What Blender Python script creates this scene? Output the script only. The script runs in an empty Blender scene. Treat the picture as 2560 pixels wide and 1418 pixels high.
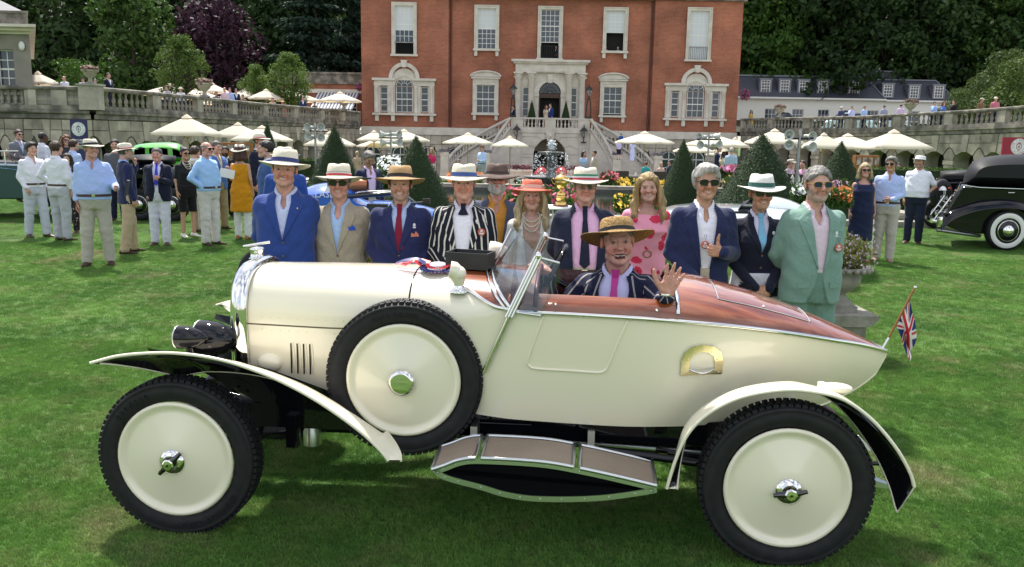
import bpy,math,random
import numpy as np
from mathutils import Vector,Matrix
random.seed(7);rng=np.random.default_rng(7)
S=bpy.context.scene
COL=S.collection
PI=math.pi
# camera
FPX,TH,ROLL,CAMH=2128.0,.1717,.018,2.015
cam=bpy.data.cameras.new('camera');camo=bpy.data.objects.new('camera',cam);COL.objects.link(camo)
cam.sensor_width=36;cam.lens=36*FPX/2560;cam.clip_end=2000;cam.clip_start=.05
camo.location=(0,0,CAMH)
camo.rotation_euler=(Matrix.Rotation(PI/2-TH,3,'X')@Matrix.Rotation(ROLL,3,'Z')).to_euler()
S.camera=camo
# sky, sun, exposure
SUN_EL,SUN_AZ=math.radians(60),math.radians(-22)
world=bpy.data.worlds.new('World');S.world=world;world.use_nodes=True
wn=world.node_tree.nodes;wl=world.node_tree.links;wn.clear()
wout=wn.new('ShaderNodeOutputWorld');bg=wn.new('ShaderNodeBackground');bg.inputs['Strength'].default_value=.11
sky=wn.new('ShaderNodeTexSky');sky.sky_type='NISHITA';sky.sun_disc=False
sky.sun_elevation=SUN_EL;sky.sun_rotation=SUN_AZ;sky.air_density=1.0;sky.dust_density=1.2;sky.ozone_density=1.0
tc=wn.new('ShaderNodeTexCoord');nz=wn.new('ShaderNodeTexNoise');nz.inputs['Scale'].default_value=2.6
nz.inputs['Detail'].default_value=7;nz.inputs['Roughness'].default_value=.58
rp=wn.new('ShaderNodeValToRGB');rp.color_ramp.elements[0].position=.40;rp.color_ramp.elements[1].position=.60
mx=wn.new('ShaderNodeMix');mx.data_type='RGBA'
wl.new(tc.outputs['Generated'],nz.inputs['Vector']);wl.new(nz.outputs['Fac'],rp.inputs['Fac']);wl.new(rp.outputs['Color'],mx.inputs['Factor'])
wl.new(sky.outputs['Color'],mx.inputs[6]);mx.inputs[7].default_value=(7.2,7.3,7.6,1)
wl.new(mx.outputs[2],bg.inputs['Color']);wl.new(bg.outputs[0],wout.inputs[0])
sl=bpy.data.lights.new('sun','SUN');sl.energy=4.2;sl.angle=math.radians(3.0);sl.color=(1,.95,.87)
so=bpy.data.objects.new('sun',sl);COL.objects.link(so)
sd=Vector((math.sin(SUN_AZ)*math.cos(SUN_EL),math.cos(SUN_AZ)*math.cos(SUN_EL),math.sin(SUN_EL)))
so.rotation_euler=sd.to_track_quat('Z','Y').to_euler()
S.view_settings.view_transform='Standard';S.view_settings.look='None';S.view_settings.gamma=1
S.view_settings.exposure=.92;S.view_settings.use_curve_mapping=False
S.cycles.max_bounces=6;S.cycles.transparent_max_bounces=12;S.cycles.caustics_reflective=False;S.cycles.caustics_refractive=False
S.cycles.use_denoising=True
def ray(u,v):
 a0,b0=u-1280,v-709;c,s=math.cos(ROLL),math.sin(ROLL)
 a,b=(a0*c+b0*s)/FPX,-(-a0*s+b0*c)/FPX
 return Vector((a,math.cos(TH)+b*math.sin(TH),-math.sin(TH)+b*math.cos(TH)))
def at(u,v,Y):
 d=ray(u,v);k=Y/d.y;return Vector((d.x*k,Y,CAMH+d.z*k))
def lin(c):return tuple(((x/12.92)if x<=.04045 else((x+.055)/1.055)**2.4)for x in c)
def hexc(h):return lin(tuple(int(h[i:i+2],16)/255 for i in(0,2,4)))
def zg(Y):return-1.65*min(1,max(0,(Y-33)/29))**1.0 if Y>33 else 0.0
# materials
MATS={}
def nd(nt,t,**k):
 n=nt.nodes.new(t)
 for a,b in k.items():
  if a in n.inputs.keys():n.inputs[a].default_value=b
  else:setattr(n,a,b)
 return n
def mat(name,col=(.5,.5,.5),rough=.6,metal=0.,col2=None,ns=8.,nd_=4.,nlo=.35,nhi=.65,bump=0.,bs=30.,coat=0.,spec=.5,attr=None,sheen=0.,objvar=0.,trans=0.,alpha=1.,stretch=None,sss=0.):
 if name in MATS:return MATS[name]
 m=bpy.data.materials.new(name);m.use_nodes=True;nt=m.node_tree;b=nt.nodes['Principled BSDF'];L=nt.links.new
 b.inputs['Base Color'].default_value=(*col,1);b.inputs['Roughness'].default_value=rough;b.inputs['Metallic'].default_value=metal
 b.inputs['Coat Weight'].default_value=coat;b.inputs['Coat Roughness'].default_value=.03;b.inputs['Specular IOR Level'].default_value=spec
 b.inputs['Sheen Weight'].default_value=sheen;b.inputs['Alpha'].default_value=alpha
 if trans:b.inputs['Transmission Weight'].default_value=trans
 if sss:b.inputs['Subsurface Weight'].default_value=sss;b.inputs['Subsurface Radius'].default_value=(.02,.008,.004)
 vec=None
 if col2 or bump:
  t=nd(nt,'ShaderNodeTexCoord');vec=t.outputs['Object']
  if stretch:
   mp=nd(nt,'ShaderNodeMapping');mp.inputs['Scale'].default_value=stretch;L(vec,mp.inputs['Vector']);vec=mp.outputs[0]
 cout=None
 if attr:
  a=nd(nt,'ShaderNodeVertexColor',layer_name=attr);cout=a.outputs[0]
 if col2:
  n=nd(nt,'ShaderNodeTexNoise',Scale=ns,Detail=nd_);L(vec,n.inputs['Vector'])
  r=nd(nt,'ShaderNodeMapRange');r.inputs[1].default_value=nlo;r.inputs[2].default_value=nhi;L(n.outputs['Fac'],r.inputs[0])
  mi=nd(nt,'ShaderNodeMix',data_type='RGBA');L(r.outputs[0],mi.inputs['Factor'])
  mi.inputs[6].default_value=(*col,1);mi.inputs[7].default_value=(*col2,1);cout2=mi.outputs[2]
  if cout:
   mu=nd(nt,'ShaderNodeMix',data_type='RGBA',blend_type='MULTIPLY');mu.inputs['Factor'].default_value=1;L(cout,mu.inputs[6]);L(cout2,mu.inputs[7]);cout=mu.outputs[2]
  else:cout=cout2
 if objvar:
  oi=nd(nt,'ShaderNodeObjectInfo');hs=nd(nt,'ShaderNodeHueSaturation');r=nd(nt,'ShaderNodeMapRange')
  r.inputs[3].default_value=1-objvar;r.inputs[4].default_value=1+objvar;L(oi.outputs['Random'],r.inputs[0]);L(r.outputs[0],hs.inputs['Value'])
  if cout:L(cout,hs.inputs['Color'])
  else:hs.inputs['Color'].default_value=(*col,1)
  cout=hs.outputs[0]
 if cout:L(cout,b.inputs['Base Color'])
 if bump:
  n2=nd(nt,'ShaderNodeTexNoise',Scale=bs,Detail=5);L(vec,n2.inputs['Vector'])
  bp=nd(nt,'ShaderNodeBump',Strength=bump,Distance=.02);L(n2.outputs['Fac'],bp.inputs['Height']);L(bp.outputs[0],b.inputs['Normal'])
 MATS[name]=m;return m
def leafmat(name,col,col2,ns=1.2,tr=.35):
 if name in MATS:return MATS[name]
 m=bpy.data.materials.new(name);m.use_nodes=True;nt=m.node_tree;L=nt.links.new
 b=nt.nodes['Principled BSDF'];b.inputs['Roughness'].default_value=.6;b.inputs['Specular IOR Level'].default_value=.25
 g=nd(nt,'ShaderNodeNewGeometry');oi=nd(nt,'ShaderNodeObjectInfo')
 mi=nd(nt,'ShaderNodeMix',data_type='RGBA');mi.inputs[6].default_value=(*col,1);mi.inputs[7].default_value=(*col2,1)
 L(g.outputs['Random Per Island'],mi.inputs['Factor'])
 hs=nd(nt,'ShaderNodeHueSaturation');r=nd(nt,'ShaderNodeMapRange');r.inputs[3].default_value=.75;r.inputs[4].default_value=1.25
 L(oi.outputs['Random'],r.inputs[0]);L(r.outputs[0],hs.inputs['Value']);L(mi.outputs[2],hs.inputs['Color'])
 L(hs.outputs[0],b.inputs['Base Color'])
 t=nd(nt,'ShaderNodeBsdfTranslucent');L(hs.outputs[0],t.inputs['Color'])
 ms=nd(nt,'ShaderNodeMixShader');ms.inputs[0].default_value=tr;L(b.outputs[0],ms.inputs[1]);L(t.outputs[0],ms.inputs[2])
 L(ms.outputs[0],nt.nodes['Material Output'].inputs[0])
 MATS[name]=m;return m
# objects
def link(o,parent=None,world_coords=True):
 COL.objects.link(o)
 if parent is not None:
  o.parent=parent
  if world_coords:o.matrix_parent_inverse=parent.matrix_basis.inverted()
 return o
def tag(o,label=None,cat=None,group=None,kind=None):
 if label:o['label']=label
 if cat:o['category']=cat
 if group:o['group']=group
 if kind:o['kind']=kind
 return o
def thing(name,label,cat,loc=(0,0,0),rz=0,group=None):
 o=bpy.data.objects.new(name,None);COL.objects.link(o);o.location=loc;o.rotation_euler=(0,0,rz);o.empty_display_size=.2
 o.matrix_basis
 return tag(o,label,cat,group)
def dup(root,loc=None,rz=None,label=None,group=None,scale=None):
 r=root.copy();COL.objects.link(r)
 if loc is not None:r.location=loc
 if rz is not None:r.rotation_euler=(0,0,rz)
 if scale is not None:r.scale=scale if hasattr(scale,'__len__')else(scale,)*3
 if label:r['label']=label
 if group:r['group']=group
 for ch in list(root.children):
  c=ch.copy();COL.objects.link(c);c.parent=r
  for g in list(ch.children):
   d=g.copy();COL.objects.link(d);d.parent=c
 return r
def npmesh(name,V,F,mats=(),mi=None,smooth=True,cols=None):
 """V (n,3); F (m,3|4) arrays"""
 me=bpy.data.meshes.new(name);V=np.asarray(V,np.float32);F=np.asarray(F,np.int32);k=F.shape[1]
 me.vertices.add(len(V));me.vertices.foreach_set('co',V.ravel())
 me.loops.add(F.size);me.loops.foreach_set('vertex_index',F.ravel())
 me.polygons.add(len(F));me.polygons.foreach_set('loop_start',np.arange(0,F.size,k,dtype=np.int32))
 if mi is not None:me.polygons.foreach_set('material_index',np.asarray(mi,np.int32))
 me.polygons.foreach_set('use_smooth',np.full(len(F),smooth,bool))
 for m in mats:me.materials.append(m)
 me.update(calc_edges=True)
 if cols is not None:
  a=me.color_attributes.new('Col','FLOAT_COLOR','POINT');a.data.foreach_set('color',np.asarray(cols,np.float32).ravel())
 return me
class MB:
 def __init__(s):s.v=[];s.f=[];s.m=[];s.s=[]
 def add(s,vs,fs,mi=0,smooth=False):
  o=len(s.v);s.v+=[tuple(p)for p in vs]
  for f in fs:s.f.append(tuple(i+o for i in f));s.m.append(mi);s.s.append(smooth)
  return s
 def box(s,c,d,rz=0,mi=0,R=None):
  x,y,z=(k/2 for k in d);P=[Vector((a*x,b*y,e*z))for a in(-1,1)for b in(-1,1)for e in(-1,1)]
  R=R or Matrix.Rotation(rz,3,'Z');c=Vector(c)
  return s.add([R@p+c for p in P],[(0,1,3,2),(4,6,7,5),(0,4,5,1),(2,3,7,6),(0,2,6,4),(1,5,7,3)],mi)
 def bb(s,x0,x1,y0,y1,z0,z1,mi=0):return s.box(((x0+x1)/2,(y0+y1)/2,(z0+z1)/2),(x1-x0,y1-y0,z1-z0),mi=mi)
 def prism(s,poly,f0,f1,mi=0):
  """poly: 2d pts; f0/f1 map a 2d pt to 3d (back, front)"""
  n=len(poly);return s.add([f0(p)for p in poly]+[f1(p)for p in poly],[tuple(range(n))[::-1],tuple(range(n,2*n))]+[(i,(i+1)%n,n+(i+1)%n,n+i)for i in range(n)],mi)
 def grid(s,P,mi=0,smooth=True,cu=False,cv=False):
  """P[i][j] points"""
  a,b=len(P),len(P[0]);fs=[]
  for i in range(a if cu else a-1):
   for j in range(b if cv else b-1):
    i2,j2=(i+1)%a,(j+1)%b;fs.append((i*b+j,i2*b+j,i2*b+j2,i*b+j2))
  return s.add([p for r in P for p in r],fs,mi,smooth)
 def lathe(s,prof,n=24,c=(0,0,0),R=None,mi=0,smooth=True,sq=None):
  """prof: (r, z) list about z"""
  R=R or Matrix.Identity(3);c=Vector(c)
  P=[[R@Vector((r*math.cos(2*PI*k/n),r*math.sin(2*PI*k/n),z))+c for k in range(n)]for r,z in prof]
  return s.grid(P,mi,smooth,cv=True)
 def tube(s,path,r,n=8,mi=0,closed=False,caps=True,smooth=True):
  path=[Vector(p)for p in path];N=len(path);rings=[];up=None
  rr=r if hasattr(r,'__len__')else[r]*N
  for i,p in enumerate(path):
   t=(path[(i+1)%N]-path[i-1])if closed else(path[min(i+1,N-1)]-path[max(i-1,0)])
   t=t.normalized()if t.length>1e-9 else Vector((0,0,1))
   if up is None:up=t.orthogonal().normalized()
   up=(up-t*up.dot(t));up=up.normalized()if up.length>1e-6 else t.orthogonal().normalized()
   w=t.cross(up);rings.append([p+(up*math.cos(2*PI*k/n)+w*math.sin(2*PI*k/n))*rr[i]for k in range(n)])
  o=len(s.v);s.grid(rings,mi,smooth,cu=closed,cv=True)
  if caps and not closed:
   s.add(rings[0],[tuple(range(n))[::-1]],mi);s.add(rings[-1],[tuple(range(n))],mi)
  return s
 def ball(s,c,r,n=12,m=8,mi=0):
  r=r if hasattr(r,'__len__')else(r,r,r)
  return s.grid([[(c[0]+r[0]*math.sin(PI*i/m)*math.cos(2*PI*k/n),c[1]+r[1]*math.sin(PI*i/m)*math.sin(2*PI*k/n),c[2]+r[2]*math.cos(PI*i/m))for k in range(n)]for i in range(m+1)],mi,True,cv=True)
 def mesh(s,name,mats):
  me=bpy.data.meshes.new(name);me.from_pydata(s.v,[],s.f)
  for m in(mats if isinstance(mats,(list,tuple))else[mats]):me.materials.append(m)
  me.polygons.foreach_set('material_index',s.m);me.polygons.foreach_set('use_smooth',s.s);me.update();return me
 def build(s,name,mats,parent=None,wc=True):
  return link(bpy.data.objects.new(name,s.mesh(name,mats)),parent,wc)
def put(name,me,parent=None,loc=(0,0,0),rz=0,wc=False,scale=None):
 o=bpy.data.objects.new(name,me);link(o,parent,wc);o.location=loc;o.rotation_euler=(0,0,rz)
 if scale is not None:o.scale=scale if hasattr(scale,'__len__')else(scale,)*3
 return o
def bevel(o,w=.01,seg=2):
 m=o.modifiers.new('edge','BEVEL');m.width=w;m.segments=seg;m.limit_method='ANGLE';return o
def catmull(P,n=12):
 P=[np.array(p,float)for p in P];P=[2*P[0]-P[1]]+P+[2*P[-1]-P[-2]];out=[]
 for i in range(1,len(P)-2):
  for k in range(n):
   t=k/n;a,b,c,d=P[i-1:i+3]
   out.append(.5*((2*b)+(-a+c)*t+(2*a-5*b+4*c-d)*t*t+(-a+3*b-3*c+d)*t**3))
 out.append(P[-2]);return out
_TXT={}
def text_mesh(s,size=1.,ext=.004,align='CENTER'):
 k=(s,size,ext,align)
 if k in _TXT:return _TXT[k]
 c=bpy.data.curves.new('lettering','FONT');c.body=s;c.size=size;c.extrude=ext/2;c.align_x=align;c.align_y='CENTER';c.resolution_u=2
 o=bpy.data.objects.new('lettering',c);COL.objects.link(o)
 me=bpy.data.meshes.new_from_object(o);bpy.data.objects.remove(o);_TXT[k]=me;return me
def lettering(s,size,M,m,parent=None,name='lettering'):
 """M: 4x4 placing the text plane (x right, y up, z out)"""
 me=text_mesh(s,size).copy();me.transform(M);me.materials.clear();me.materials.append(m);me.name=name
 return link(bpy.data.objects.new(name,me),parent)
FACE=Matrix.Rotation(PI/2,4,'X')
# lawn and terrain
def lawn_mat(name,near):
 m=bpy.data.materials.new(name);m.use_nodes=True;nt=m.node_tree;L=nt.links.new;b=nt.nodes['Principled BSDF']
 b.inputs['Roughness'].default_value=.85;b.inputs['Specular IOR Level'].default_value=.15
 if near:
  a=nd(nt,'ShaderNodeAttribute',attribute_type='INSTANCER',attribute_name='pos');vec=a.outputs['Vector']
 else:vec=nd(nt,'ShaderNodeTexCoord').outputs['Object']
 def noise(sc,det,lo,hi,st=None):
  v=vec
  if st:mp=nd(nt,'ShaderNodeMapping');mp.inputs['Scale'].default_value=st;L(vec,mp.inputs[0]);v=mp.outputs[0]
  n=nd(nt,'ShaderNodeTexNoise',Scale=sc,Detail=det,Roughness=.6);L(v,n.inputs['Vector'])
  r=nd(nt,'ShaderNodeMapRange');r.inputs[1].default_value=lo;r.inputs[2].default_value=hi;L(n.outputs['Fac'],r.inputs[0]);return r.outputs[0]
 def mixc(f,a,b_):
  x=nd(nt,'ShaderNodeMix',data_type='RGBA');L(f,x.inputs[0])
  for k,c in((6,a),(7,b_)):
   if hasattr(c,'is_output'):L(c,x.inputs[k])
   else:x.inputs[k].default_value=(*c,1)
  return x.outputs[2]
 K=2.1 if near else 1.25;kc=lambda*c:tuple(K*q for q in c)
 g=mixc(noise(.9,4,.36,.64),kc(.036,.083,.017),kc(.072,.134,.029))
 g=mixc(noise(2.6,3,.50,.72),g,kc(.080,.110,.034))
 g=mixc(noise(.62,5,.57,.70),g,kc(.135,.130,.066))
 g=mixc(noise(9,4,.6,.75),g,kc(.042,.072,.020))
 if near:
  oi=nd(nt,'ShaderNodeObjectInfo');hs=nd(nt,'ShaderNodeHueSaturation');r=nd(nt,'ShaderNodeMapRange')
  r.inputs[3].default_value=.7;r.inputs[4].default_value=1.5;L(oi.outputs['Random'],r.inputs[0]);L(r.outputs[0],hs.inputs['Value']);L(g,hs.inputs['Color']);g=hs.outputs[0]
  t=nd(nt,'ShaderNodeBsdfTranslucent');L(g,t.inputs[0]);ms=nd(nt,'ShaderNodeMixShader');ms.inputs[0].default_value=.3
  L(b.outputs[0],ms.inputs[1]);L(t.outputs[0],ms.inputs[2]);L(ms.outputs[0],nt.nodes['Material Output'].inputs[0])
 else:
  f=nd(nt,'ShaderNodeTexNoise',Scale=60,Detail=6);L(vec,f.inputs['Vector'])
  hs=nd(nt,'ShaderNodeHueSaturation');r=nd(nt,'ShaderNodeMapRange');r.inputs[1].default_value=.3;r.inputs[2].default_value=.7
  r.inputs[3].default_value=.62;r.inputs[4].default_value=1.3;L(f.outputs['Fac'],r.inputs[0]);L(r.outputs[0],hs.inputs['Value']);L(g,hs.inputs['Color']);g=hs.outputs[0]
  bp=nd(nt,'ShaderNodeBump',Strength=.8,Distance=.03);L(f.outputs['Fac'],bp.inputs['Height']);L(bp.outputs[0],b.inputs['Normal'])
 L(g,b.inputs['Base Color']);return m
LAWN=lawn_mat('lawn',False);BLADE=lawn_mat('grass_blade',True)
ys=[-60,-20,-5,0,10,20,28,33,36,40,45,50,55,60,62,70,90,140,400];xs=[-400,-80,-40,-20,0,20,40,80,400]
b=MB();b.grid([[(x,y,zg(y))for x in xs]for y in ys][::-1]);tag(b.build('lawn',LAWN),kind='structure')
def tuft(n,r,h,seed):
 R=random.Random(seed);b=MB()
 for _ in range(n):
  a,q=R.random()*2*PI,r*math.sqrt(R.random());x,y=q*math.cos(a),q*math.sin(a);t=R.random()*2*PI
  w=R.uniform(.0009,.0016);hh=h*R.uniform(.55,1.15);lx,ly=R.uniform(-.6,.6)*hh,R.uniform(-.6,.6)*hh
  dx,dy=math.cos(t)*w,math.sin(t)*w
  b.add([(x-dx,y-dy,0),(x+dx,y+dy,0),(x+dx*.7+lx*.45,y+dy*.7+ly*.45,hh*.6),(x-dx*.7+lx*.45,y-dy*.7+ly*.45,hh*.6),(x+lx,y+ly,hh)],[(0,1,2,3),(3,2,4)])
 return b.mesh('grass_tuft',BLADE)
def turf(name,poly,dens,tn,tr,th,seed):
 me=bpy.data.meshes.new(name);me.from_pydata([(x,y,.001)for x,y in poly],[],[tuple(range(len(poly)))]);o=bpy.data.objects.new(name,me);COL.objects.link(o)
 src=bpy.data.objects.new('grass_tuft',tuft(tn,tr,th,seed))
 ng=bpy.data.node_groups.new(name,'GeometryNodeTree');ng.interface.new_socket('Geometry',in_out='INPUT',socket_type='NodeSocketGeometry');ng.interface.new_socket('Geometry',in_out='OUTPUT',socket_type='NodeSocketGeometry')
 N=ng.nodes.new;L=ng.links.new;gi=N('NodeGroupInput');go=N('NodeGroupOutput')
 d=N('GeometryNodeDistributePointsOnFaces');d.inputs['Density'].default_value=dens;d.inputs['Seed'].default_value=seed
 ip=N('GeometryNodeInstanceOnPoints');oi=N('GeometryNodeObjectInfo');oi.inputs[0].default_value=src;oi.inputs['As Instance'].default_value=True
 rr=N('FunctionNodeRandomValue');rr.data_type='FLOAT_VECTOR';rr.inputs[0].default_value=(-.12,-.12,0);rr.inputs[1].default_value=(.12,.12,6.283)
 sc=N('FunctionNodeRandomValue');sc.data_type='FLOAT';sc.inputs[2].default_value=.7;sc.inputs[3].default_value=1.3
 st=N('GeometryNodeStoreNamedAttribute');st.data_type='FLOAT_VECTOR';st.domain='INSTANCE';st.inputs['Name'].default_value='pos';ps=N('GeometryNodeInputPosition')
 L(gi.outputs[0],d.inputs['Mesh']);L(d.outputs['Points'],ip.inputs['Points']);L(oi.outputs['Geometry'],ip.inputs['Instance'])
 L(rr.outputs[0],ip.inputs['Rotation']);L(sc.outputs[1],ip.inputs['Scale']);L(ip.outputs[0],st.inputs['Geometry']);L(ps.outputs[0],st.inputs['Value']);L(st.outputs[0],go.inputs[0])
 md=o.modifiers.new('turf','NODES');md.node_group=ng;return tag(o,kind='stuff')
def wedge(y0,y1):return[(-.66*y0-.3,y0),(.66*y0+.3,y0),(.66*y1+.3,y1),(-.66*y1-.3,y1)]
turf('grass',wedge(2.7,4.6),6500,9,.013,.015,1)
turf('grass',wedge(4.6,8.0),2300,14,.024,.018,2)
turf('grass',wedge(8.0,15),520,22,.045,.022,3)
turf('grass',wedge(15,34),110,40,.10,.026,4)
# wooded hill and terraces behind
hx=[-220,-120,-70,-40,-20,0,20,40,70,120,220];hy=[84,92,100,112,130,160,220]
def zh(x,y):return 2.6+(max(0,y-90)*.30)*(1+.05*math.sin(x*.07))
b=MB();b.grid([[(x,y,zh(x,y))for x in hx]for y in hy][::-1])
tag(b.build('wooded_hill',mat('hill_floor',(.012,.022,.008),.95,col2=(.03,.04,.015),ns=.4)),kind='structure')
LW=catmull([(-18.8,38.5),(-18.2,41),(-17.6,45),(-17.15,50),(-16.5,56),(-15.4,62),(-14.3,68),(-13.45,74.8)],10)
RW=catmull([(19.6,74.8),(21.2,69.5),(23.4,63.8),(25.6,58),(27.3,52),(27.9,46.5),(27.6,41),(26.6,36)],10)
GRAV=mat('terrace_gravel',(.34,.30,.25),.9,col2=(.22,.2,.17),ns=14,bump=.3,bs=60)
TERZ=2.72
b=MB();P=[tuple(p)for p in LW]
b.add([(x,y,TERZ)for x,y in P]+[(-13.45,90,TERZ),(-70,90,TERZ),(-70,38.6,TERZ)],[tuple(range(len(P)+3))])
tag(b.build('terrace',GRAV),kind='structure')
b=MB();P=[tuple(p)for p in RW]
b.add([(x,y,TERZ)for x,y in P]+[(75,36,TERZ),(75,92,TERZ),(19.6,92,TERZ)],[tuple(range(len(P)+3))])
tag(b.build('terrace',GRAV),kind='structure')
PAVE=mat('paving',(.38,.35,.31),.85,col2=(.28,.26,.23),ns=3,bump=.2)
b=MB();b.add([(-21,61,zg(61)+.012),(26,61,zg(61)+.012),(26,75,-1.638),(-21,75,-1.638)],[(0,1,2,3)]);tag(b.build('paved_terrace',PAVE),kind='structure')
# materials of the house
def brick_mat():
 m=bpy.data.materials.new('red_brick');m.use_nodes=True;nt=m.node_tree;L=nt.links.new;b=nt.nodes['Principled BSDF'];b.inputs['Roughness'].default_value=.85
 t=nd(nt,'ShaderNodeTexCoord');sx=nd(nt,'ShaderNodeSeparateXYZ');L(t.outputs['Object'],sx.inputs[0]);cx=nd(nt,'ShaderNodeCombineXYZ')
 ad=nd(nt,'ShaderNodeMath',operation='ADD');L(sx.outputs[0],ad.inputs[0]);L(sx.outputs[1],ad.inputs[1]);L(ad.outputs[0],cx.inputs[0]);L(sx.outputs[2],cx.inputs[1])
 br=nd(nt,'ShaderNodeTexBrick',Scale=1.0);br.inputs['Color1'].default_value=(.285,.066,.030,1);br.inputs['Color2'].default_value=(.37,.105,.048,1)
 br.inputs['Mortar'].default_value=(.33,.21,.15,1);br.inputs['Mortar Size'].default_value=.013;br.inputs['Brick Width'].default_value=.30;br.inputs['Row Height'].default_value=.105
 L(cx.outputs[0],br.inputs['Vector'])
 n=nd(nt,'ShaderNodeTexNoise',Scale=.45,Detail=9);L(t.outputs['Object'],n.inputs['Vector']);hs=nd(nt,'ShaderNodeHueSaturation');r=nd(nt,'ShaderNodeMapRange')
 r.inputs[1].default_value=.3;r.inputs[2].default_value=.7;r.inputs[3].default_value=.66;r.inputs[4].default_value=1.28;L(n.outputs['Fac'],r.inputs[0]);L(r.outputs[0],hs.inputs['Value']);L(br.outputs['Color'],hs.inputs['Color'])
 L(hs.outputs[0],b.inputs['Base Color']);bp=nd(nt,'ShaderNodeBump',Strength=.5,Distance=.01,invert=True);L(br.outputs['Fac'],bp.inputs['Height']);L(bp.outputs[0],b.inputs['Normal'])
 return m
BRICK=brick_mat()
PST=mat('pale_stone',(.66,.61,.53),.8,col2=(.54,.49,.42),ns=1.6,bump=.15,bs=40)
WST=mat('weathered_stone',(.42,.38,.31),.9,col2=(.20,.185,.155),ns=1.1,nd_=8,nlo=.38,nhi=.68,bump=.5,bs=22,objvar=.12)
WST2=mat('rusticated_stone',(.43,.385,.30),.9,col2=(.21,.19,.15),ns=1.7,nd_=8,nlo=.35,nhi=.7,bump=.5,bs=22,objvar=.28)
DKST=mat('stone_joint',(.085,.078,.065),.95)
MOSS=mat('stained_stone',(.11,.103,.088),.95,col2=(.33,.295,.24),ns=1.8,nd_=7,nlo=.42,nhi=.7)
WHT=mat('white_paint',(.74,.73,.69),.5)
GLS=mat('window_glass',(.035,.045,.065),.06,spec=.7)
BLIND=mat('white_blind',(.62,.64,.66),.7)
BLK=mat('black_iron',(.012,.012,.013),.4)
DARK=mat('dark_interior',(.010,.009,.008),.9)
HC=2.97;HY=75.0
house=thing('country_house','large red brick country house with white stone dressings behind the fountain','house',(HC,HY,-1.65))
def hpart(b,name,m,par=None):return b.build(name,m,par or house)
def wall_with_holes(b,x0,x1,y,z0,z1,holes,mi=0):
 xs=sorted({x0,x1}|{h[0]for h in holes}|{h[1]for h in holes})
 for a,c in zip(xs,xs[1:]):
  hs=sorted((h[2],h[3])for h in holes if h[0]<c-1e-6 and h[1]>a+1e-6);z=z0
  for q0,q1 in hs+[(z1,z1)]:
   if q0>z+1e-6:b.add([(a,y,z),(c,y,z),(c,y,q0),(a,y,q0)],[(0,1,2,3)],mi)
   z=max(z,q1)
W1=[(-12.52,8.72,12.72,.80),(12.53,8.72,12.72,.80)]
W2=[(-5.52,9.32,12.66,.79),(5.46,9.32,12.66,.79),(-.1,8.62,12.66,.80)]
G2=[(-5.55,3.92,6.32,.80),(5.45,3.92,6.32,.80)]
b=MB();ZT=13.72;wx=8.75
for s in(-1,1):
 xa,xb=sorted((HC+s*wx,HC+s*16.2));vc=HC+s*12.53
 wall_with_holes(b,xa,xb,HY,2.62,ZT,[(HC+w[0]-w[3],HC+w[0]+w[3],w[1],w[2])for w in W1 if w[0]*s>0]+[(vc-.72,vc+.72,3.85,6.05),(vc-2.05,vc-1.45,3.9,6.05),(vc+1.45,vc+2.05,3.9,6.05)])
 b.bb(*sorted((HC+s*16.2-s*.002,HC+s*16.2)),HY,HY+14,2.62,ZT)
 b.add([(HC+s*wx,HY,2.62),(HC+s*wx,HY+.35,2.62),(HC+s*wx,HY+.35,ZT),(HC+s*wx,HY,ZT)],[(0,1,2,3)])
wall_with_holes(b,HC-wx,HC+wx,HY+.35,2.62,ZT,[(HC+w[0]-w[3],HC+w[0]+w[3],w[1],w[2])for w in W2+G2]+[(HC-.95,HC+.95,2.62,6.95),(HC-2.5,HC-2.0,3.6,6.3),(HC+2.0,HC+2.5,3.6,6.3)])
hpart(b,'wall',BRICK)
b=MB();b.bb(HC-16.6,HC+16.6,HY-.42,HY+.3,ZT+.002,ZT+.35);b.bb(HC-16.45,HC+16.45,HY-.25,HY+.3,ZT-.18,ZT);hpart(b,'cornice',MOSS)
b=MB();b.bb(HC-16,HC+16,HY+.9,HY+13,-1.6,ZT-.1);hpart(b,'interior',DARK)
for s in(-1,1):
 b=MB();b.tube([(HC+s*8.55,HY+.27,2.7),(HC+s*8.55,HY+.27,ZT-.2)],.075,8);hpart(b,'drainpipe',mat('pipe',(.10,.035,.028),.6))
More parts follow.
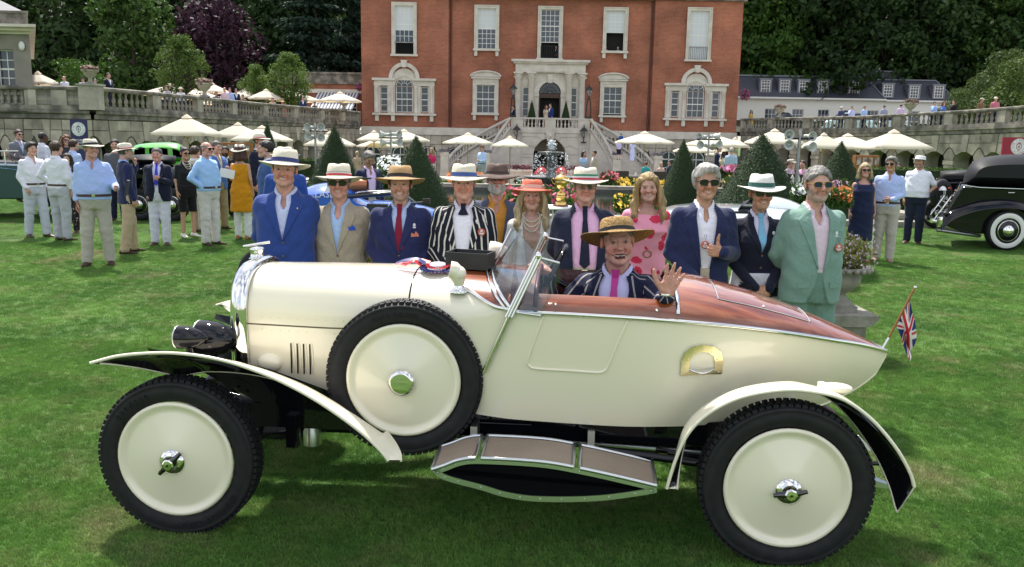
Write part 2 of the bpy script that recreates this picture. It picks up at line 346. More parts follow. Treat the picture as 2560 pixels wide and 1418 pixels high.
def sash(b_frame,cx,y,z0,z1,hw,nx,nzs,panes,blind_rows=0,open_z=None,par=None,arch=False):
 """window: frame + bars in one part, panes as sub-parts of it; opens at the bottom when open_z is given"""
 fr=MB();t=.055;zz0=open_z if open_z is not None else z0
 fr.bb(cx-hw,cx-hw+t,y,y+.07,z0,z1);fr.bb(cx+hw-t,cx+hw,y,y+.07,z0,z1)
 fr.bb(cx-hw+t,cx+hw-t,y,y+.07,z1-t,z1);fr.bb(cx-hw+t,cx+hw-t,y,y+.07,z0,z0+t*.9)
 if open_z is not None:fr.bb(cx-hw+t,cx+hw-t,y+.005,y+.065,zz0-t,zz0)
 zs=np.linspace(zz0+(t if open_z is None else 0),z1-t,nzs+1);xs=np.linspace(cx-hw+t,cx+hw-t,nx+1);g=.018
 for x in xs[1:-1]:fr.bb(x-g,x+g,y+.015,y+.05,zs[0],zs[-1])
 for k,z in enumerate(zs[1:-1]):
  gg=.04 if k==nzs//2-1 else g;fr.bb(cx-hw+t,cx+hw-t,y+.012,y+.053,z-gg,z+gg)
 f=fr.build('window',WHT,par or house)
 for i in range(nx):
  for j in range(nzs):
   k=(round(xs[1]-xs[0],3),round(zs[1]-zs[0],3),j>=nzs-blind_rows)
   if k not in panes:
    m=MB();m.bb(-k[0]/2,k[0]/2,-.004,.004,-k[1]/2,k[1]/2);panes[k]=m.mesh('pane',BLIND if k[2]else GLS)
   o=put('pane',panes[k],f,wc=True);o.location=((xs[i]+xs[i+1])/2,y+.035,(zs[j]+zs[j+1])/2)
 return f
PANES={}
def surround(cx,y,z0,z1,hw,fw=.24,sill=True,brk=True):
 b=MB();d=.14
 b.bb(cx-hw-fw,cx-hw,y-d,y+.3,z0,z1+fw);b.bb(cx+hw,cx+hw+fw,y-d,y+.3,z0,z1+fw);b.bb(cx-hw,cx+hw,y-d,y+.3,z1,z1+fw)
 b.bb(cx-hw-fw-.03,cx-hw-fw+.06,y-d-.05,y-d+.002,z0,z1+fw+.03);b.bb(cx+hw+fw-.06,cx+hw+fw+.03,y-d-.05,y-d+.002,z0,z1+fw+.03)
 b.bb(cx-hw-fw+.06,cx+hw+fw-.06,y-d-.05,y-d+.002,z1+fw-.06,z1+fw+.03)
 if sill:b.bb(cx-hw-fw-.12,cx+hw+fw+.12,y-d-.16,y+.3,z0-.17,z0-.002)
 if brk:
  for s in(-1,1):b.bb(cx+s*(hw+fw/2)-.13,cx+s*(hw+fw/2)+.13,y-.2,y+.01,z0-.6,z0-.172)
 return b.build('window_surround',PST,house)
def railing(x0,x1,y,z0,z1,n=11):
 b=MB();b.bb(x0,x1,y-.02,y+.02,z1-.03,z1);b.bb(x0,x1,y-.02,y+.02,z0,z0+.03)
 for x in np.linspace(x0+.03,x1-.03,n):b.tube([(x,y,z0+.03),(x,y,z1-.03)],.013,5)
 return b.build('railing',BLK,house)
for(dx,z0,z1,hw),bl,op,yy,rail in((W1[0],4,9.75,HY,1),(W1[1],8,None,HY,1),(W2[0],4,None,HY+.35,0),(W2[1],8,10.9,HY+.35,0),(W2[2],0,10.0,HY+.35,1)):
 cx=HC+dx;surround(cx,yy,z0,z1,hw,brk=not rail);sash(None,cx,yy+.06,z0,z1,hw,4,6 if op else 8,PANES,min(bl,6 if op else 8),op)
 if rail:railing(cx-hw,cx+hw,yy-.05,z0+.02,z0+1.05)
for(dx,z0,z1,hw),op in((G2[0],None),(G2[1],None)):
 cx,yy=HC+dx,HY+.35;surround(cx,yy,z0,z1,hw,.28);sash(None,cx,yy+.06,z0+(.0 if dx<0 else .12),z1,hw,3,4,PANES)
 b=MB();b.bb(cx-1.12,cx+1.12,yy-.16,yy+.2,z1+.32,z1+.5);b.bb(cx-1.25,cx+1.25,yy-.32,yy+.2,z1+.502,z1+.62)
 P=[(-1.25,z1+.66),(1.25,z1+.66)]+[(1.25*math.cos(a),z1+.66+.42*math.sin(a))for a in np.linspace(.12,PI-.12,11)]
 b.prism(P,lambda p:(cx+p[0],yy+.2,p[1]),lambda p:(cx+p[0],yy-.16,p[1]))
 rim=[(cx+1.3*math.cos(a),yy-.22,z1+.68+.45*math.sin(a))for a in np.linspace(.03,PI-.03,13)]
 b.tube(rim,.075,6);b.build('pediment',PST,house)
for s in(-1,1):
 cx,yy=HC+s*12.53,HY
 b=MB()
 for q in(-1,1):
  b.bb(*sorted((cx+q*.80,cx+q*1.42)),yy-.10,yy+.25,3.78,6.08);b.bb(*sorted((cx+q*2.08,cx+q*2.58)),yy-.10,yy+.25,3.78,6.08)
  b.bb(*sorted((cx+q*.82,cx+q*2.6)),yy-.16,yy+.2,6.082,6.52);b.bb(*sorted((cx+q*.76,cx+q*2.74)),yy-.36,yy+.2,6.522,6.72)
  for px in(1.02,2.36):
   b.lathe([(.17,0),(.17,.12),(.125,.16),(.12,1.95),(.14,1.98),(.19,2.25),(.19,2.28)],12,(cx+q*px,yy-.14,3.8))
 n=14;ro,ri=1.22,.78;zc=6.1;ring=[]
 for(r0,r1,y0,y1,zz)in((ri,1.12,yy-.12,yy+.2,zc),(1.0,1.32,yy-.24,yy+.2,6.72)):
  A=np.linspace(0,PI,n);k=1 if r0==ri else .98
  for a0,a1 in zip(A,A[1:]):
   b.prism([(r0,a0),(r1,a0),(r1,a1),(r0,a1)],lambda p,y1=y1,zz=zz:(cx+p[0]*math.cos(p[1]),y1,zz+p[0]*math.sin(p[1])),lambda p,y0=y0,zz=zz:(cx+p[0]*math.cos(p[1]),y0,zz+p[0]*math.sin(p[1])))
 b.prism([(-.16,7.62),(.16,7.62),(.27,8.22),(-.27,8.22)],lambda p:(cx+p[0],yy+.1,p[1]),lambda p:(cx+p[0],yy-.38,p[1]))
 b.bb(cx-2.75,cx+2.75,yy-.3,yy+.2,3.6,3.777)
 for px in(-2.36,-.98,.98,2.36):b.bb(cx+px-.15,cx+px+.15,yy-.22,yy+.01,3.1,3.598)
 sp=[(1.12*math.cos(a),6.1+1.12*math.sin(a))for a in np.linspace(0,PI,12)]
 b.build('window_surround',PST,house)
 b=MB();b.prism([(1.05*math.cos(a),6.55+1.0*math.sin(a))for a in np.linspace(0,PI,14)],lambda p:(cx+p[0],yy+.1,p[1]),lambda p:(cx+p[0],yy-.06,p[1]));b.build('tympanum',PST,house)
 for q in(-1,1):sash(None,cx+q*1.75,yy+.04,3.9,6.0,.31,1,4,PANES)
 f=sash(None,cx,yy+.02,3.86,6.08,.72,3,4,PANES)
 b=MB()
 A=np.linspace(0,PI,13);b.tube([(cx+.70*math.cos(a),yy-.0,6.08+.70*math.sin(a))for a in A],.035,5);b.tube([(cx+.25*math.cos(a),yy-.02,6.08+.25*math.sin(a))for a in A],.018,5)
 for a in np.linspace(PI/6,PI*5/6,5)[::1]:b.tube([(cx+.25*math.cos(a),yy-.02,6.08+.25*math.sin(a)),(cx+.7*math.cos(a),yy-.02,6.08+.7*math.sin(a))],.018,5)
 b.build('fanlight',WHT,f)
 b=MB();b.prism([(.7*math.cos(a),6.08+.7*math.sin(a))for a in A],lambda p:(cx+p[0],yy-.001,p[1]),lambda p:(cx+p[0],yy-.008,p[1]));b.build('pane',GLS,f)
yy=HY+.35;por=MB()
por.bb(HC-3.35,HC+3.35,yy-.75,yy,8.28,8.48);por.bb(HC-3.2,HC+3.2,yy-.6,yy,8.12,8.278);por.bb(HC-3.0,HC+3.0,yy-.46,yy,7.42,8.118)
por.bb(HC-1.5,HC+1.5,yy-.50,yy-.462,7.5,8.0)
for k in range(24):x=HC-3.1+k*6.2/23;por.bb(x-.05,x+.05,yy-.7,yy-.602,8.16,8.26)
por.build('entablature',PST,house)
b=MB();wall_with_holes(b,HC-3.0,HC+3.0,yy-.16,2.6,7.418,[(HC-.95,HC+.95,2.6,5.7),(HC-2.35,HC-1.78,3.7,6.2),(HC+1.78,HC+2.35,3.7,6.2),(HC-.95,HC+.95,5.69,6.66)])
A=np.linspace(0,PI,15)
for a0,a1 in zip(A,A[1:]):
 b.prism([(.95,a0),(1.38,a0),(1.38,a1),(.95,a1)],lambda p:(HC+p[0]*math.cos(p[1]),yy-.05,5.7+p[0]*math.sin(p[1])),lambda p:(HC+p[0]*math.cos(p[1]),yy-.24,5.7+p[0]*math.sin(p[1])))
for q in(-1,1):
 b.bb(*sorted((HC+q*.95,HC+q*1.4)),yy-.22,yy,2.6,5.62);b.bb(*sorted((HC+q*.93,HC+q*1.46)),yy-.3,yy,5.4,5.68)
 b.bb(HC+q*3.0-.002,HC+q*3.0+.002,yy-.16,yy,2.6,7.4)
b.prism([(-.18,6.55),(.18,6.55),(.26,7.3),(-.26,7.3)],lambda p:(HC+p[0],yy-.1,p[1]),lambda p:(HC+p[0],yy-.34,p[1]))
b.build('doorcase',PST,house)
pil=MB();pil.lathe([(.36,0),(.36,.2),(.30,.28),(.285,.35),(.25,4.0),(.27,4.03),(.30,4.1),(.33,4.35),(.40,4.52),(.40,4.6)],14);pm=pil.mesh('column',PST)
for k in range(8):
 pass
for dx in(-2.74,-1.62,1.62,2.74):
 put('column',pm,house,wc=True).location=(HC+dx,yy-.34,2.8)
 b=MB()
 for k in range(8):
  a=k*PI/4;b.ball((HC+dx+.34*math.cos(a),yy-.34+.34*math.sin(a),7.02+.14*(k%2)),.085,6,4)
 b.bb(HC+dx-.42,HC+dx+.42,yy-.76,yy-.0,7.3,7.415);b.bb(HC+dx-.38,HC+dx+.38,yy-.72,yy-.0,2.6,2.798);b.build('capital',PST,house)
for q in(-1,1):sash(None,HC+q*2.065,yy-.12,3.72,6.18,.28,1,4,PANES)
b=MB();b.tube([(HC+.93*math.cos(a),yy-.02,5.7+.93*math.sin(a))for a in A],.05,5)
for a in np.linspace(0,PI,12):b.tube([(HC+.2*math.cos(a),yy-.03,5.7+.2*math.sin(a)),(HC+.92*math.cos(a),yy-.03,5.7+.92*math.sin(a))],.022,4)
for r in(.2,.55):b.tube([(HC+r*math.cos(a),yy-.03,5.7+r*math.sin(a))for a in A],.022,4)
b.build('fanlight',BLK,house)
b=MB();b.prism([(.93*math.cos(a),5.7+.93*math.sin(a))for a in A],lambda p:(HC+p[0],yy+.03,p[1]),lambda p:(HC+p[0],yy+.02,p[1]));b.build('pane',GLS,house)
OAK=mat('dark_oak',(.055,.022,.012),.5)
b=MB();b.bb(HC-.95,HC+.95,yy-.1,yy+.1,5.3,5.66);b.bb(HC-.95,HC-.83,yy-.1,yy+.5,2.6,5.3);b.bb(HC+.83,HC+.95,yy-.1,yy+.5,2.6,5.3);b.build('door_frame',OAK,house)
b=MB();b.bb(HC-16.35,HC+16.35,HY-.16,HY+.3,1.98,2.3);b.bb(HC-16.28,HC+16.28,HY-.08,HY+.3,2.302,2.618);b.build('plinth_band',PST,house)
bays=[(HC+d)for d in(-15.3,-12.9,-10.5,-8.1,8.1,10.5,12.9,15.3)]
holes=[(c-.72,c+.72,-1.1,.95)for c in bays]+[(HC-1.36,HC+1.36,-1.65,.75)]
b=MB();wall_with_holes(b,HC-16.25,HC+16.25,HY,-1.66,1.978,holes);b.build('basement_wall',mat('basement_stone',(.30,.27,.22),.9,col2=(.22,.2,.16),ns=1.5),house)
blk={}
def stone_block(poly,y0,y1,m,par,name='stone_block'):
 bb_=MB();bb_.prism(poly,lambda p:(p[0],y0,p[1]),lambda p:(p[0],y1,p[1]));return bb_.build(name,m,par)
BST=mat('basement_block',(.47,.42,.34),.85,col2=(.35,.31,.25),ns=1.7,bump=.3,objvar=.14)
for c in bays:
 for q in(-1,1):
  for z0,z1 in((-1.6,-.62),(-.58,.1),(.14,.55)):stone_block([(c+q*.76,z0),(c+q*1.18,z0),(c+q*1.18,z1),(c+q*.76,z1)][::q],HY+.02,HY-.06,BST,house)
  stone_block([(c+q*.70,.6),(c+q*1.18,.6),(c+q*1.18,1.15),(c+q*.56,1.15)][::q],HY+.02,HY-.06,BST,house)
  stone_block([(c+q*.22,1.2),(c+q*1.18,1.2),(c+q*1.18,1.95),(c+q*.3,1.95)][::q],HY+.02,HY-.06,BST,house)
 stone_block([(c-.17,.98),(c+.17,.98),(c+.25,1.95),(c-.25,1.95)],HY+.02,HY-.1,BST,house)
 for q in(-1,1):stone_block([(c+q*a,z)for a,z in((.20,1.02),(.5,.82),(.66,1.1),(.26,1.16))][::q],HY+.02,HY-.07,BST,house)
 f=MB();A2=np.linspace(0,PI,9);f.tube([(c+.66*math.cos(a),HY+.1,.25+.66*math.sin(a))for a in A2],.05,5)
 f.bb(c-.7,c+.7,HY+.06,HY+.14,.2,.28);f.bb(c-.03,c+.03,HY+.06,HY+.14,-1.1,.9);f.bb(c-.7,c-.62,HY+.06,HY+.14,-1.1,.2);f.bb(c+.62,c+.7,HY+.06,HY+.14,-1.1,.2);f.bb(c-.7,c+.7,HY+.06,HY+.14,-.5,-.45)
 f=f.build('window',WHT,house);g=MB();g.bb(c-.72,c+.72,HY+.15,HY+.16,-1.1,.95);g.build('pane',GLS,f)
LY=72.4;lx0,lx1=HC-3.35,HC+3.35
STN=mat('landing_stone',(.60,.55,.48),.8,col2=(.47,.43,.38),ns=1.3,bump=.2)
b=MB();b.bb(lx0,lx1,LY,HY+.2,2.4,2.6);b.bb(lx0-.06,lx1+.06,LY-.1,LY,2.3,2.602);wall_with_holes(b,lx0,lx1,LY,-1.65,2.4,[(HC-1.36,HC+1.36,-1.65,1.86)])
for x in(lx0,lx1):b.bb(x-.002,x+.002,LY,HY,-1.65,2.4)
AA=np.linspace(0,PI,17)
for a0,a1 in zip(AA,AA[1:]):
 x0,x1=1.36*math.cos(a0),1.36*math.cos(a1);z0,z1=.5+1.36*math.sin(a0),.5+1.36*math.sin(a1)
 b.add([(HC+x0,LY,z0),(HC+x1,LY,z1),(HC+x1,LY,1.865),(HC+x0,LY,1.865)],[(0,1,2,3)])
 b.add([(HC+x0,LY,z0),(HC+x1,LY,z1),(HC+x1,HY,z1),(HC+x0,HY,z0)],[(0,1,2,3)])
for q in(-1,1):b.bb(HC+q*1.36-.002,HC+q*1.36+.002,LY,HY,-1.65,.5)
b.build('entrance_landing',STN,house)
for q in(-1,1):
 for z0,z1 in((-1.6,-1.0),(-.96,-.38),(-.34,.24),(.28,.5)):
  stone_block([(HC+q*1.38,z0),(HC+q*2.35,z0),(HC+q*2.35,z1),(HC+q*1.38,z1)][::q],LY+.02,LY-.07,STN,house)
 stone_block([(HC+q*a,z)for a,z in((1.40,.54),(2.35,.54),(2.35,.98),(1.72,1.2),(1.27,1.02))][::q],LY+.02,LY-.07,STN,house)
 stone_block([(HC+q*a,z)for a,z in((1.22,1.12),(1.68,1.28),(2.35,1.02),(2.35,1.95),(1.0,1.95),(.72,1.68))][::q],LY+.02,LY-.07,STN,house)
 stone_block([(HC+q*a,z)for a,z in((.42,1.86),(.70,1.74),(.96,1.98),(2.35,1.99),(2.35,2.26),(.5,2.26))][::q],LY+.02,LY-.07,STN,house)
b=MB();b.prism([(-.26,1.72),(.26,1.72),(.40,2.55),(-.40,2.55)],lambda p:(HC+p[0],LY+.05,p[1]),lambda p:(HC+p[0],LY-.22,p[1]));b.ball((HC,LY-.26,2.1),(.19,.12,.26),10,8);b.ball((HC,LY-.37,2.08),(.04,.05,.08),6,5);b.build('keystone',STN,house)
def baluster_mesh(m,h=.62,r=.085):
 b=MB();b.lathe([(r*.9,0),(r*.9,.05),(r*.55,.09),(r*.75,.14),(r,.22),(r*.95,.28),(r*.55,.40),(r*.42,.47),(r*.6,.50),(r*.5,.53),(r*.85,.57),(r*.85,h)],8);return b.mesh('baluster',m)
BALM=baluster_mesh(STN)
bal=thing('balustrade','pale stone balustrade along the front of the entrance landing','balustrade',(HC,LY,2.6))
b=MB();b.bb(lx0,lx1,LY-.06,LY+.26,3.42,3.56);b.bb(lx0,lx1,LY-.04,LY+.24,2.604,2.76);b.build('rail',STN,bal)
b=MB()
for x in(lx0+.55,HC,lx1-.55):b.bb(x-.5 if x!=HC else x-.45,x+.5 if x!=HC else x+.45,LY-.03,LY+.23,2.762,3.418)
b.build('pedestal',STN,bal)
for x0 in(lx0+1.2,HC+.62):
 for k in range(6):put('baluster',BALM,bal,wc=True).location=(x0+k*.31,LY+.1,2.78)
for s in(-1,1):
 st=thing('staircase',('empty curved stone stairs descending from the landing, behind the cap-wearing man','curved stone stairs that three visitors climb beside the landing')[s>0],'staircase',(HC+s*5,71,-1.65))
 xl=HC+s*3.35
 def I(t):return(xl+s*1.9*math.sin(t*PI/2),69.3+2.9*math.cos(t*PI/2))
 def O(t):return(xl+s*5.2*math.sin(t*PI/2),69.3+5.3*math.cos(t*PI/2))
 n=26;sm=STN
 for k in range(n):
  t0,t1=k/n,(k+1)/n;z=2.6-(k+1)*4.25/(n+1);a,c,d,e=I(t0),I(t1),O(t1),O(t0)
  q=MB();q.add([(*p,-1.66)for p in(a,c,d,e)]+[(*p,z)for p in(a,c,d,e)],[(0,1,2,3),(4,5,6,7)]+[(i,(i+1)%4,4+(i+1)%4,4+i)for i in range(4)]);q.build('step',sm,st)
 for F,cnt in((I,13),(O,22)):
  r=MB();T=np.linspace(0,.97,16);r.tube([(*F(t),3.5-t*4.1)for t in T],.13,6);r.build('handrail',sm,st)
  r=MB();r.tube([(*F(t),2.72-t*4.1)for t in T],.12,6);r.build('string',sm,st)
  for t in np.linspace(.04,.93,cnt):put('baluster',BALM,st,wc=True).location=(*F(t),2.8-t*4.1)
  x,y=F(1);r=MB();r.bb(x-.36,x+.36,y-.7,y+.1,-1.66,-1.0);r.bb(x-.31,x+.31,y-.65,y+.05,-1.0,.42);r.bb(x-.37,x+.37,y-.71,y+.11,.42,.52);r.build('newel_post',PST,st)
  r=thing('flower_trough','low trough of lilac flowers on the %s newel post of the %s stairs'%(('inner','outer')[F is O],('left-hand','right-hand')[s>0]),'planter',(x,y-.3,.52),group='flower troughs on the stair posts')
  q=MB();q.bb(x-.3,x+.3,y-.6,y,.523,.66);q.build('trough',PST,r);q=MB();R=random.Random(int(x*9))
  for _ in range(60):px,py,pz=x+R.uniform(-.42,.42),y-.3+R.uniform(-.4,.4),.68+R.uniform(0,.2);q.box((px,py,pz),(.09,.09,.05),R=Matrix.Rotation(R.random()*3,3,(R.random(),R.random(),1)))
  q.build('flowers',mat('lilac_petal',(.30,.22,.36),.7,col2=(.10,.13,.05),ns=9),r)
def lantern(loc,label,ped):
 L0=thing('lantern',label,'lantern',loc,group=None);b=MB();x,y,z=loc
 if ped:
  for q in(-1,1):b.tube([(x+q*.22,y,z),(x+q*.13,y,z+1.5)],.045,6)
  b.bb(x-.28,x+.28,y-.2,y+.2,z,z+.16);b.bb(x-.16,x+.16,y-.12,y+.12,z+1.48,z+1.62);b.tube([(x,y,z+1.6),(x,y,z+1.8)],.06,6);zz=z+1.8
 else:b.tube([(x,y,z),(x,y,z+.5)],.04,6);b.bb(x-.22,x+.22,y-.05,y+.05,z+.02,z+.14);zz=z+.5
 b.build('post',BLK,L0);b=MB();b.lathe([(.10,0),(.27,.55)],8,(x,y,zz));b.build('glass',mat('lantern_glass',(.5,.5,.48),.1,trans=.7),L0)
 b=MB();b.lathe([(.36,.5),(.32,.56),(.12,.78),(.05,.85),(.04,1.0),(0,1.05)],8,(x,y,zz));b.lathe([(.11,-.02),(.12,.02)],8,(x,y,zz))
 for k in range(4):a=k*PI/2+.4;b.tube([(x+.1*math.cos(a),y+.1*math.sin(a),zz),(x+.28*math.cos(a),y+.28*math.sin(a),zz+.56)],.016,4)
 b.build('cap',BLK,L0)
lantern((lx0+.2,LY+.1,3.56),'tall black lantern on the landing rail, left of the house door',True)
lantern((lx1-.2,LY+.1,3.56),'tall black lantern on the landing rail, right of the house door',True)
lantern((lx0+.55,LY-.25,1.5),'black bracket lantern on the stone wall left of the lower arch',False)
lantern((lx1-.55,LY-.25,1.5),'black bracket lantern on the stone wall right of the lower arch',False)
# brick pavilion on the left terrace and its awning
an=thing('brick_annex','low brick wing with a stone parapet beside the house','building',(-15.6,79,TERZ))
b=MB();wall_with_holes(b,-21,-13.25,78,TERZ,6.3,[(-17.4,-14.2,TERZ,5.4)]);b.build('wall',BRICK,an)
b=MB();b.bb(-21.2,-13.25,77.8,79,6.3,7.15);b.bb(-21.3,-13.25,77.7,79,7.152,7.32);b.build('parapet',MOSS,an)
b=MB();b.bb(-21,-13.25,77.9,78.05,5.5,5.85);b.build('stone_band',PST,an)
b=MB();b.bb(-17.4,-14.2,78.3,78.4,TERZ,5.4);wn_=b.build('window',GLS,an)
b=MB();[b.bb(x-.05,x+.05,78.1,78.3,TERZ,5.4)for x in np.linspace(-17.35,-14.25,6)];b.bb(-17.4,-14.2,78.12,78.28,4.2,4.3);b.build('window_frame',WHT,an)
aw=thing('awning','navy and white striped awning over the brick wing windows','awning',(-15.6,77.8,5.4))
k=26
for i in range(k):
 x0,x1=-17.6+3.7*i/k,-17.6+3.7*(i+1)/k
 b=MB();b.add([(x0,77.8,5.55),(x1,77.8,5.55),(x1-.25,75.6,4.1),(x0-.25,75.6,4.1),(x0-.25,75.6,3.85),(x1-.25,75.6,3.85)],[(0,1,2,3),(3,2,5,4)])
 b.build('stripe',mat('awning_navy',(.10,.11,.16),.8)if i%2 else mat('awning_white',(.62,.62,.62),.8),aw)
# grey pavilion at the far left
pv=thing('stone_pavilion','grey rendered pavilion with a slate hip roof at the end of the left terrace','building',(-25,41,-1))
REND=mat('grey_render',(.27,.24,.205),.9,col2=(.20,.18,.155),ns=1.3,bump=.2)
px1=-21.55;py=38.9
def slab(b,z0,z1,ox,mi=0):
 P=[(-45,py-ox),(px1+ox,py-ox),(px1-10+ox,56),(-45,56)];b.prism(P,lambda p:(p[0],p[1],z0),lambda p:(p[0],p[1],z1),mi)
b=MB();wall_with_holes(b,-40,px1,py,TERZ+.2,6.05,[(-23.15,-22.32,3.75,5.4),(-26.2,-25.0,3.75,5.4)]);b.add([(px1,py,TERZ),(px1-10,56,TERZ),(px1-10,56,6.05),(px1,py,6.05)],[(0,1,2,3)]);b.build('wall',REND,pv)
b=MB();slab(b,6.05,6.168,.15);slab(b,6.17,6.298,.45);slab(b,6.3,6.42,.72);b.build('cornice',PST,pv)
b=MB();slab(b,6.422,6.95,.0);slab(b,6.952,7.05,.08);b.build('parapet',MOSS,pv)
b=MB();b.add([(-45,py+.2,7.06),(px1-.3,py+.2,7.06),(px1-9,py+7,10.2),(-45,py+7,10.2),(px1-10.3,56,7.06),(px1-14,56,10.2)],[(0,1,2,3),(1,4,5,2)])
b.build('roof',mat('slate',(.075,.078,.09),.55,col2=(.12,.12,.13),ns=3,stretch=(1,1,6)),pv)
sash(None,-22.73,py+.22,3.72,5.4,.40,2,4,PANES,par=pv)
b=MB();b.bb(-23.2,-22.26,py-.05,py+.22,3.55,3.718);b.bb(-40,px1+.06,py-.08,py+.05,3.42,3.56);b.bb(-40,px1+.1,py-.1,py+.1,TERZ-.1,TERZ+.35);b.build('sill',REND,pv)
b=MB();b.ball((-21.85,py-.12,5.55),(.13,.1,.2),10,8);b.build('alarm_box',WHT,pv)
# white coach house on the right
ch=thing('coach_house','white rendered coach house with a slate mansard roof and dormers behind the right terrace','building',(35,95,TERZ))
CRM=mat('cream_render',(.80,.77,.69),.8);SLT=mat('blue_slate',(.028,.03,.042),.5,col2=(.04,.042,.055),ns=6,bump=.3,bs=20);LEAD=mat('lead',(.16,.17,.20),.5)
CY=95;x0,x1=21.5,48.2
wins=[27.9,30.9,33.7,36.5,39.1,43.6,46.2]
b=MB();wall_with_holes(b,x0,x1-.5,CY,TERZ-.3,6.5,[(w-.62,w+.62,3.2,5.45)for w in wins]);b.build('wall',CRM,ch)
b=MB();b.bb(x0,40.3,CY-.45,CY+.1,6.5,6.68);b.bb(40.3,x1,CY-.35,CY+.1,6.42,6.6);b.build('gutter',WHT,ch)
b=MB();b.add([(x0,CY-.3,6.68),(40.2,CY-.3,6.68),(38.6,CY+1.6,9.0),(x0,CY+1.6,9.0),(40.2,CY+9,6.68),(38.6,CY+9,9.0)],[(0,1,2,3),(1,4,5,2)])
b.add([(38.8,CY,6.6),(x1,CY,6.6),(x1-1.7,CY+1.9,8.85),(37.5,CY+1.9,8.85),(x1,CY+9,6.6),(x1-1.7,CY+9,8.85)],[(0,1,2,3),(1,4,5,2)])
b.bb(38.6,43.2,CY+2.6,CY+6,8.86,9.75);b.build('roof',SLT,ch)
b=MB();b.bb(x0,38.65,CY+1.5,CY+1.75,8.98,9.14);b.bb(37.5,x1-1.65,CY+1.8,CY+2,8.82,8.95);b.tube([(40.2,CY-.3,6.72),(38.6,CY+1.6,9.05)],.09,6);b.tube([(x1,CY,6.62),(x1-1.7,CY+1.9,8.9)],.09,6);b.bb(38.4,43.4,CY+2.5,CY+6.2,9.75,9.9);b.build('lead_ridge',LEAD,ch)
b=MB();b.lathe([(.14,0),(.12,.5),(.17,.52),(.17,.65)],10,(40.6,CY+3,9.9));b.build('chimney_pot',WHT,ch)
for w in wins:sash(None,w,CY+.05,3.2,5.45,.60,3,4,PANES,par=ch)
for k,(u,v)in enumerate(((1914,214),(1962,215),(2009,216),(2057,217),(2135,219),(2220,226),(2286,229),(2347,229))):
 p=at(u,v,CY+.2);w=p.x;z=p.z;d=MB();yb=CY+.15+(z-7.8)*.0
 d.bb(w-.72,w+.72,yb,yb+1.7,z+.62,z+.78);d.prism([(-.66,-.72),(-.5,-.72),(-.5,.62),(-.66,.62)],lambda p:(w+p[0],yb+1.5,z+p[1]),lambda p:(w+p[0],yb,z+p[1]));d.prism([(.5,-.72),(.66,-.72),(.66,.62),(.5,.62)],lambda p:(w+p[0],yb+1.5,z+p[1]),lambda p:(w+p[0],yb,z+p[1]));d.bb(w-.66,w+.66,yb-.06,yb+.5,z-.8,z-.722)
 d=d.build('dormer',LEAD,ch)
 f=MB();hw=.48;f.bb(w-hw,w-hw+.07,yb+.02,yb+.1,z-.7,z+.6);f.bb(w+hw-.07,w+hw,yb+.02,yb+.1,z-.7,z+.6)
 for zz in(-.7,-.38,-.06,.26,.54):f.bb(w-hw+.07,w+hw-.07,yb+.02,yb+.1,z+zz,z+zz+.05)
 for xx in(-.14,.14):f.bb(w+xx-.02,w+xx+.02,yb+.03,yb+.09,z-.65,z+.54)
 f.build('window_frame',WHT,d);g=MB();g.bb(w-hw+.03,w+hw-.03,yb+.11,yb+.13,z-.7,z+.6);g.build('pane',GLS,d)
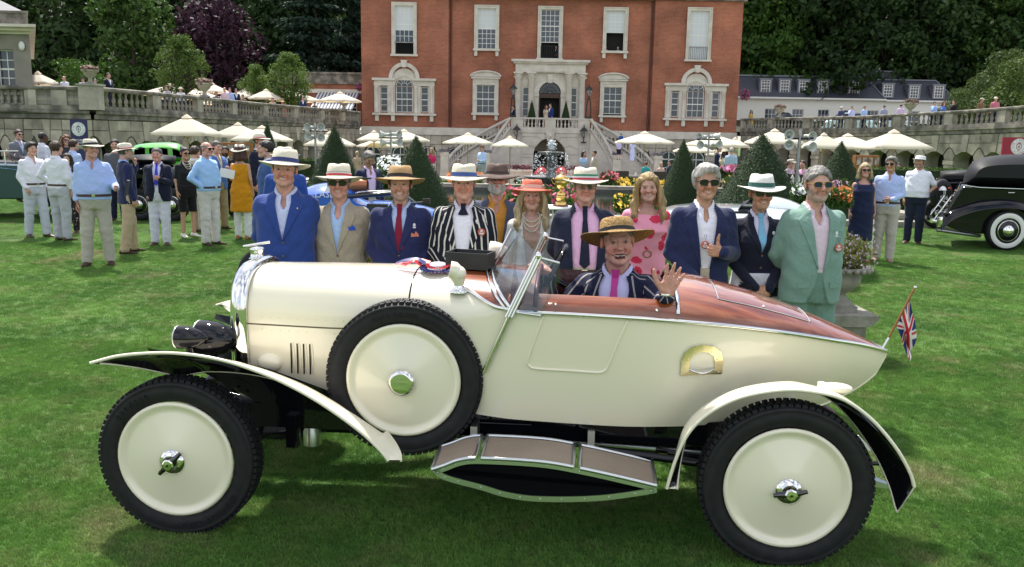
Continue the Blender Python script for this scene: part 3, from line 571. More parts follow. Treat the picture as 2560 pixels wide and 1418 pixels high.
# crescent retaining walls: arched bays of rusticated blocks, balustrade above
class Path:
 def __init__(s,P):s.P=np.array(P);d=np.linalg.norm(np.diff(s.P,axis=0),axis=1);s.S=np.concatenate([[0],np.cumsum(d)]);s.L=s.S[-1]
 def __call__(s,t,off=0.):
  x,y=np.interp(t,s.S,s.P[:,0]),np.interp(t,s.S,s.P[:,1]);e=.6
  dx=np.interp(t+e,s.S,s.P[:,0])-np.interp(t-e,s.S,s.P[:,0]);dy=np.interp(t+e,s.S,s.P[:,1])-np.interp(t-e,s.S,s.P[:,1]);l=math.hypot(dx,dy)
  return x+dy/l*off*s.sg,y-dx/l*off*s.sg
BALW=baluster_mesh(mat('baluster_stone',(.31,.285,.235),.9,col2=(.17,.155,.13),ns=6,nd_=6,bump=.3,objvar=.1),.62,.095)
def crescent(P,sg,label,blabel,pitch=1.38,R_=.49,lift=None,ny=None):
 W=Path(P);W.sg=sg;z0=-1.9;zt=2.40;W.lift=lift or(lambda t:0.)
 wall=thing('retaining_wall',label,'wall',(*W(W.L/2),-1.65));n=max(1,round(W.L/pitch));p=W.L/n;h=p/2;k_=R_/.49
 base=MB();tun=MB();zs=.95;RZ=.5
 def q(s,z,off):return(*W(s,off),z+W.lift(s/W.L)*min(1,max(0,(z-.5)/1.9)))
 for i in range(n):
  c=(i+.5)*p;A=np.linspace(0,PI,11)
  for a,bq in((c-h,c-R_),(c+R_,c+h)):base.add([q(a,z0,0),q(bq,z0,0),q(bq,zt,0),q(a,zt,0)],[(0,1,2,3)])
  for a0,a1 in zip(A,A[1:]):
   s0,s1,e0,e1=c+R_*math.cos(a0),c+R_*math.cos(a1),zs+RZ*math.sin(a0),zs+RZ*math.sin(a1)
   base.add([q(s0,e0,0),q(s1,e1,0),q(s1,zt,0),q(s0,zt,0)],[(0,1,2,3)])
   tun.add([q(s0,e0,0),q(s1,e1,0),q(s1,e1,-1.1),q(s0,e0,-1.1)],[(0,1,2,3)])
  for k in(-1,1):tun.add([q(c+k*R_,z0,0),q(c+k*R_,zs,0),q(c+k*R_,zs,-1.1),q(c+k*R_,z0,-1.1)],[(0,1,2,3)])
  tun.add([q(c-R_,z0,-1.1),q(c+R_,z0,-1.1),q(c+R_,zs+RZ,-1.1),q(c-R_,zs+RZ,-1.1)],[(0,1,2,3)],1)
  def blk_(poly,d=.06):
   b=MB();b.prism([(c+x,z)for x,z in poly][::sg],lambda t:q(t[0],t[1],-.02),lambda t:q(t[0],t[1],d));b.build('stone_block',WST2,wall)
  g=.015
  blk_([(-.105*k_,zs+.50),(.105*k_,zs+.50),(.17*k_,zt-.03),(-.17*k_,zt-.03)],.09)
  for k in(-1,1):
   m=lambda L:[(k*x,z)for x,z in(L if k>0 else L[::-1])]
   blk_(m([(.125*k_,zs+.49),(.40*k_,zs+.31),(h-.12*k_,zs+.66),(h-g,zs+.74),(h-g,zs+.95),(.16*k_,zs+.95)]))
   blk_(m([(.165*k_,zs+.98),(h-g,zs+.98),(h-g,zt-.03),(.19*k_,zt-.03)]))
  blk_([(R_+.03,zs+.03),(2*h-R_-.03,zs+.03),(2*h-R_+.05,zs+.27),(h+.10*k_,zs+.60),(h,zs+.68),(h-.10*k_,zs+.60),(R_-.05,zs+.27)])
  blk_([(R_-.03,zs-.24),(2*h-R_+.03,zs-.24),(2*h-R_+.03,zs),(R_-.03,zs)],.1)
  blk_([(R_+.02,zs-1.05),(2*h-R_-.02,zs-1.05),(2*h-R_-.02,zs-.27),(R_+.02,zs-.27)])
  blk_([(R_+.02,z0),(2*h-R_-.02,z0),(2*h-R_-.02,zs-1.08),(R_+.02,zs-1.08)])
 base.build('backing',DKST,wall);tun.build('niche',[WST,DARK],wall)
 T=np.linspace(0,W.L,n*2+1);b=MB()
 b.grid([[q(t,z,o)for o,z in((.0,2.38),(.12,2.42),(.12,2.60),(.22,2.66),(.22,2.78),(-.4,2.80))]for t in T][::1 if sg>0 else-1],smooth=False);b.build('cornice',MOSS,wall)
 bal=thing('balustrade',blabel,'balustrade',(*W(W.L/2),2.8));m=max(2,round(W.L/(3.3 if R_<.6 else 4.4)));pp=W.L/m;M_=WST
 b=MB();b.grid([[q(t,z,o)for o,z in((-.17,3.66),(.17,3.66),(.2,3.72),(.2,3.8),(.12,3.84),(-.2,3.84),(-.2,3.72))]for t in T][::1 if sg>0 else-1],smooth=False,cv=True);b.build('rail',MOSS,bal)
 b=MB();b.grid([[q(t,z,o)for o,z in((-.17,2.79),(.17,2.79),(.17,3.0),(-.17,3.0))]for t in T][::1 if sg>0 else-1],smooth=False,cv=True);b.build('base_course',MOSS,bal)
 for i in range(m+1):
  t=i*pp;a=.34;b=MB();lo,hi=max(0,t-a),min(W.L,t+a)
  b.add([q(lo,3.0,.15),q(hi,3.0,.15),q(hi,3.66,.15),q(lo,3.66,.15),q(lo,3.0,-.15),q(hi,3.0,-.15),q(hi,3.66,-.15),q(lo,3.66,-.15)],[(0,1,2,3),(7,6,5,4),(0,4,5,1),(2,6,7,3),(1,5,6,2),(0,3,7,4)]);b.build('pedestal',WST,bal)
  if i<m:
   nb=8 if R_<.6 else 9
   for k in range(nb):
    s=t+a+(pp-2*a)*(k+.5)/nb;put('baluster',BALW,bal,wc=True).location=q(s,3.02,0)
 return W
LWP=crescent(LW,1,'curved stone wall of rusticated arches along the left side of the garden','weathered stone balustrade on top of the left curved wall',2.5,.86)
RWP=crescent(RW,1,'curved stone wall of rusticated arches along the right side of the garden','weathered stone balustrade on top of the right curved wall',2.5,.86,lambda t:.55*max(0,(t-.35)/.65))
sw=catmull([(-21.5,38.5),(-18.8,38.5)],6)
crescent(sw,1,'short straight piece of arched stone wall beside the grey pavilion','short straight balustrade between the grey pavilion and the corner pedestal')
pw=catmull([(-34,38.8),(-21.5,38.8)],10);SWP=crescent(pw,1,'arched stone basement wall under the grey pavilion','stone blocking course under the pavilion windows')
b=MB();b.bb(-19.2,-18.4,38.2,38.9,2.82,3.86);b.bb(-19.27,-18.33,38.13,38.97,3.86,3.95);cp=tag(b.build('corner_pedestal',WST),'large square stone pedestal carrying an urn at the corner of the left balustrade','pedestal')
def behind(u,P,d=.9):
 r_=ray(u,290);k=r_.x/r_.y;P=np.array(P);f=P[:,0]-k*P[:,1];i=np.where(np.sign(f[:-1])!=np.sign(f[1:]))[0];Y=min([P[j,1]+(P[j+1,1]-P[j,1])*f[j]/(f[j]-f[j+1])for j in i])if len(i)else P[np.argmin(abs(f)),1];return Y+d
um=MB();um.lathe([(.30,0),(.30,.06),(.12,.14),(.10,.30),(.16,.36),(.30,.48),(.36,.62),(.42,.68),(.46,.70),(.46,.76),(.36,.77)],18);UME=um.mesh('bowl',WST)
um=MB();R=random.Random(4)
for _ in range(150):
 a,r,z=R.random()*6.3,.44*math.sqrt(R.random()),.76+R.uniform(0,.26);um.box((r*math.cos(a),r*math.sin(a),z-(r*.2)),(.11,.10,.05),R=Matrix.Rotation(R.random()*3,3,(R.random(),R.random(),1)))
UFL=um.mesh('flowers',mat('dusty_pink_petal',(.30,.15,.14),.8,col2=(.12,.12,.06),ns=9))
def urn(p,s,label):
 t=thing('urn',label,'urn',p,group='planted urns on the balustrades');t.scale=(s,s,s);put('bowl',UME,t);put('flowers',UFL,t)
urn((-18.8,38.55,3.95),.78,'stone urn of pink flowers on the corner pedestal near the grey pavilion')
for u,Y,lab in((513,behind(513,LW,.1),'stone urn on the left balustrade beside the small bushy tree'),(860,behind(860,LW,.1),'stone urn at the house end of the left balustrade')):
 p=at(u,270,Y);urn((p.x,Y,3.84),1.0,lab)
for u,Y,lab in((1950,behind(1950,RW,.1),'stone urn on the right balustrade in front of the dark parked car'),(2276,behind(2276,RW,.1),'stone urn of pink flowers on the right balustrade beside three standing visitors')):
 p=at(u,270,Y);urn((p.x,Y,3.84),1.0,lab)
# trees
BARK=mat('bark',(.06,.045,.033),.95,col2=(.03,.025,.02),ns=6,bump=.4)
def leaf_cloud(blobs,n,size,seed,flat=0.0,droop=0.):
 """n leaf quads spread through the shells of ellipsoid blobs (c, r)"""
 g=np.random.default_rng(seed);w=np.array([r[0]*r[1]+r[1]*r[2]+r[0]*r[2]for c,r in blobs]);k=g.choice(len(blobs),n,p=w/w.sum())
 C=np.array([b[0]for b in blobs])[k];Rr=np.array([b[1]for b in blobs])[k]
 d=g.normal(size=(n,3));d/=np.linalg.norm(d,axis=1,keepdims=True);rad=g.uniform(.55,1.06,(n,1))**.6
 P=C+d*Rr*rad;nrm=d+g.normal(size=(n,3))*.7;nrm[:,2]+=flat;nrm/=np.linalg.norm(nrm,axis=1,keepdims=True)
 t=np.cross(nrm,g.normal(size=(n,3)));t/=np.linalg.norm(t,axis=1,keepdims=True);bt=np.cross(nrm,t)
 s=size*g.uniform(.6,1.3,(n,1));a,b=t*s,bt*s*.55
 V=np.stack([P-a,P-b*.9+a*.1,P+a,P+b+a*.1],1).reshape(-1,3);F=np.arange(4*n).reshape(n,4);return V,F
def crown_blobs(seed,H,R,n,zlo=.3,cone=False):
 g=random.Random(seed);out=[]
 for i in range(n):
  f=g.random();z=H*(zlo+(1-zlo)*f)
  rr=R*((1-f*.92)if cone else math.sqrt(max(.05,1-((f-.42)/.62)**2)));a=g.random()*2*PI;q=rr*g.uniform(.25,.8)
  s=R*g.uniform(.22,.42)*(.75 if cone else 1);out.append(((q*math.cos(a),q*math.sin(a),z),(s,s,s*g.uniform(.6,.9))))
 return out
def trunk_mesh(H,r,seed,limbs=5,multi=1):
 g=random.Random(seed);b=MB()
 for m_ in range(multi):
  a0=g.random()*6.3;dx,dy=(.12*H*math.cos(a0+m_*2),.12*H*math.sin(a0+m_*2))if multi>1 else(0,0)
  pts=[(dx*t+g.uniform(-.02,.02)*H*t,dy*t+g.uniform(-.02,.02)*H*t,H*.8*t)for t in np.linspace(0,1,6)];b.tube(pts,[r*(1-.8*t)for t in np.linspace(0,1,6)],7)
  for k in range(limbs):
   t=g.uniform(.35,.8);p=Vector(pts[int(t*5)]);a=g.random()*6.3;l=H*g.uniform(.15,.3);q=p+Vector((l*math.cos(a),l*math.sin(a),l*.6));b.tube([p,(p+q)/2+Vector((0,0,l*.05)),q],[r*.35,r*.25,r*.08],5)
 return b.mesh('trunk',BARK)
TREES={}
def tree_kind(k,H,R,nb,n,size,m,seed,zlo=.3,cone=False,flat=0.,limbs=5,multi=1,blobs=None):
 V,F=leaf_cloud(blobs or crown_blobs(seed,H,R,nb,zlo,cone),n,size,seed,flat);TREES[k]=(npmesh('crown',V,F,[m],smooth=False),trunk_mesh(H,H*.018+.05,seed,limbs,multi))
def tree(k,name,label,loc,s=1.,rz=0.,group=None,sz=1.):
 t=thing(name,label,'tree',loc,rz,group);t.scale=(s,s,s*sz);put('crown',TREES[k][0],t);put('trunk',TREES[k][1],t);return t
DG=leafmat('dark_leaf',(0.016,0.037,0.011),(0.046,0.090,0.022));MG=leafmat('mid_leaf',(0.028,0.070,0.014),(0.081,0.155,0.031));CG=leafmat('conifer_needle',(0.014,0.034,0.020),(0.034,0.068,0.037));LG=leafmat('fresh_leaf',(.065,.12,.022),(.12,.19,.038));PU=leafmat('copper_leaf',(0.025,0.012,0.022),(0.065,0.028,0.046));BG_=leafmat('bright_leaf',(.04,.10,.012),(.075,.15,.022))
tree_kind('dark',16,5.2,46,5200,.34,DG,11,.12);tree_kind('dark2',18,5.0,52,5200,.36,DG,12,.10);tree_kind('mid',15,5.0,44,5000,.34,MG,13,.14)
tree_kind('fir',19,3.9,60,5200,.36,CG,14,.05,True);
g=random.Random(3);cb=[]
for z in np.linspace(2.5,15.5,9):
 for _ in range(7):a=g.random()*6.3;q=g.uniform(1,5.4*(1-(z-2)/18));cb.append(((q*math.cos(a),q*math.sin(a),z+g.uniform(-.4,.4)),(1.9,1.9,.32)))
tree_kind('cedar',16,5,0,6000,.30,CG,15,flat=1.2,blobs=cb)
tree_kind('copper',12,5.3,60,7000,.27,PU,16,.06);tree_kind('bright',12,4.6,40,5200,.27,BG_,17,.1)
g=random.Random(8);tb_=[]
for _ in range(110):a=g.random()*6.3;z=g.uniform(1.3,4.5);q=g.random()**.6*(1.45 if z<3.2 else 1.45*(4.9-z)/1.7)*(.55+.45*min(1,(z-1.0)/1.2));tb_.append(((q*math.cos(a),q*math.sin(a),z),(.30,.30,.36)))
tree_kind('terrace',4.4,1.55,0,7000,.075,LG,18,multi=4,limbs=6,blobs=tb_);tree_kind('bush',4.2,2.6,40,8000,.095,BG_,19,.02,multi=3)
R=random.Random(21);cnt={}
LAB={'dark':'dense dark broadleaf','dark2':'tall shadowy tree','mid':'mid green tree','fir':'pointed dark conifer'}
def wood(x,y,k=None,s=None):
 k=k or R.choice(['dark','dark','dark2','dark2','mid','fir']);uu=1280+x/y*FPX
 if uu<-160 or uu>2720:return
 zone=next(z_ for lim,z_ in((110,'above the grey pavilion'),(260,'above the rounded bush'),(420,'left of the copper beech'),(640,'behind the copper beech'),(800,'around the cedar'),(930,'against the left edge of the house'),(1845,'behind the house'),(2010,'against the right edge of the house'),(2180,'above the slate roof dormers'),(2330,'above the flat roof box'),(2460,'right of the coach house'),(9999,'at the right edge of the picture'))if uu<lim);depth='near' if y<97 else 'second' if y<108 else 'third' if y<121 else 'far'
 tree(k,{'fir':'conifer_tree'}.get(k,'woodland_tree'),LAB[k]+' in the wood, %s rank, %s'%(depth,zone),(x,y,zh(x,y)-.4),s or R.uniform(.85,1.2),R.random()*6.3,{'fir':'conifers in the wood','mid':'mid green trees in the wood'}.get(k,'dark trees in the wood' if k=='dark' else 'tall shadowy trees in the wood'))
for row,(y,sp,k0)in enumerate(((92,5.8,None),(102,5.6,None),(114,6.2,None),(128,7,None))):
 for x in np.arange(-62 if row<2 else-72,76 if row<2 else 84,sp):
  xx,yy_=x+R.uniform(-1.6,1.6),y+R.uniform(-2.5,2.5)+(8 if x>18 and row==0 else 0)
  if-15<xx<21 and row<3:continue
  u=1280+xx/yy_*FPX
  if row==0 and(450<u<660 or 1860<u<2040 or 690<u<880):continue
  wood(xx,yy_)
p=at(545,150,86);tree('copper','copper_beech','dark purple copper beech standing out from the green wood on the left',(p.x,86,1.6),1.02,.4)
p=at(790,150,89);tree('cedar','cedar_tree','blue green cedar with flat tiers of branches left of the house',(p.x,89,1.5),1.05,1.1)
p=at(880,150,93);tree('fir','conifer_tree','narrow dark conifer close against the left edge of the house',(p.x,93,3),1.0,2.)
p=at(335,150,80);tree('mid','woodland_tree','yellowish green tree catching light left of the purple beech',(p.x,80,1.5),.88,2.1)
p=at(1925,120,100);tree('bright','woodland_tree','bright fresh green tree above the slate roof right of the house',(p.x,100,5.2),1.05,2.1)
p=at(2085,140,104);tree('mid','woodland_tree','olive green tree with gaps above the end of the slate roof',(p.x,104,4.5),1.0,.7)
p=at(180,200,45.5);tree('bush','rounded_bush','big rounded light green bush behind the left terrace visitors',(p.x,45.5,2.0),.78,.4)
p=at(455,240,53);tree('terrace','terrace_tree','multi-stemmed young green tree on the left terrace, largest of three',(p.x,53,2.7),1.05,1.)
p=at(640,250,68.5);tree('terrace','terrace_tree','young green tree on the left terrace, between two taller ones',(p.x,68.5,2.7),.95,2.2)
p=at(725,250,67);tree('terrace','terrace_tree','young green tree on the left terrace nearest the brick wing',(p.x,67,2.7),1.12,4.2)
SHC=TREES['bush'][0].copy();SHC.materials[0]=leafmat('olive_leaf',(.035,.065,.013),(.085,.13,.030))
for u,Y,s,z,lab in((2470,64,1.0,2.4,'sunlit olive green shrub behind the right balustrade'),(2560,58,1.15,2.4,'tall olive green shrub at the right edge behind the balustrade'),(2405,68,.85,2.4,'glossy dark leaved shrub beside the end of the slate roof'),(2520,76,1.5,3.2,'high bank of green shrubs behind the right terrace')):
 p=at(u,200,Y);t=tree('bush','shrub',lab,(p.x,Y,z),s,u*.3);t['category']='shrub';t.children[0].data=SHC if t.children[0].name.startswith('crown')else t.children[0].data
# clipped yew cones
YEW=leafmat('yew_needle',(.012,.030,.007),(.035,.065,.016),tr=.15)
def cone_mesh(H,R,seed,n=23000,pw=.92):
 g=np.random.default_rng(seed);f=1-np.sqrt(g.uniform(0,1,n));z=H*f;r=R*(1-f)**pw*(1+.05*np.sin(g.uniform(0,6.3,n)))*g.uniform(.9,1.03,n)
 a=g.uniform(0,2*PI,n);P=np.stack([r*np.cos(a),r*np.sin(a),z],1);nr=np.stack([np.cos(a),np.sin(a),np.full(n,.45)],1)+g.normal(size=(n,3))*.55
 nr/=np.linalg.norm(nr,axis=1,keepdims=True);t=np.cross(nr,g.normal(size=(n,3)));t/=np.linalg.norm(t,axis=1,keepdims=True);bt=np.cross(nr,t);s=(.0082*H/2*1.5)*g.uniform(.6,1.4,(n,1))
 V=np.stack([P-t*s,P-bt*s*.45,P+t*s,P+bt*s*.45],1).reshape(-1,3);F=np.arange(4*n).reshape(n,4)
 b=MB();b.lathe([(R*.95*(1-k)**pw,H*k*.98)for k in np.linspace(0,1,9)],20);o=len(V)
 return npmesh('foliage',V,F,[YEW],smooth=False),b.mesh('core',mat('yew_core',(.016,.036,.009),.95))
CONES=[cone_mesh(2.6,1.02,s)for s in(1,2,3)]
for i,(u,vt,vb,wd,Y,lab)in enumerate(((835,310,480,148,21,'tall clipped yew cone behind the man in the beige linen jacket'),(1040,336,470,140,22.5,'clipped yew cone behind the tan fedora'),(1710,345,500,118,24,'slim clipped yew cone left of the grey haired man in sunglasses'),(1908,326,500,210,18.0,'largest clipped yew cone, behind the woman in the white panama hat'),(2105,350,478,130,24.5,'broad clipped yew cone behind the green suit'),(668,303,440,80,26,'narrow clipped yew cone behind the woman in the mustard dress'))):
 p=at(u,vt,Y);z0=zg(Y)-.05;H=p.z-z0;t=thing('topiary_cone',lab,'topiary',(p.x,Y,z0),i*1.3,'clipped yew cones in the formal garden')
 f,c=CONES[i%3];wr=wd/2/FPX*Y/((H-(at(u,vb,Y).z-z0))/H)**.92
 t.scale=(wr/1.02,wr/1.02,H/2.6);put('foliage',f,t);put('core',c,t)
# parasols
CANV=mat('cream_canvas',(.66,.63,.56),.85);
def canvas_mat():
 m=bpy.data.materials.new('parasol_canvas');m.use_nodes=True;nt=m.node_tree;L=nt.links.new;b=nt.nodes['Principled BSDF'];b.inputs['Base Color'].default_value=(.74,.70,.61,1);b.inputs['Roughness'].default_value=.9
 t=nd(nt,'ShaderNodeBsdfTranslucent');t.inputs[0].default_value=(.80,.62,.38,1);ms=nd(nt,'ShaderNodeMixShader');ms.inputs[0].default_value=.38;L(b.outputs[0],ms.inputs[1]);L(t.outputs[0],ms.inputs[2]);L(ms.outputs[0],nt.nodes['Material Output'].inputs[0]);return m
CAN=canvas_mat();POLE=mat('parasol_pole',(.30,.26,.20),.5)
def parasol_parts(w,drop,square):
 b=MB();n=4 if square else 8;a0=PI/4 if square else PI/8;k=8;N=n*k
 def rim(i):
  a=a0+2*PI*(i//k)/n;a2=a0+2*PI*(i//k+1)/n;t=(i%k)/k;r=w/2*(1.41 if square else 1.08);return np.array([r*(math.cos(a)*(1-t)+math.cos(a2)*t),r*(math.sin(a)*(1-t)+math.sin(a2)*t)]),t
 rows=[]
 for f in(.13,.35,.6,.82,1.):
  row=[]
  for i in range(N):c,t=rim(i);sag=.05*w*f*math.sin(PI*t)*.5;row.append((c[0]*f,c[1]*f,-drop*f**1.08-sag*.5))
  rows.append(row)
 rows.append([(x*1.002,y*1.002,z-.07)for x,y,z in rows[-1]]);b.grid(rows,cv=True);b.add([rows[0][i]for i in range(N)]+[(0,0,.02)],[(i,(i+1)%N,N)for i in range(N)],0,True)
 can=b.mesh('canopy',CAN);b=MB();b.grid([[(x*q,y*q,z+dz)for x,y,z in rows[0]]for q,dz in((1.25,.02),(.5,.12),(.05,.17))],cv=True);vent=b.mesh('vent',CAN)
 b=MB()
 for j in range(n):
  a=a0+2*PI*j/n;r=w/2*(1.41 if square else 1.08);b.tube([(0.05*math.cos(a),.05*math.sin(a),-.06),(r*.5*math.cos(a),r*.5*math.sin(a),-drop*.5-.05),(r*.98*math.cos(a),r*.98*math.sin(a),-drop-.05)],.014,4);b.tube([(0.05*math.cos(a),.05*math.sin(a),-drop*1.3),(r*.5*math.cos(a),r*.5*math.sin(a),-drop*.5-.06)],.012,4)
 return can,vent,b.mesh('ribs',POLE)
PAR={}
def parasol(u,v,w_px,Y,base,label,square=False,drop=.55,grp='cream parasols in the garden',rz=0.):
 p=at(u,v,Y);w=round(w_px/FPX*Y/(1.41 if square and abs(rz)<.1 else 1.0),1);k=(w,drop,square)
 if k not in PAR:
  b=MB();b.tube([(0,0,-6),(0,0,.08)],.035,7);b.lathe([(.06,0),(.06,.08),(.0,.16)],8,(0,0,.06));PAR[k]=parasol_parts(w,drop,square)
 t=thing('parasol',label,'parasol',(p.x,Y,base),rz,grp);h=p.z-base
 for n_,m in zip(('canopy','vent','ribs'),PAR[k]):put(n_,m,t,(0,0,h))
 b=MB();b.tube([(0,0,0),(0,0,h+.02)],.032,7);b.lathe([(.32,0),(.32,.05),(.05,.09)],12);b.build('pole',POLE,t,wc=False);return t
G1,G2_='cream parasols on the lower terrace','cream parasols on the left upper terrace'
for u,v,w,Y,lab,sq in((467,292,182,33,'large square cream parasol in front of the left arches',True),(595,310,145,46,'cream parasol half hidden behind another, left of the narrow yew cone',True),(655,318,170,44,'cream parasol directly behind the narrow yew cone',True),(825,332,150,46,'cream parasol behind the tall yew cone and the horn loudspeakers',True),(935,329,82,58,'small cream parasol left of the house basement, behind horn loudspeakers',False),(1010,327,124,52,'cream parasol partly hidden by a yew cone before the left Venetian window',False),(950,345,110,60,'low cream parasol between two others by the basement windows',False),(1170,335,122,56,'cream parasol at the foot of the left stairs',False),(1275,343,92,58,'cream parasol next to the lower arch',False),(1612,332,138,52,'cream parasol over the dark wicker dining table by the right stairs',False),(1790,338,150,50,'cream parasol behind the four horn loudspeakers',False),(1735,357,95,58,'small low parasol left of the horn loudspeakers by the basement windows',False),(1805,366,70,60,'lowest small parasol below the horn loudspeakers',False),(1838,346,66,60,'small parasol over three standing guests',False),(1937,326,160,46,'cream parasol behind the largest yew cone',True),(2060,336,120,44,'cream parasol to the right of the paired horn loudspeakers',True),(2120,338,180,46,'cream parasol behind the broad yew cone',True),(2235,329,190,36,'large square cream parasol in front of the right arches',True)):
 parasol(u,v,w,Y,zg(Y),lab,sq,.62 if sq else .55,G1)
for u,v,w,Y,lab in((425,212,130,58,'cream parasol on the left terrace behind the largest young tree'),(480,222,150,60,'cream parasol on the left terrace to the right of the multi-stemmed tree'),(530,209,82,66,'cream parasol with dark ribs above the stone urn'),(612,223,82,68,'cream parasol on the left terrace above three leaning visitors'),(665,225,80,66,'cream parasol on the left terrace beside the third young tree'),(748,232,110,70,'cream parasol mostly hidden by the third young tree'),(850,232,100,68,'cream parasol under the striped awning'),(560,240,110,70,'low cream parasol behind the terrace guests')):
 parasol(u,v,w,Y,TERZ,lab,False,.62,G2_)
p_=parasol(95,183,110,44,TERZ,'white parasol corner showing beside the grey pavilion',True,.5,G2_)
# pond, fountain, hedges, fence
WAT=mat('pond_water',(.012,.02,.012),.06,spec=.6,bump=.25,bs=3)
KERB=mat('pond_kerb',(.36,.33,.28),.9,col2=(.18,.17,.14),ns=2.5,bump=.3)
pd=thing('garden_pond','long rectangular ornamental pond with a low stone rim around the fountain','pond',(3,27,-.1));x0,x1,y0,y1=-6.6,11.0,20.5,31
b=MB();b.bb(x0,x1,y1-.45,y1,-.3,.30);b.bb(x0,x1,y0,y0+.45,-.3,.14);b.bb(x0,x0+.45,y0+.452,y1-.452,-.3,.14);b.bb(x1-.45,x1,y0+.452,y1-.452,-.3,.14);b.build('rim',KERB,pd)
b=MB();b.bb(x0+.3,x1-.3,y1-.62,y1-.452,-.3,.2);b.build('inner_wall',mat('wet_stone',(.04,.042,.036),.5,col2=(.09,.09,.075),ns=4),pd)
b=MB();b.add([(x0+.4,y0+.4,.06),(x1-.4,y0+.4,.06),(x1-.4,y1-.5,.06),(x0+.4,y1-.5,.06)],[(0,1,2,3)]);tag(b.build('water',WAT,pd),kind='structure')
fx=at(1377,440,26).x;FZ=.06
ft=thing('fountain','tiered stone fountain in the middle of the pond with water spilling over','fountain',(fx,26,FZ));FST=mat('fountain_stone',(.17,.18,.165),.45,col2=(.08,.085,.08),ns=5,bump=.3)
zf=lambda v:at(1377,v,26).z
b=MB();b.lathe([(.42,0),(.42,.15),(.22,.25),(.16,zf(470)-FZ),(.2,zf(462)-FZ),(.25,zf(452)-FZ)],20,(fx,26,FZ));b.build('pedestal',FST,ft)
b=MB();b.lathe([(.1,zf(462)),(.5,zf(455)),(.80,zf(444)),(.82,zf(441)),(.74,zf(442)),(0,zf(446))],28,(fx,26,0));b.build('lower_bowl',FST,ft)
b=MB();b.lathe([(.18,zf(446)),(.12,zf(425)),(.13,zf(395)),(.2,zf(388)),(.40,zf(382)),(.41,zf(380)),(.3,zf(380)),(.1,zf(378)),(.16,zf(374)),(0,zf(374))],24,(fx,26,0));b.build('upper_bowl',FST,ft)
FOAM=mat('water_spray',(.80,.83,.85),.25,spec=.6);R=random.Random(5)
def spray(name,pts):
 b=MB()
 for(x,y,z,r)in pts:
  A=[Vector((R.gauss(0,1),R.gauss(0,1),R.gauss(0,1))).normalized()*r for _ in range(4)];b.add([Vector((x,y,z))+a for a in A],[(0,1,2),(0,2,3),(0,3,1),(1,3,2)])
 return tag(b.build(name,FOAM,ft),kind='stuff')
pts=[(fx+R.gauss(0,.05),26+R.gauss(0,.05),R.uniform(zf(378),zf(352)),R.uniform(.02,.05))for _ in range(260)];spray('water_jet',pts)
pts=[]
for _ in range(620):
 k=R.randrange(16);a=k*PI/8+R.gauss(0,.09)+(.5 if k%3 else 0);t=R.random()**.8;r=.41+.16*math.sqrt(t)+R.gauss(0,.02)-.15*(t>.7);pts.append((fx+r*math.cos(a),26+r*math.sin(a),zf(380)-(zf(380)-zf(440))*t,R.uniform(.008,.032)*(1.2-t*.5)))
for _ in range(160):a=R.random()*6.3;r=R.uniform(.1,.75);pts.append((fx+r*math.cos(a),26+r*math.sin(a),zf(441)+R.random()**2*.12,R.uniform(.01,.03)))
for _ in range(120):a=R.gauss(-1.6,1.2);t=R.random();pts.append((fx+.8*math.cos(a)+R.gauss(0,.02),26+.8*math.sin(a),zf(442)-(zf(442)-FZ)*t,R.uniform(.01,.03)))
spray('falling_water',pts)
GOLD=mat('gilt',(.80,.52,.16),.22,1.0)
tx=at(1402,500,12.5);cup=thing('trophy_cup','tall gilt lidded trophy cup with two handles on a wooden plinth','trophy',(tx.x,12.5,tx.z));zc=lambda v:at(1402,v,12.5).z;m=.0405/10
rp_=lambda px:px/FPX*12.5
b=MB();b.lathe([(rp_(11),zc(488)),(rp_(11),zc(484)),(rp_(8),zc(481)),(rp_(3.5),zc(478)),(rp_(3),zc(474)),(rp_(6),zc(472)),(rp_(12),zc(468)),(rp_(15),zc(460)),(rp_(16),zc(454)),(rp_(15),zc(451)),(rp_(17),zc(449)),(rp_(17.5),zc(447))],24,(tx.x,12.5,0));b.build('bowl',GOLD,cup)
b=MB();b.lathe([(rp_(17.5),zc(447)),(rp_(16),zc(444)),(rp_(9),zc(439)),(rp_(4),zc(437)),(rp_(3),zc(435)),(rp_(4),zc(433)),(rp_(1),zc(431)),(0,zc(427))],24,(tx.x,12.5,0));b.build('lid',GOLD,cup)
for q in(-1,1):b=MB();b.tube([(tx.x+q*rp_(x),12.5,zc(v))for x,v in((15,461),(21,458),(24,450),(21,446),(17,449))],.005,6);b.build('handle',GOLD,cup)
b=MB();b.lathe([(rp_(12),zc(503)),(rp_(12),zc(495)),(rp_(13),zc(494)),(rp_(11),zc(489)),(0,zc(488))],20,(tx.x,12.5,0));b.lathe([(rp_(14),zc(512)),(rp_(14),zc(505)),(0,zc(505))],20,(tx.x,12.5,0));b.build('foot',GOLD,cup)
b=MB();b.lathe([(rp_(19),zc(516)),(rp_(19),zc(512)),(rp_(15),zc(511.9)),(0,zc(511.8))],20,(tx.x,12.5,0));b.build('plinth',mat('mahogany_plinth',(.12,.03,.018),.35),cup)
tb=thing('side_table','small white side table under the trophy cup','table',(tx.x,12.5,0));zt_=zc(516)
b=MB();b.lathe([(0,zt_-.03),(.32,zt_-.03),(.33,zt_-.015),(.32,zt_),(0,zt_)],28,(tx.x-.12,12.5,0));b.build('table_top',WHT,tb)
for a in(.5,2.6,4.7):b=MB();b.tube([(tx.x-.12+.22*math.cos(a),12.5+.22*math.sin(a),0),(tx.x-.12+.2*math.cos(a),12.5+.2*math.sin(a),zt_-.03)],.015,6);b.build('leg',WHT,tb)
HDG=leafmat('box_leaf',(.03,.065,.012),(.075,.125,.022),tr=.2)
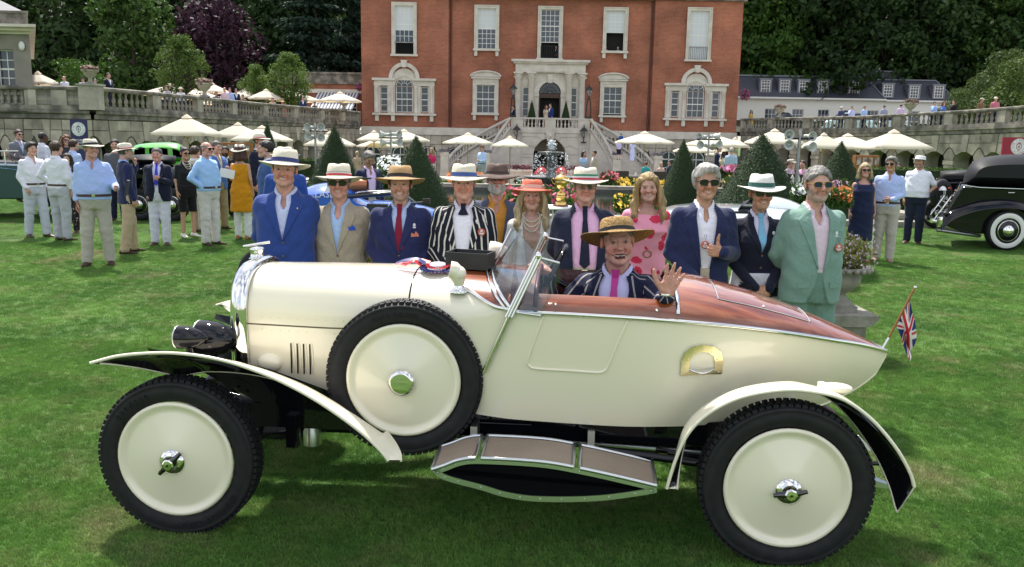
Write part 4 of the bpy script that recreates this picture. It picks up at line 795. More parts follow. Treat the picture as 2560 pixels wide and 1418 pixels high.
def hedge(x0,x1,y,z0,z1,label):
 g=np.random.default_rng(int(abs(x0)*10));L_=abs(x1-x0);n=int(L_*900);t=thing('hedge',label,'hedge',((x0+x1)/2,y,z0));d=.7
 P=np.stack([g.uniform(x0,x1,n),y+g.choice([-1,1,0,0],n)*d/2*1.0,g.uniform(z0,z1,n)],1);top=g.random(n)<.45;P[top,2]=z1+g.normal(0,.015,top.sum());P[top,1]=y+g.uniform(-d/2,d/2,top.sum());P+=g.normal(0,.02,P.shape)
 V=np.stack([P+g.normal(0,.024,P.shape)for _ in range(4)],1).reshape(-1,3);link(bpy.data.objects.new('foliage',npmesh('foliage',V,np.arange(4*n).reshape(n,4),[HDG],smooth=False)),t);b=MB();b.bb(x0,x1,y-d/2+.03,y+d/2-.03,z0,z1-.03);b.build('core',mat('hedge_core',(.015,.03,.008),.95),t)
def hz(u0,u1,v,Y,label):a,c=at(u0,v,Y),at(u1,v,Y);hedge(a.x,c.x,Y,zg(Y)-.1,a.z,label)
hz(560,800,396,33,'clipped low hedge left of the tall yew cone');hz(1845,2110,419,29,'clipped low hedge behind the white picket fence');hz(2170,2420,421,26.5,'clipped low hedge behind the black limousine')
PIC=MB();PIC.prism([(-.042,0),(.042,0),(.042,.84),(0,.93),(-.042,.84)],lambda p:(p[0],.012,p[1]),lambda p:(p[0],-.012,p[1]));PIC=PIC.mesh('picket',WHT)
def fence(u0,u1,vt,Y,label):
 a,c=at(u0,vt,Y),at(u1,vt,Y);t=thing('picket_fence',label,'fence',((a.x+c.x)/2,Y,0));n=int((c.x-a.x)/.135);z=a.z-.93
 for k in range(n):put('picket',PIC,t,wc=True).location=(a.x+k*.135,Y-.03,z)
 for zz in(.25,.65):b=MB();b.bb(a.x-.05,a.x+n*.135,Y-.015,Y+.02,z+zz,z+zz+.07);b.build('rail',WHT,t)
fence(1952,2062,436,20,'white picket fence behind the man in the green suit');fence(2355,2430,437,24,'white picket fence low behind the black limousine')
# flower beds
def bed(u0,u1,v0,v1,Y0,Y1,label,petals,ps,n,leafm,hgt,pshare=.45,base=None):
 g=np.random.default_rng(int(u0));t=thing('flower_bed',label,'flowers',tuple(at((u0+u1)/2,v1,(Y0+Y1)/2))[:2]+(zg(Y0),))
 m=int(n*(1.5 if Y0>16 else 3));ls=min(.05,.0022*Y0);Y=g.uniform(Y0,Y1,m);X=np.array([at(u,450,y).x for u,y in zip(g.uniform(u0,u1,m),Y)]);zt=at((u0+u1)/2,v0,(Y0+Y1)/2).z;zb=at((u0+u1)/2,v1,Y0).z if base is None else base
 lump=.75+.25*np.sin(X*3.1+Y)*np.cos(Y*2.3+X*1.7);Z=zb+(zt-zb)*lump*g.uniform(.1,1,m)**.7;P=np.stack([X,Y,Z],1)
 V=(P[:,None]+g.normal(0,ls,(m,4,3))*np.array([1,1,1.3])).reshape(-1,3);link(bpy.data.objects.new('leaves',npmesh('leaves',V,np.arange(4*m).reshape(m,4),[leafm],smooth=False)),t)['kind']='stuff'
 k=int(n*pshare);Y=g.uniform(Y0,Y1,k);X=np.array([at(u,450,y).x for u,y in zip(g.uniform(u0,u1,k),Y)]);lump=.75+.25*np.sin(X*3.1+Y)*np.cos(Y*2.3+X*1.7);Z=zb+(zt-zb)*lump*g.uniform(.45,1.08,k)**.5;P=np.stack([X,Y,Z],1)
 A=g.uniform(0,6.3,(k,1));ang=A+np.arange(6)*PI/3;tilt=g.uniform(-.5,.5,(k,2));rr=ps*g.uniform(.6,1.2,(k,1))
 ox,oy=rr*np.cos(ang),rr*np.sin(ang);oz=ox*tilt[:,:1]+oy*(tilt[:,1:]+.9);V=np.stack([X[:,None]+ox,Y[:,None]+oy*.8,Z[:,None]+oz],2).reshape(-1,3);idx=np.arange(6*k).reshape(k,6);F=np.concatenate([idx[:,[0,1,2,3]],idx[:,[0,3,4,5]]]);mi=np.tile(g.integers(0,len(petals),k),2)
 link(bpy.data.objects.new('blossom',npmesh('blossom',V,F,petals,mi,smooth=False)),t)['kind']='stuff'
FL=leafmat('bed_leaf',(.03,.065,.014),(.07,.125,.03));pet=lambda n_,c:mat('petal_'+n_,c,.7)
WHP,YEP,RDP,PKP,ORP,MGP,LIP=pet('white',(.78,.79,.76)),pet('yellow',(.75,.46,.02)),pet('red',(.50,.03,.05)),pet('pink',(.62,.25,.42)),pet('orange',(.62,.17,.03)),pet('magenta',(.45,.06,.14)),pet('lilac',(.42,.30,.5))
bed(945,1000,393,490,19,20.5,'mass of white daisies behind the tan fedora',[WHP],.034,900,FL,1,.7)
bed(700,770,430,490,19,20.5,'white and pale flowers at the foot of the tall yew cone',[WHP,PKP],.034,260,FL,1)
bed(1985,2075,463,520,12,13,'white daisy border beside the green suited man, left of the orange flowers',[WHP],.032,700,FL,1,.8)
bed(2035,2095,463,520,14,15,'white daisies and pink phlox behind the green suit shoulder',[WHP,WHP,PKP],.04,420,FL,1,.8)
bed(2070,2130,470,525,12.8,13.6,'orange lilies beside the woman in the navy dress',[ORP,ORP,pet('amber',(.62,.28,.05))],.04,420,FL,1,.9)
bed(2086,2118,457,476,13.6,14.2,'clump of pale pink phlox above the orange lilies',[PKP,pet('rose',(.66,.36,.52))],.04,160,FL,1,1.)
bed(1540,1690,448,490,31.2,33,'yellow coneflowers by the pond left of the slim yew cone',[YEP],.07,700,FL,1)
bed(1500,1545,430,490,31.2,33,'red salvias by the pond next to the dark wicker chairs',[RDP,MGP],.05,420,FL,1,.4)
bed(1815,1865,438,500,22,24,'yellow daisies below the pink coneflowers by the largest yew cone',[YEP],.06,300,FL,1)
bed(1800,1870,417,450,24,25.5,'pink coneflowers beneath the standing guests',[PKP,MGP],.06,320,FL,1,.7)
bed(1260,1480,466,540,13,16,'deep pink and red flowers in the near border around the trophy',[RDP,MGP,MGP],.035,1500,FL,1,.28)
bed(1540,1640,492,540,13.5,15.5,'low yellow flowers in the near border beside the blonde woman',[YEP],.035,360,FL,1,.5)
bed(1120,1205,425,475,31.2,34,'orange lilies by the pond behind the striped blazer',[ORP],.08,380,FL,1,.7)
bed(1290,1480,452,480,31.2,33,'mixed green and pink flowers along the far pond edge',[PKP,WHP,LIP],.05,700,FL,1,.25)
bed(1080,1120,452,480,31.2,33,'fresh green leafy clump beside the yew cone by the pond',[LIP],.03,200,leafmat('lettuce_leaf',(.08,.17,.02),(.13,.24,.04)),1,.1)
# loudspeakers, banners, kiosk, furniture
GREY=mat('horn_grey',(.52,.54,.50),.5);STEEL=mat('galvanised',(.35,.36,.37),.35,.9)
def speakers(u,v,Y,px,label,offs):
 p=at(u,v,Y);k=px/FPX*Y;z0=zg(Y);t=thing('loudspeaker_mast',label,'loudspeakers',(p.x,Y,z0));b=MB();b.tube([(p.x,Y,z0),(p.x,Y,p.z+k*.7)],.035,7);b.build('mast',STEEL,t);b=MB();b.tube([(p.x-k,Y,p.z+.1*k),(p.x+k,Y,p.z+.1*k)],.03,6);b.build('crossbar',BLK,t)
 for dx,dz,yaw in offs:
  R_=Matrix.Rotation(yaw,3,'Z')@Matrix.Rotation(PI/2,3,'X');b=MB();r=.34*k;c=Vector((p.x+dx*k,Y,p.z+dz*k));prof=[(.02,-.55*k),(.14*k,-.52*k),(.15*k,-.3*k),(.1*k,-.28*k),(.17*k,-.05*k),(r*.8,.18*k),(r,.3*k),(r*.98,.31*k),(r*.7,.14*k),(.13*k,-.1*k),(.09*k,-.1*k),(.09*k,.05*k),(0,.07*k)];b.lathe(prof,18,c,R_);b.build('horn',GREY,t)
speakers(788,330,27,30,'mast of four grey horn loudspeakers left of the tall yew cone',[(-.5,.35,-.3),(.45,.4,.3),(-.45,-.4,-.3),(.45,-.45,.3)])
speakers(977,348,33,30,'mast of four grey horn loudspeakers before the left basement windows',[(-.6,.35,-1.2),(.5,.4,1.0),(-.5,-.3,-1.2),(.55,-.25,.9)])
speakers(1772,352,33,30,'mast of four grey horn loudspeakers before the right basement windows',[(-.6,.3,-1.),(.6,.35,1.3),(-.5,-.35,-.8),(.7,-.3,.6)])
speakers(1999,350,19,36,'mast of four grey horn loudspeakers between two yew cones on the right',[(-.75,.33,-.2),(.7,.25,.35),(-.7,-.35,-.25),(.75,-.45,.4)])
NAVYB=mat('banner_navy',(.020,.018,.085),.6);REDB=mat('banner_red',(.30,.012,.035),.6);LETW=mat('lettering_white',(.78,.78,.78),.6)
def banner(u0,u1,v0,v1,Y,m,label,ring,words):
 a,c=at(u0,v0,Y),at(u1,v1,Y);t=thing('banner_sign',label,'sign',((a.x+c.x)/2,Y,zg(Y)));cx=(a.x+c.x)/2;b=MB();b.bb(a.x,c.x,Y-.03,Y+.03,c.z,a.z);b.build('panel',m,t);b=MB();[b.tube([(x,Y+.06,zg(Y)),(x,Y+.06,a.z-.1)],.03,6)for x in(a.x+.1,c.x-.1)];b.build('post',BLK,t)
 rz_=at((u0+u1)/2,ring[0],Y).z;r=ring[1]/FPX*Y;ci=lambda q,rr,n=40:[(cx+rr*math.cos(2*PI*k/n),rz_+rr*math.sin(2*PI*k/n))for k in range(n)]
 b=MB();b.prism(ci(0,r),lambda p:(p[0],Y-.02,p[1]),lambda p:(p[0],Y-.036,p[1]));d=b.build('disc',LETW,t)
 b=MB();RB=[((cx+q*math.cos(x),rz_+q*math.sin(x)))for q in(1,)for x in(0,)]
 for rr,w_ in((r*.95,.012),(r*.62,.012),(r*.34,.03),(r*.24,.012)):b.tube([(x,Y-.038,z)for x,z in ci(0,rr,36)],w_*r,4,closed=True)
 b.box((cx,Y-.04,rz_),(r*.16,.01,r*.2));b.box((cx,Y-.04,rz_+r*.44),(r*.3,.01,r*.12));b.box((cx,Y-.04,rz_-r*.45),(r*.22,.01,r*.08));b.tube([(cx+r*.45*math.cos(x),Y-.038,rz_+r*.45*math.sin(x))for x in np.linspace(.6,2.6,9)],r*.02,4);b.build('crest',m,t)
 ringtxt='ROYAL AUTOMOBILE CLUB * '
 for i,chh in enumerate(ringtxt):
  if chh==' ':continue
  an_=PI/2-2*PI*i/len(ringtxt);M_=Matrix.Translation((cx+r*.79*math.cos(an_),Y-.039,rz_+r*.79*math.sin(an_)))@Matrix.Rotation(-(an_-PI/2),4,'Y')@FACE;lettering(chh,r*.2,M_,m,t)
 for s_,v,size in words:lettering(s_,size,Matrix.Translation((cx,Y-.034,at((u0+u1)/2,v,Y).z))@FACE,LETW,t)
banner(175,224,298,408,27,NAVYB,'tall navy banner with a white club crest behind the left crowd',(323,17),[('COACHBUILT',351,.085),('CLASS',357,.075)])
banner(2508,2580,343,415,24,REDB,'red banner with a white club crest behind the black limousine',(367,20),[])
kp=at(600,380,36);ORW=mat('orange_wood',(.33,.13,.03),.6,col2=(.24,.09,.02),ns=6)
def kiosk(u0,u1,v0,Y,label):
 a,c=at(u0,v0,Y),at(u1,v0,Y);t=thing('display_board',label,'display',((a.x+c.x)/2,Y,zg(Y)));b=MB();b.bb(a.x,c.x,Y,Y+.3,zg(Y),a.z);b.build('cabinet',ORW,t);n=4
 for i in range(n):
  for j in range(2):
   x=a.x+(c.x-a.x)*(i+.2)/n;w=(c.x-a.x)/n*.6;b=MB();b.bb(x,x+w,Y-.03,Y-.002,a.z-.35-.5*j,a.z-.08-.5*j);b.build('picture',mat('board_picture',(.45,.42,.38),.6,col2=(.08,.05,.04),ns=5),t)
kiosk(545,628,356,36,'orange wooden display board behind the woman in the mustard dress');kiosk(2140,2200,388,31,'orange wooden display board behind the blonde woman in navy')
WICK=mat('dark_wicker',(.055,.042,.036),.8,col2=(.03,.024,.02),ns=40)
def wicker_chair(x,y,rz,label,grp='dark wicker chairs on the lower terrace'):
 z=zg(y)+.015;t=thing('wicker_chair',label,'chair',(x,y,z),rz,grp);b=MB();b.bb(-.3,.3,-.3,.28,.3,.46);b.build('seat',WICK,t,False);b=MB();b.bb(-.32,.32,.28,.38,.0,.98);b.build('backrest',WICK,t,False)
 for q in(-1,1):b=MB();b.bb(*sorted((q*.31,q*.39)),-.32,.38,0,.66);b.build('armrest',WICK,t,False)
def dining(u,v,Y,w,label):
 p=at(u,v,Y);z0=zg(Y)+.015;t=thing('dining_table',label,'table',(p.x,Y,z0));b=MB();b.lathe([(0,.72),(w,.72),(w,.76),(0,.76)],24,(p.x,Y,z0));b.build('table_top',WICK,t)
 for q in(-1,1):b=MB();b.tube([(p.x+q*w*.5,Y,z0),(p.x+q*w*.5,Y,z0+.72)],.04,6);b.build('leg',WICK,t)
 R2=random.Random(int(u))
 for k in range(7):
  q=MB();x,y=p.x+R2.uniform(-.8,.8)*w,Y+R2.uniform(-.5,.2)*w
  if k%3==0:q.lathe([(.06,0),(.05,.12),(.01,.2)],6,(x,y,z0+.762));nm,la,ca='napkin','folded white napkin on the dark dining table','napkin'
  else:q.lathe([(.03,0),(.005,.01),(.005,.09),(.035,.12),(.03,.2)],8,(x,y,z0+.762));nm,la,ca='wine_glass','clear wine glass on the dark dining table','glass'
  tag(q.build(nm,WHT if k%3==0 else mat('clear_glass',(.8,.82,.84),.05,trans=.8)),la+(' by the right stairs' if u>1500 else ' by the left stairs'),ca,'tableware on the terrace tables')
 return p
q=dining(1605,425,46,1.5,'round dark dining table laid under a parasol by the right stairs')
for k,(dx,dy,a)in enumerate(((-1.75,-.3,.6),(-1.3,-1.3,.2),(.7,-1.5,-.1),(1.9,-.6,-.8),(2.5,.6,-1.4))):wicker_chair(q.x+dx,46+dy,PI+a,['dark wicker chair, leftmost at the table by the right stairs','dark wicker chair second from left at the table by the right stairs','dark wicker chair with its back turned at the table by the right stairs','low dark wicker chair under the seated blonde guest','dark wicker chair under the seated man in a dark jacket'][k])
q=dining(1185,425,46,1.0,'dark dining table at the foot of the left stairs')
for k,(dx,dy,a)in enumerate(((1.3,-.4,-1.2),(-.2,.9,3.1))):wicker_chair(q.x+dx,46+dy,PI+a,['dark round-backed wicker chair right of the table by the left stairs','dark wicker chair behind the table by the left stairs'][k])
q=dining(965,425,40,1.0,'dark dining table behind the white daisies');
for k,(dx,dy,a)in enumerate(((-.5,-1.2,.3),(.7,-1.1,-.3),(1.4,.1,-1.5))):wicker_chair(q.x+dx,40+dy,PI+a,['dark wicker chair behind the white daisies, left one','dark wicker chair behind the white daisies, middle one','dark wicker chair behind the white daisies, next to the yew cone'][k])
for u,Y,a,lab in((1990,27,2.6,'dark wicker chair under the man in the straw hat'),(2016,27,3.6,'dark wicker chair under the man in the pink shirt'),(695,30,3.4,'dark wicker chair beside the white bistro table')):
 wicker_chair(at(u,420,Y).x,Y,a,lab)
p=at(683,397,30);t=thing('bistro_table','small white folding bistro table beside a wicker chair','table',(p.x,30,0));b=MB();b.lathe([(0,p.z-.02),(.3,p.z-.02),(.3,p.z),(0,p.z)],18,(p.x,30,0));b.build('table_top',WHT,t)
for q in(-1,1):b=MB();b.tube([(p.x-q*.22,30,0),(p.x+q*.2,30,p.z-.02)],.014,5);b.build('leg',WHT,t)
for u in(1300,1432):
 p=at(u,430,66);t=thing('stone_planter','square stone planter of %s flowers %s of the lower arch'%(('rust','left')if u<1400 else('magenta','right')),'planter',(p.x,66,-1.65));b=MB();b.bb(p.x-.85,p.x+.85,65.6,66.4,-1.64,-.7);b.bb(p.x-.95,p.x+.95,65.5,66.5,-.7,-.55);b.build('trough',PST,t);q=MB();R=random.Random(u)
 for _ in range(120):q.box((p.x+R.uniform(-.9,.9),66+R.uniform(-.4,.4),-.52+R.random()*.35),(.12,.12,.06),R=Matrix.Rotation(R.random()*3,3,(R.random(),R.random(),1)))
 q.build('flowers',mat('magenta_petal',(.22,.04,.10),.7,col2=(.07,.06,.03),ns=8),t)
for u,lab in((1329,'small potted yew cone left of the house door'),(1414,'small potted yew cone right of the house door')):
 p=at(u,300,73.2);t=thing('potted_cone',lab,'topiary',(p.x,73.2,2.6),group='small yew cones beside the house door');t.scale=(.5,.5,.82);put('foliage',CONES[0][0],t,(0,0,.4));put('core',CONES[0][1],t,(0,0,.4));b=MB();b.lathe([(.5,0),(.7,.4),(0,.4)],12);b.build('pot',BLK,t,False)
for u,v,Y,lab in((1862,237,73.5,'hanging basket of magenta petunias on the right edge of the house'),(898,218,77.6,'small hanging basket of pink flowers on the brick wing')):
 p=at(u,v,Y);t=thing('hanging_basket',lab,'flowers',p);q=MB();R=random.Random(u);r=.5 if u>1000 else .3
 for _ in range(130):d=Vector((R.gauss(0,1),R.gauss(0,1),R.gauss(0,1))).normalized()*r*R.uniform(.6,1);q.box(p+d,(.12,.12,.05),R=Matrix.Rotation(R.random()*3,3,(R.random(),R.random(),1)))
 q.build('flowers',mat('petunia',(.42,.04,.22),.7,col2=(.05,.09,.02),ns=7),t);q=MB();q.lathe([(.02,-.25),(.2,-.15),(.25,0)],10,p);q.tube([p,p+Vector((0,.3,.7))],.02,5);q.build('basket',BLK,t)
def lawn_urn(x,y,zr,label):
 t=thing('garden_urn',label,'urn',(x,y,0));b=MB();b.bb(x-.32,x+.32,y-.32,y+.32,0,.10);b.bb(x-.22,x+.22,y-.22,y+.22,.102,.34);b.prism([(-.22,.342),(.22,.342),(.31,.42),(.31,.46),(-.31,.46),(-.31,.42)],lambda p:(x+p[0],y+.31,p[1]),lambda p:(x+p[0],y-.31,p[1]));b.build('pedestal',mat('pedestal_stone',(.33,.31,.25),.9,col2=(.2,.19,.15),ns=5,bump=.4),t)
 b=MB();b.bb(x-.14,x+.14,y-.14,y+.14,.461,.53);b.lathe([(.13,.53),(.13,.56),(.06,.61),(.055,.66),(.12,.70),(.19,.78),(.2,.84),(.18,.87),(.25,.91),(.29,.93),(.30,.96),(.22,.95)],24,(x,y,0))
 for k in range(22):a=k*2*PI/22;b.ball((x+.285*math.cos(a),y+.285*math.sin(a),.925),(.035,.035,.03),6,4)
 b.build('bowl',mat('urn_stone',(.30,.28,.24),.9,col2=(.19,.18,.16),ns=7,bump=.4),t)
 g=np.random.default_rng(5);n=900;d=g.normal(size=(n,3));d/=np.linalg.norm(d,axis=1,keepdims=True);P=np.array([x,y,1.08])+d*np.array([.34,.34,.24])*g.uniform(.3,1,(n,1));P[:,2]=np.maximum(P[:,2],.93)
 V=(P[:,None]+g.normal(0,.016,(n,4,3))*np.array([1,1,1.6])).reshape(-1,3);link(bpy.data.objects.new('leaves',npmesh('leaves',V,np.arange(4*n).reshape(n,4),[leafmat('wispy_leaf',(.10,.12,.03),(.2,.2,.06))],smooth=False)),t)['kind']='stuff'
 k=260;d=g.normal(size=(k,3));d/=np.linalg.norm(d,axis=1,keepdims=True);P=np.array([x,y,1.08])+d*np.array([.36,.35,.26])*g.uniform(.5,1.05,(k,1));P[:,2]=np.maximum(P[:,2],.9);ang=np.arange(6)*PI/3;rr=.0105
 V=(P[:,None]+np.stack([rr*np.cos(ang),.006*np.sin(ang*2),rr*np.sin(ang)],1)[None]).reshape(-1,3);idx=np.arange(6*k).reshape(k,6);link(bpy.data.objects.new('blossom',npmesh('blossom',V,np.concatenate([idx[:,[0,1,2,3]],idx[:,[0,3,4,5]]]),[pet('pale_lilac',(.60,.47,.62))],smooth=False)),t)['kind']='stuff'
p=at(2102,735,8.1);lawn_urn(p.x,8.1,.88,'scalloped stone urn of pale lilac flowers on a pedestal behind the green suit')
p=at(925,650,7.2);lawn_urn(p.x,7.4,.8,'stone urn of small pale flowers between the linen jacket and the navy suit')
for nm,k in(('garden_urn',.88),('garden_urn.001',.8)):bpy.data.objects[nm].scale=(k,k,k)
# the cream boat-tailed tourer
CREAM=mat('cream_paint',(.83,.765,.595),.22,coat=1.,spec=.5);CHR=mat('nickel',(.78,.76,.72),.06,1.0);BRS=mat('pale_brass',(.76,.66,.40),.25,1.0)
BLKP=mat('black_paint',(.005,.005,.007),.3,coat=.8,spec=.0);RUB=mat('tyre_rubber',(.010,.010,.012),.62,col2=(.016,.016,.017),ns=20,spec=.3);ALU=mat('aluminium',(.62,.63,.64),.32,1.0)
LEA=mat('maroon_leather',(.070,.010,.016),.35,bump=.3,bs=40);GLASS=mat('clear_windscreen',(.9,.93,.94),.0,trans=1.0)
def glass_mat():
 m=bpy.data.materials.new('windscreen_glass');m.use_nodes=True;nt=m.node_tree;L=nt.links.new;nt.nodes.remove(nt.nodes['Principled BSDF'])
 t=nd(nt,'ShaderNodeBsdfTransparent');t.inputs[0].default_value=(.90,.93,.93,1);g=nd(nt,'ShaderNodeBsdfGlossy',Roughness=.02);f=nd(nt,'ShaderNodeFresnel',IOR=1.5);ms=nd(nt,'ShaderNodeMixShader')
 L(f.outputs[0],ms.inputs[0]);L(t.outputs[0],ms.inputs[1]);L(g.outputs[0],ms.inputs[2]);L(ms.outputs[0],nt.nodes['Material Output'].inputs[0]);return m
WGL=glass_mat()
def wood_mat():
 m=bpy.data.materials.new('varnished_mahogany');m.use_nodes=True;nt=m.node_tree;L=nt.links.new;b=nt.nodes['Principled BSDF'];b.inputs['Roughness'].default_value=.25;b.inputs['Coat Weight'].default_value=1;b.inputs['Coat Roughness'].default_value=.03
 t=nd(nt,'ShaderNodeTexCoord');mp=nd(nt,'ShaderNodeMapping');mp.inputs['Scale'].default_value=(1.2,9,5);L(t.outputs['Object'],mp.inputs[0])
 n=nd(nt,'ShaderNodeTexNoise',Scale=2.2,Detail=9,Roughness=.62,Distortion=.7);L(mp.outputs[0],n.inputs['Vector']);r=nd(nt,'ShaderNodeValToRGB')
 r.color_ramp.elements[0].position=.3;r.color_ramp.elements[0].color=(.11,.021,.007,1);r.color_ramp.elements[1].position=.72;r.color_ramp.elements[1].color=(.36,.11,.036,1);e=r.color_ramp.elements.new(.52);e.color=(.235,.058,.018,1)
 L(n.outputs['Fac'],r.inputs[0]);L(r.outputs[0],b.inputs['Base Color']);return m
WOOD=wood_mat()
CAR=thing('vintage_car','cream boat tailed vintage tourer with polished mahogany decks parked across the foreground','car',(-1.658,4.02,0),-.077)
YC=.735
def cpart(b,name,m,par=None):return b.build(name,m,par or CAR,wc=False)
ST=np.array([(.215,.300,1.00,1.285,.66,.27,2.7),(.60,.335,1.00,1.290,.64,.30,2.7),(1.10,.375,1.02,1.296,.62,.34,2.6),(1.35,.42,1.055,1.305,.60,.385,2.5),(1.50,.445,1.10,1.305,.585,.405,2.45),(1.66,.462,1.15,1.30,.575,.42,2.3),(1.80,.472,1.15,1.30,.57,.42,2.2),(2.20,.475,1.143,1.30,.562,.42,2.1),(2.50,.46,1.128,1.292,.565,.39,2.05),(2.80,.405,1.098,1.235,.568,.29,2.0),(3.10,.305,1.048,1.145,.575,.14,2.0),(3.30,.215,1.005,1.068,.602,.05,2.0),(3.44,.135,.972,1.008,.655,.004,2.0),(3.55,.068,.940,.957,.735,.003,2.0),(3.60,.035,.922,.932,.79,.003,2.0),(3.635,.006,.908,.912,.88,.003,2.0)])
def smooth_interp(x,c):
 i=int(np.clip(np.searchsorted(ST[:,0],x)-1,0,len(ST)-2));X=ST[:,0];Yv=ST[:,c];h=X[i+1]-X[i];t=(x-X[i])/h
 def sl(j):
  if j==0:return(Yv[1]-Yv[0])/(X[1]-X[0])
  if j==len(X)-1:return(Yv[-1]-Yv[-2])/(X[-1]-X[-2])
  a,b_=(Yv[j]-Yv[j-1])/(X[j]-X[j-1]),(Yv[j+1]-Yv[j])/(X[j+1]-X[j]);return 0 if a*b_<=0 else 2*a*b_/(a+b_)
 m0,m1=sl(i)*h,sl(i+1)*h;return(2*t**3-3*t*t+1)*Yv[i]+(t**3-2*t*t+t)*m0+(-2*t**3+3*t*t)*Yv[i+1]+(t**3-t*t)*m1
def sec(x):return[float(smooth_interp(x,c))for c in range(1,7)]
def HB(x,t,side=-1,off=0.):
 """hull point; t -1 bottom .. 0 belt .. 1 centre of deck; side -1 is the near side"""
 w,zb,zt,z0,wb,n=sec(x)
 if t<=0:k=1+t;y=wb+(w-wb)*math.sin(k*PI/2)**.85;z=z0+(zb-z0)*k;y+=off
 else:a=t*PI/2;y=w*max(0,math.cos(a))**(2/n);z=zb+(zt-zb)*max(0,math.sin(a))**(2/n);y+=off*math.cos(a);z+=off*math.sin(a)
 return Vector((x,YC+side*y,z))
def panel(name,m,xs,tl,th,nt=14,off=0.):
 one=all(th(x)==1. for x in xs);P={sd:[[HB(x,tl(x)+(th(x)-tl(x))*k/nt,sd,off)for k in range(nt+1)]for x in xs]for sd in(-1,1)}
 if one:b=MB();b.grid([p[:-1]+q[::-1]for p,q in zip(P[-1],P[1])][::-1]);return cpart(b,name,m)
 for sd in(-1,1):b=MB();b.grid(P[sd]if sd>0 else P[sd][::-1]);cpart(b,name,m)
X=lambda a,b_,n:np.linspace(a,b_,n)
def tb(x):return float(np.interp(x,[1.235,1.255,1.28,1.32,1.40,1.49,1.57,1.66],[1.,.9,.77,.6,.455,.26,.10,0.]))
bon=panel('bonnet',CREAM,X(.22,1.095,16),lambda x:.0045,lambda x:1.,20)
panel('bonnet_side',CREAM,X(.22,1.095,14),lambda x:-1.,lambda x:-.003,10)
body=panel('body',CREAM,np.concatenate([X(1.104,1.24,5)]),lambda x:-1.,lambda x:1.,30)
panel('body_side',CREAM,np.concatenate([X(1.24,1.66,18),X(1.67,3.40,34),X(3.42,3.635,14)]),lambda x:-1.,lambda x:tb(x),18)
panel('front_deck',WOOD,X(1.236,1.76,30),lambda x:tb(x),lambda x:1.,18)
panel('cockpit_rim',WOOD,X(1.755,2.50,16),lambda x:0.,lambda x:.36,5)
panel('rear_deck',WOOD,np.concatenate([X(2.47,3.4,22),X(3.42,3.634,12)]),lambda x:0.,lambda x:1.,18)
for s in(-1,1):b=MB();b.grid([[HB(x,-.008,s,-.001),HB(x,.012,s,-.001)]for x in X(.22,1.095,14)][::s]);cpart(b,'bonnet_hinge',mat('hinge_gap',(.10,.07,.03),.5))
b=MB();b.tube([HB(1.10,t,s,-.004)for s in(-1,1)for t in(X(-1,1,30)if s<0 else X(1,-1,30))],.004,4);cpart(b,'bonnet_gap',DARK)
b=MB();L1=[(x,tb(x))for x in X(1.245,1.66,22)]+[(x,0.)for x in X(1.7,3.634,40)]
for s in(-1,1):b=MB();b.tube([HB(x,t,s,.004)for x,t in L1],.0115,8);cpart(b,'belt_moulding',CHR)
b=MB();b.tube([HB(3.634,t,-1)for t in X(0,-1,4)]+[HB(x,-1,-1)for x in X(3.63,3.1,14)],.007,6);cpart(b,'stem_strip',CREAM)
b=MB();P=[[HB(x,-1,-1)+Vector((0,.0,.004)),HB(x,-1,1)+Vector((0,0,.004))]for x in np.concatenate([X(.22,3.3,24),X(3.31,3.63,10)])];b.grid(P);cpart(b,'floor_pan',BLKP)
for s in(-1,1):b=MB();b.grid([[HB(x,.36,s),HB(x,.36,s)+Vector((0,-s*.01,-.05)),HB(x,.36,s)+Vector((0,-s*.03,-.45))]for x in X(1.76,2.5,12)][::-s],smooth=False);cpart(b,'door_lining',LEA)
def arch_edge(x,r,name,m,t0=0.):
 b=MB();b.tube([HB(x,t,-1,.003)for t in X(t0,1,18)]+[HB(x,t,1,.003)for t in X(1,t0,18)],r,6);return cpart(b,name,m)
arch_edge(2.465,.011,'cockpit_edge',CHR,.12);arch_edge(1.76,.012,'scuttle_edge',LEA,.1)
b=MB();w=HB(2.2,0)[1];b.box((2.47,YC,.93),(.14,.74,.52));[b.tube([(2.40,YC-.34+k*.085,.72),(2.38,YC-.34+k*.085,.95),(2.41,YC-.34+k*.085,1.17),(2.46,YC-.34+k*.085,1.2)],.047,8)for k in range(9)];b.box((2.15,YC,.66),(.55,.76,.2));cpart(b,'seat',LEA)
b=MB();b.box((1.79,YC,1.02),(.03,.8,.34));db=cpart(b,'dashboard',WOOD)
SW=Vector((1.80,1.0,1.215));RS=Matrix.Rotation(math.radians(-62),3,'Y');b=MB();b.tube([SW+RS@Vector((.205*math.cos(a),.205*math.sin(a),0))for a in np.linspace(0,2*PI,33)[:-1]],.014,8,closed=True);[b.tube([SW,SW+RS@Vector((.2*math.cos(a),.2*math.sin(a),0))],.009,5)for a in(.3,2.4,4.5)];b.tube([SW,SW+RS@Vector((0,0,-.4))],.02,6);cpart(b,'steering_wheel',BLKP)
cb_,ct=Vector((1.50,YC,1.306)),Vector((1.60,YC,1.515))
b=MB();b.tube([cb_,ct],.0085,8);cpart(b,'windscreen_post',CHR)
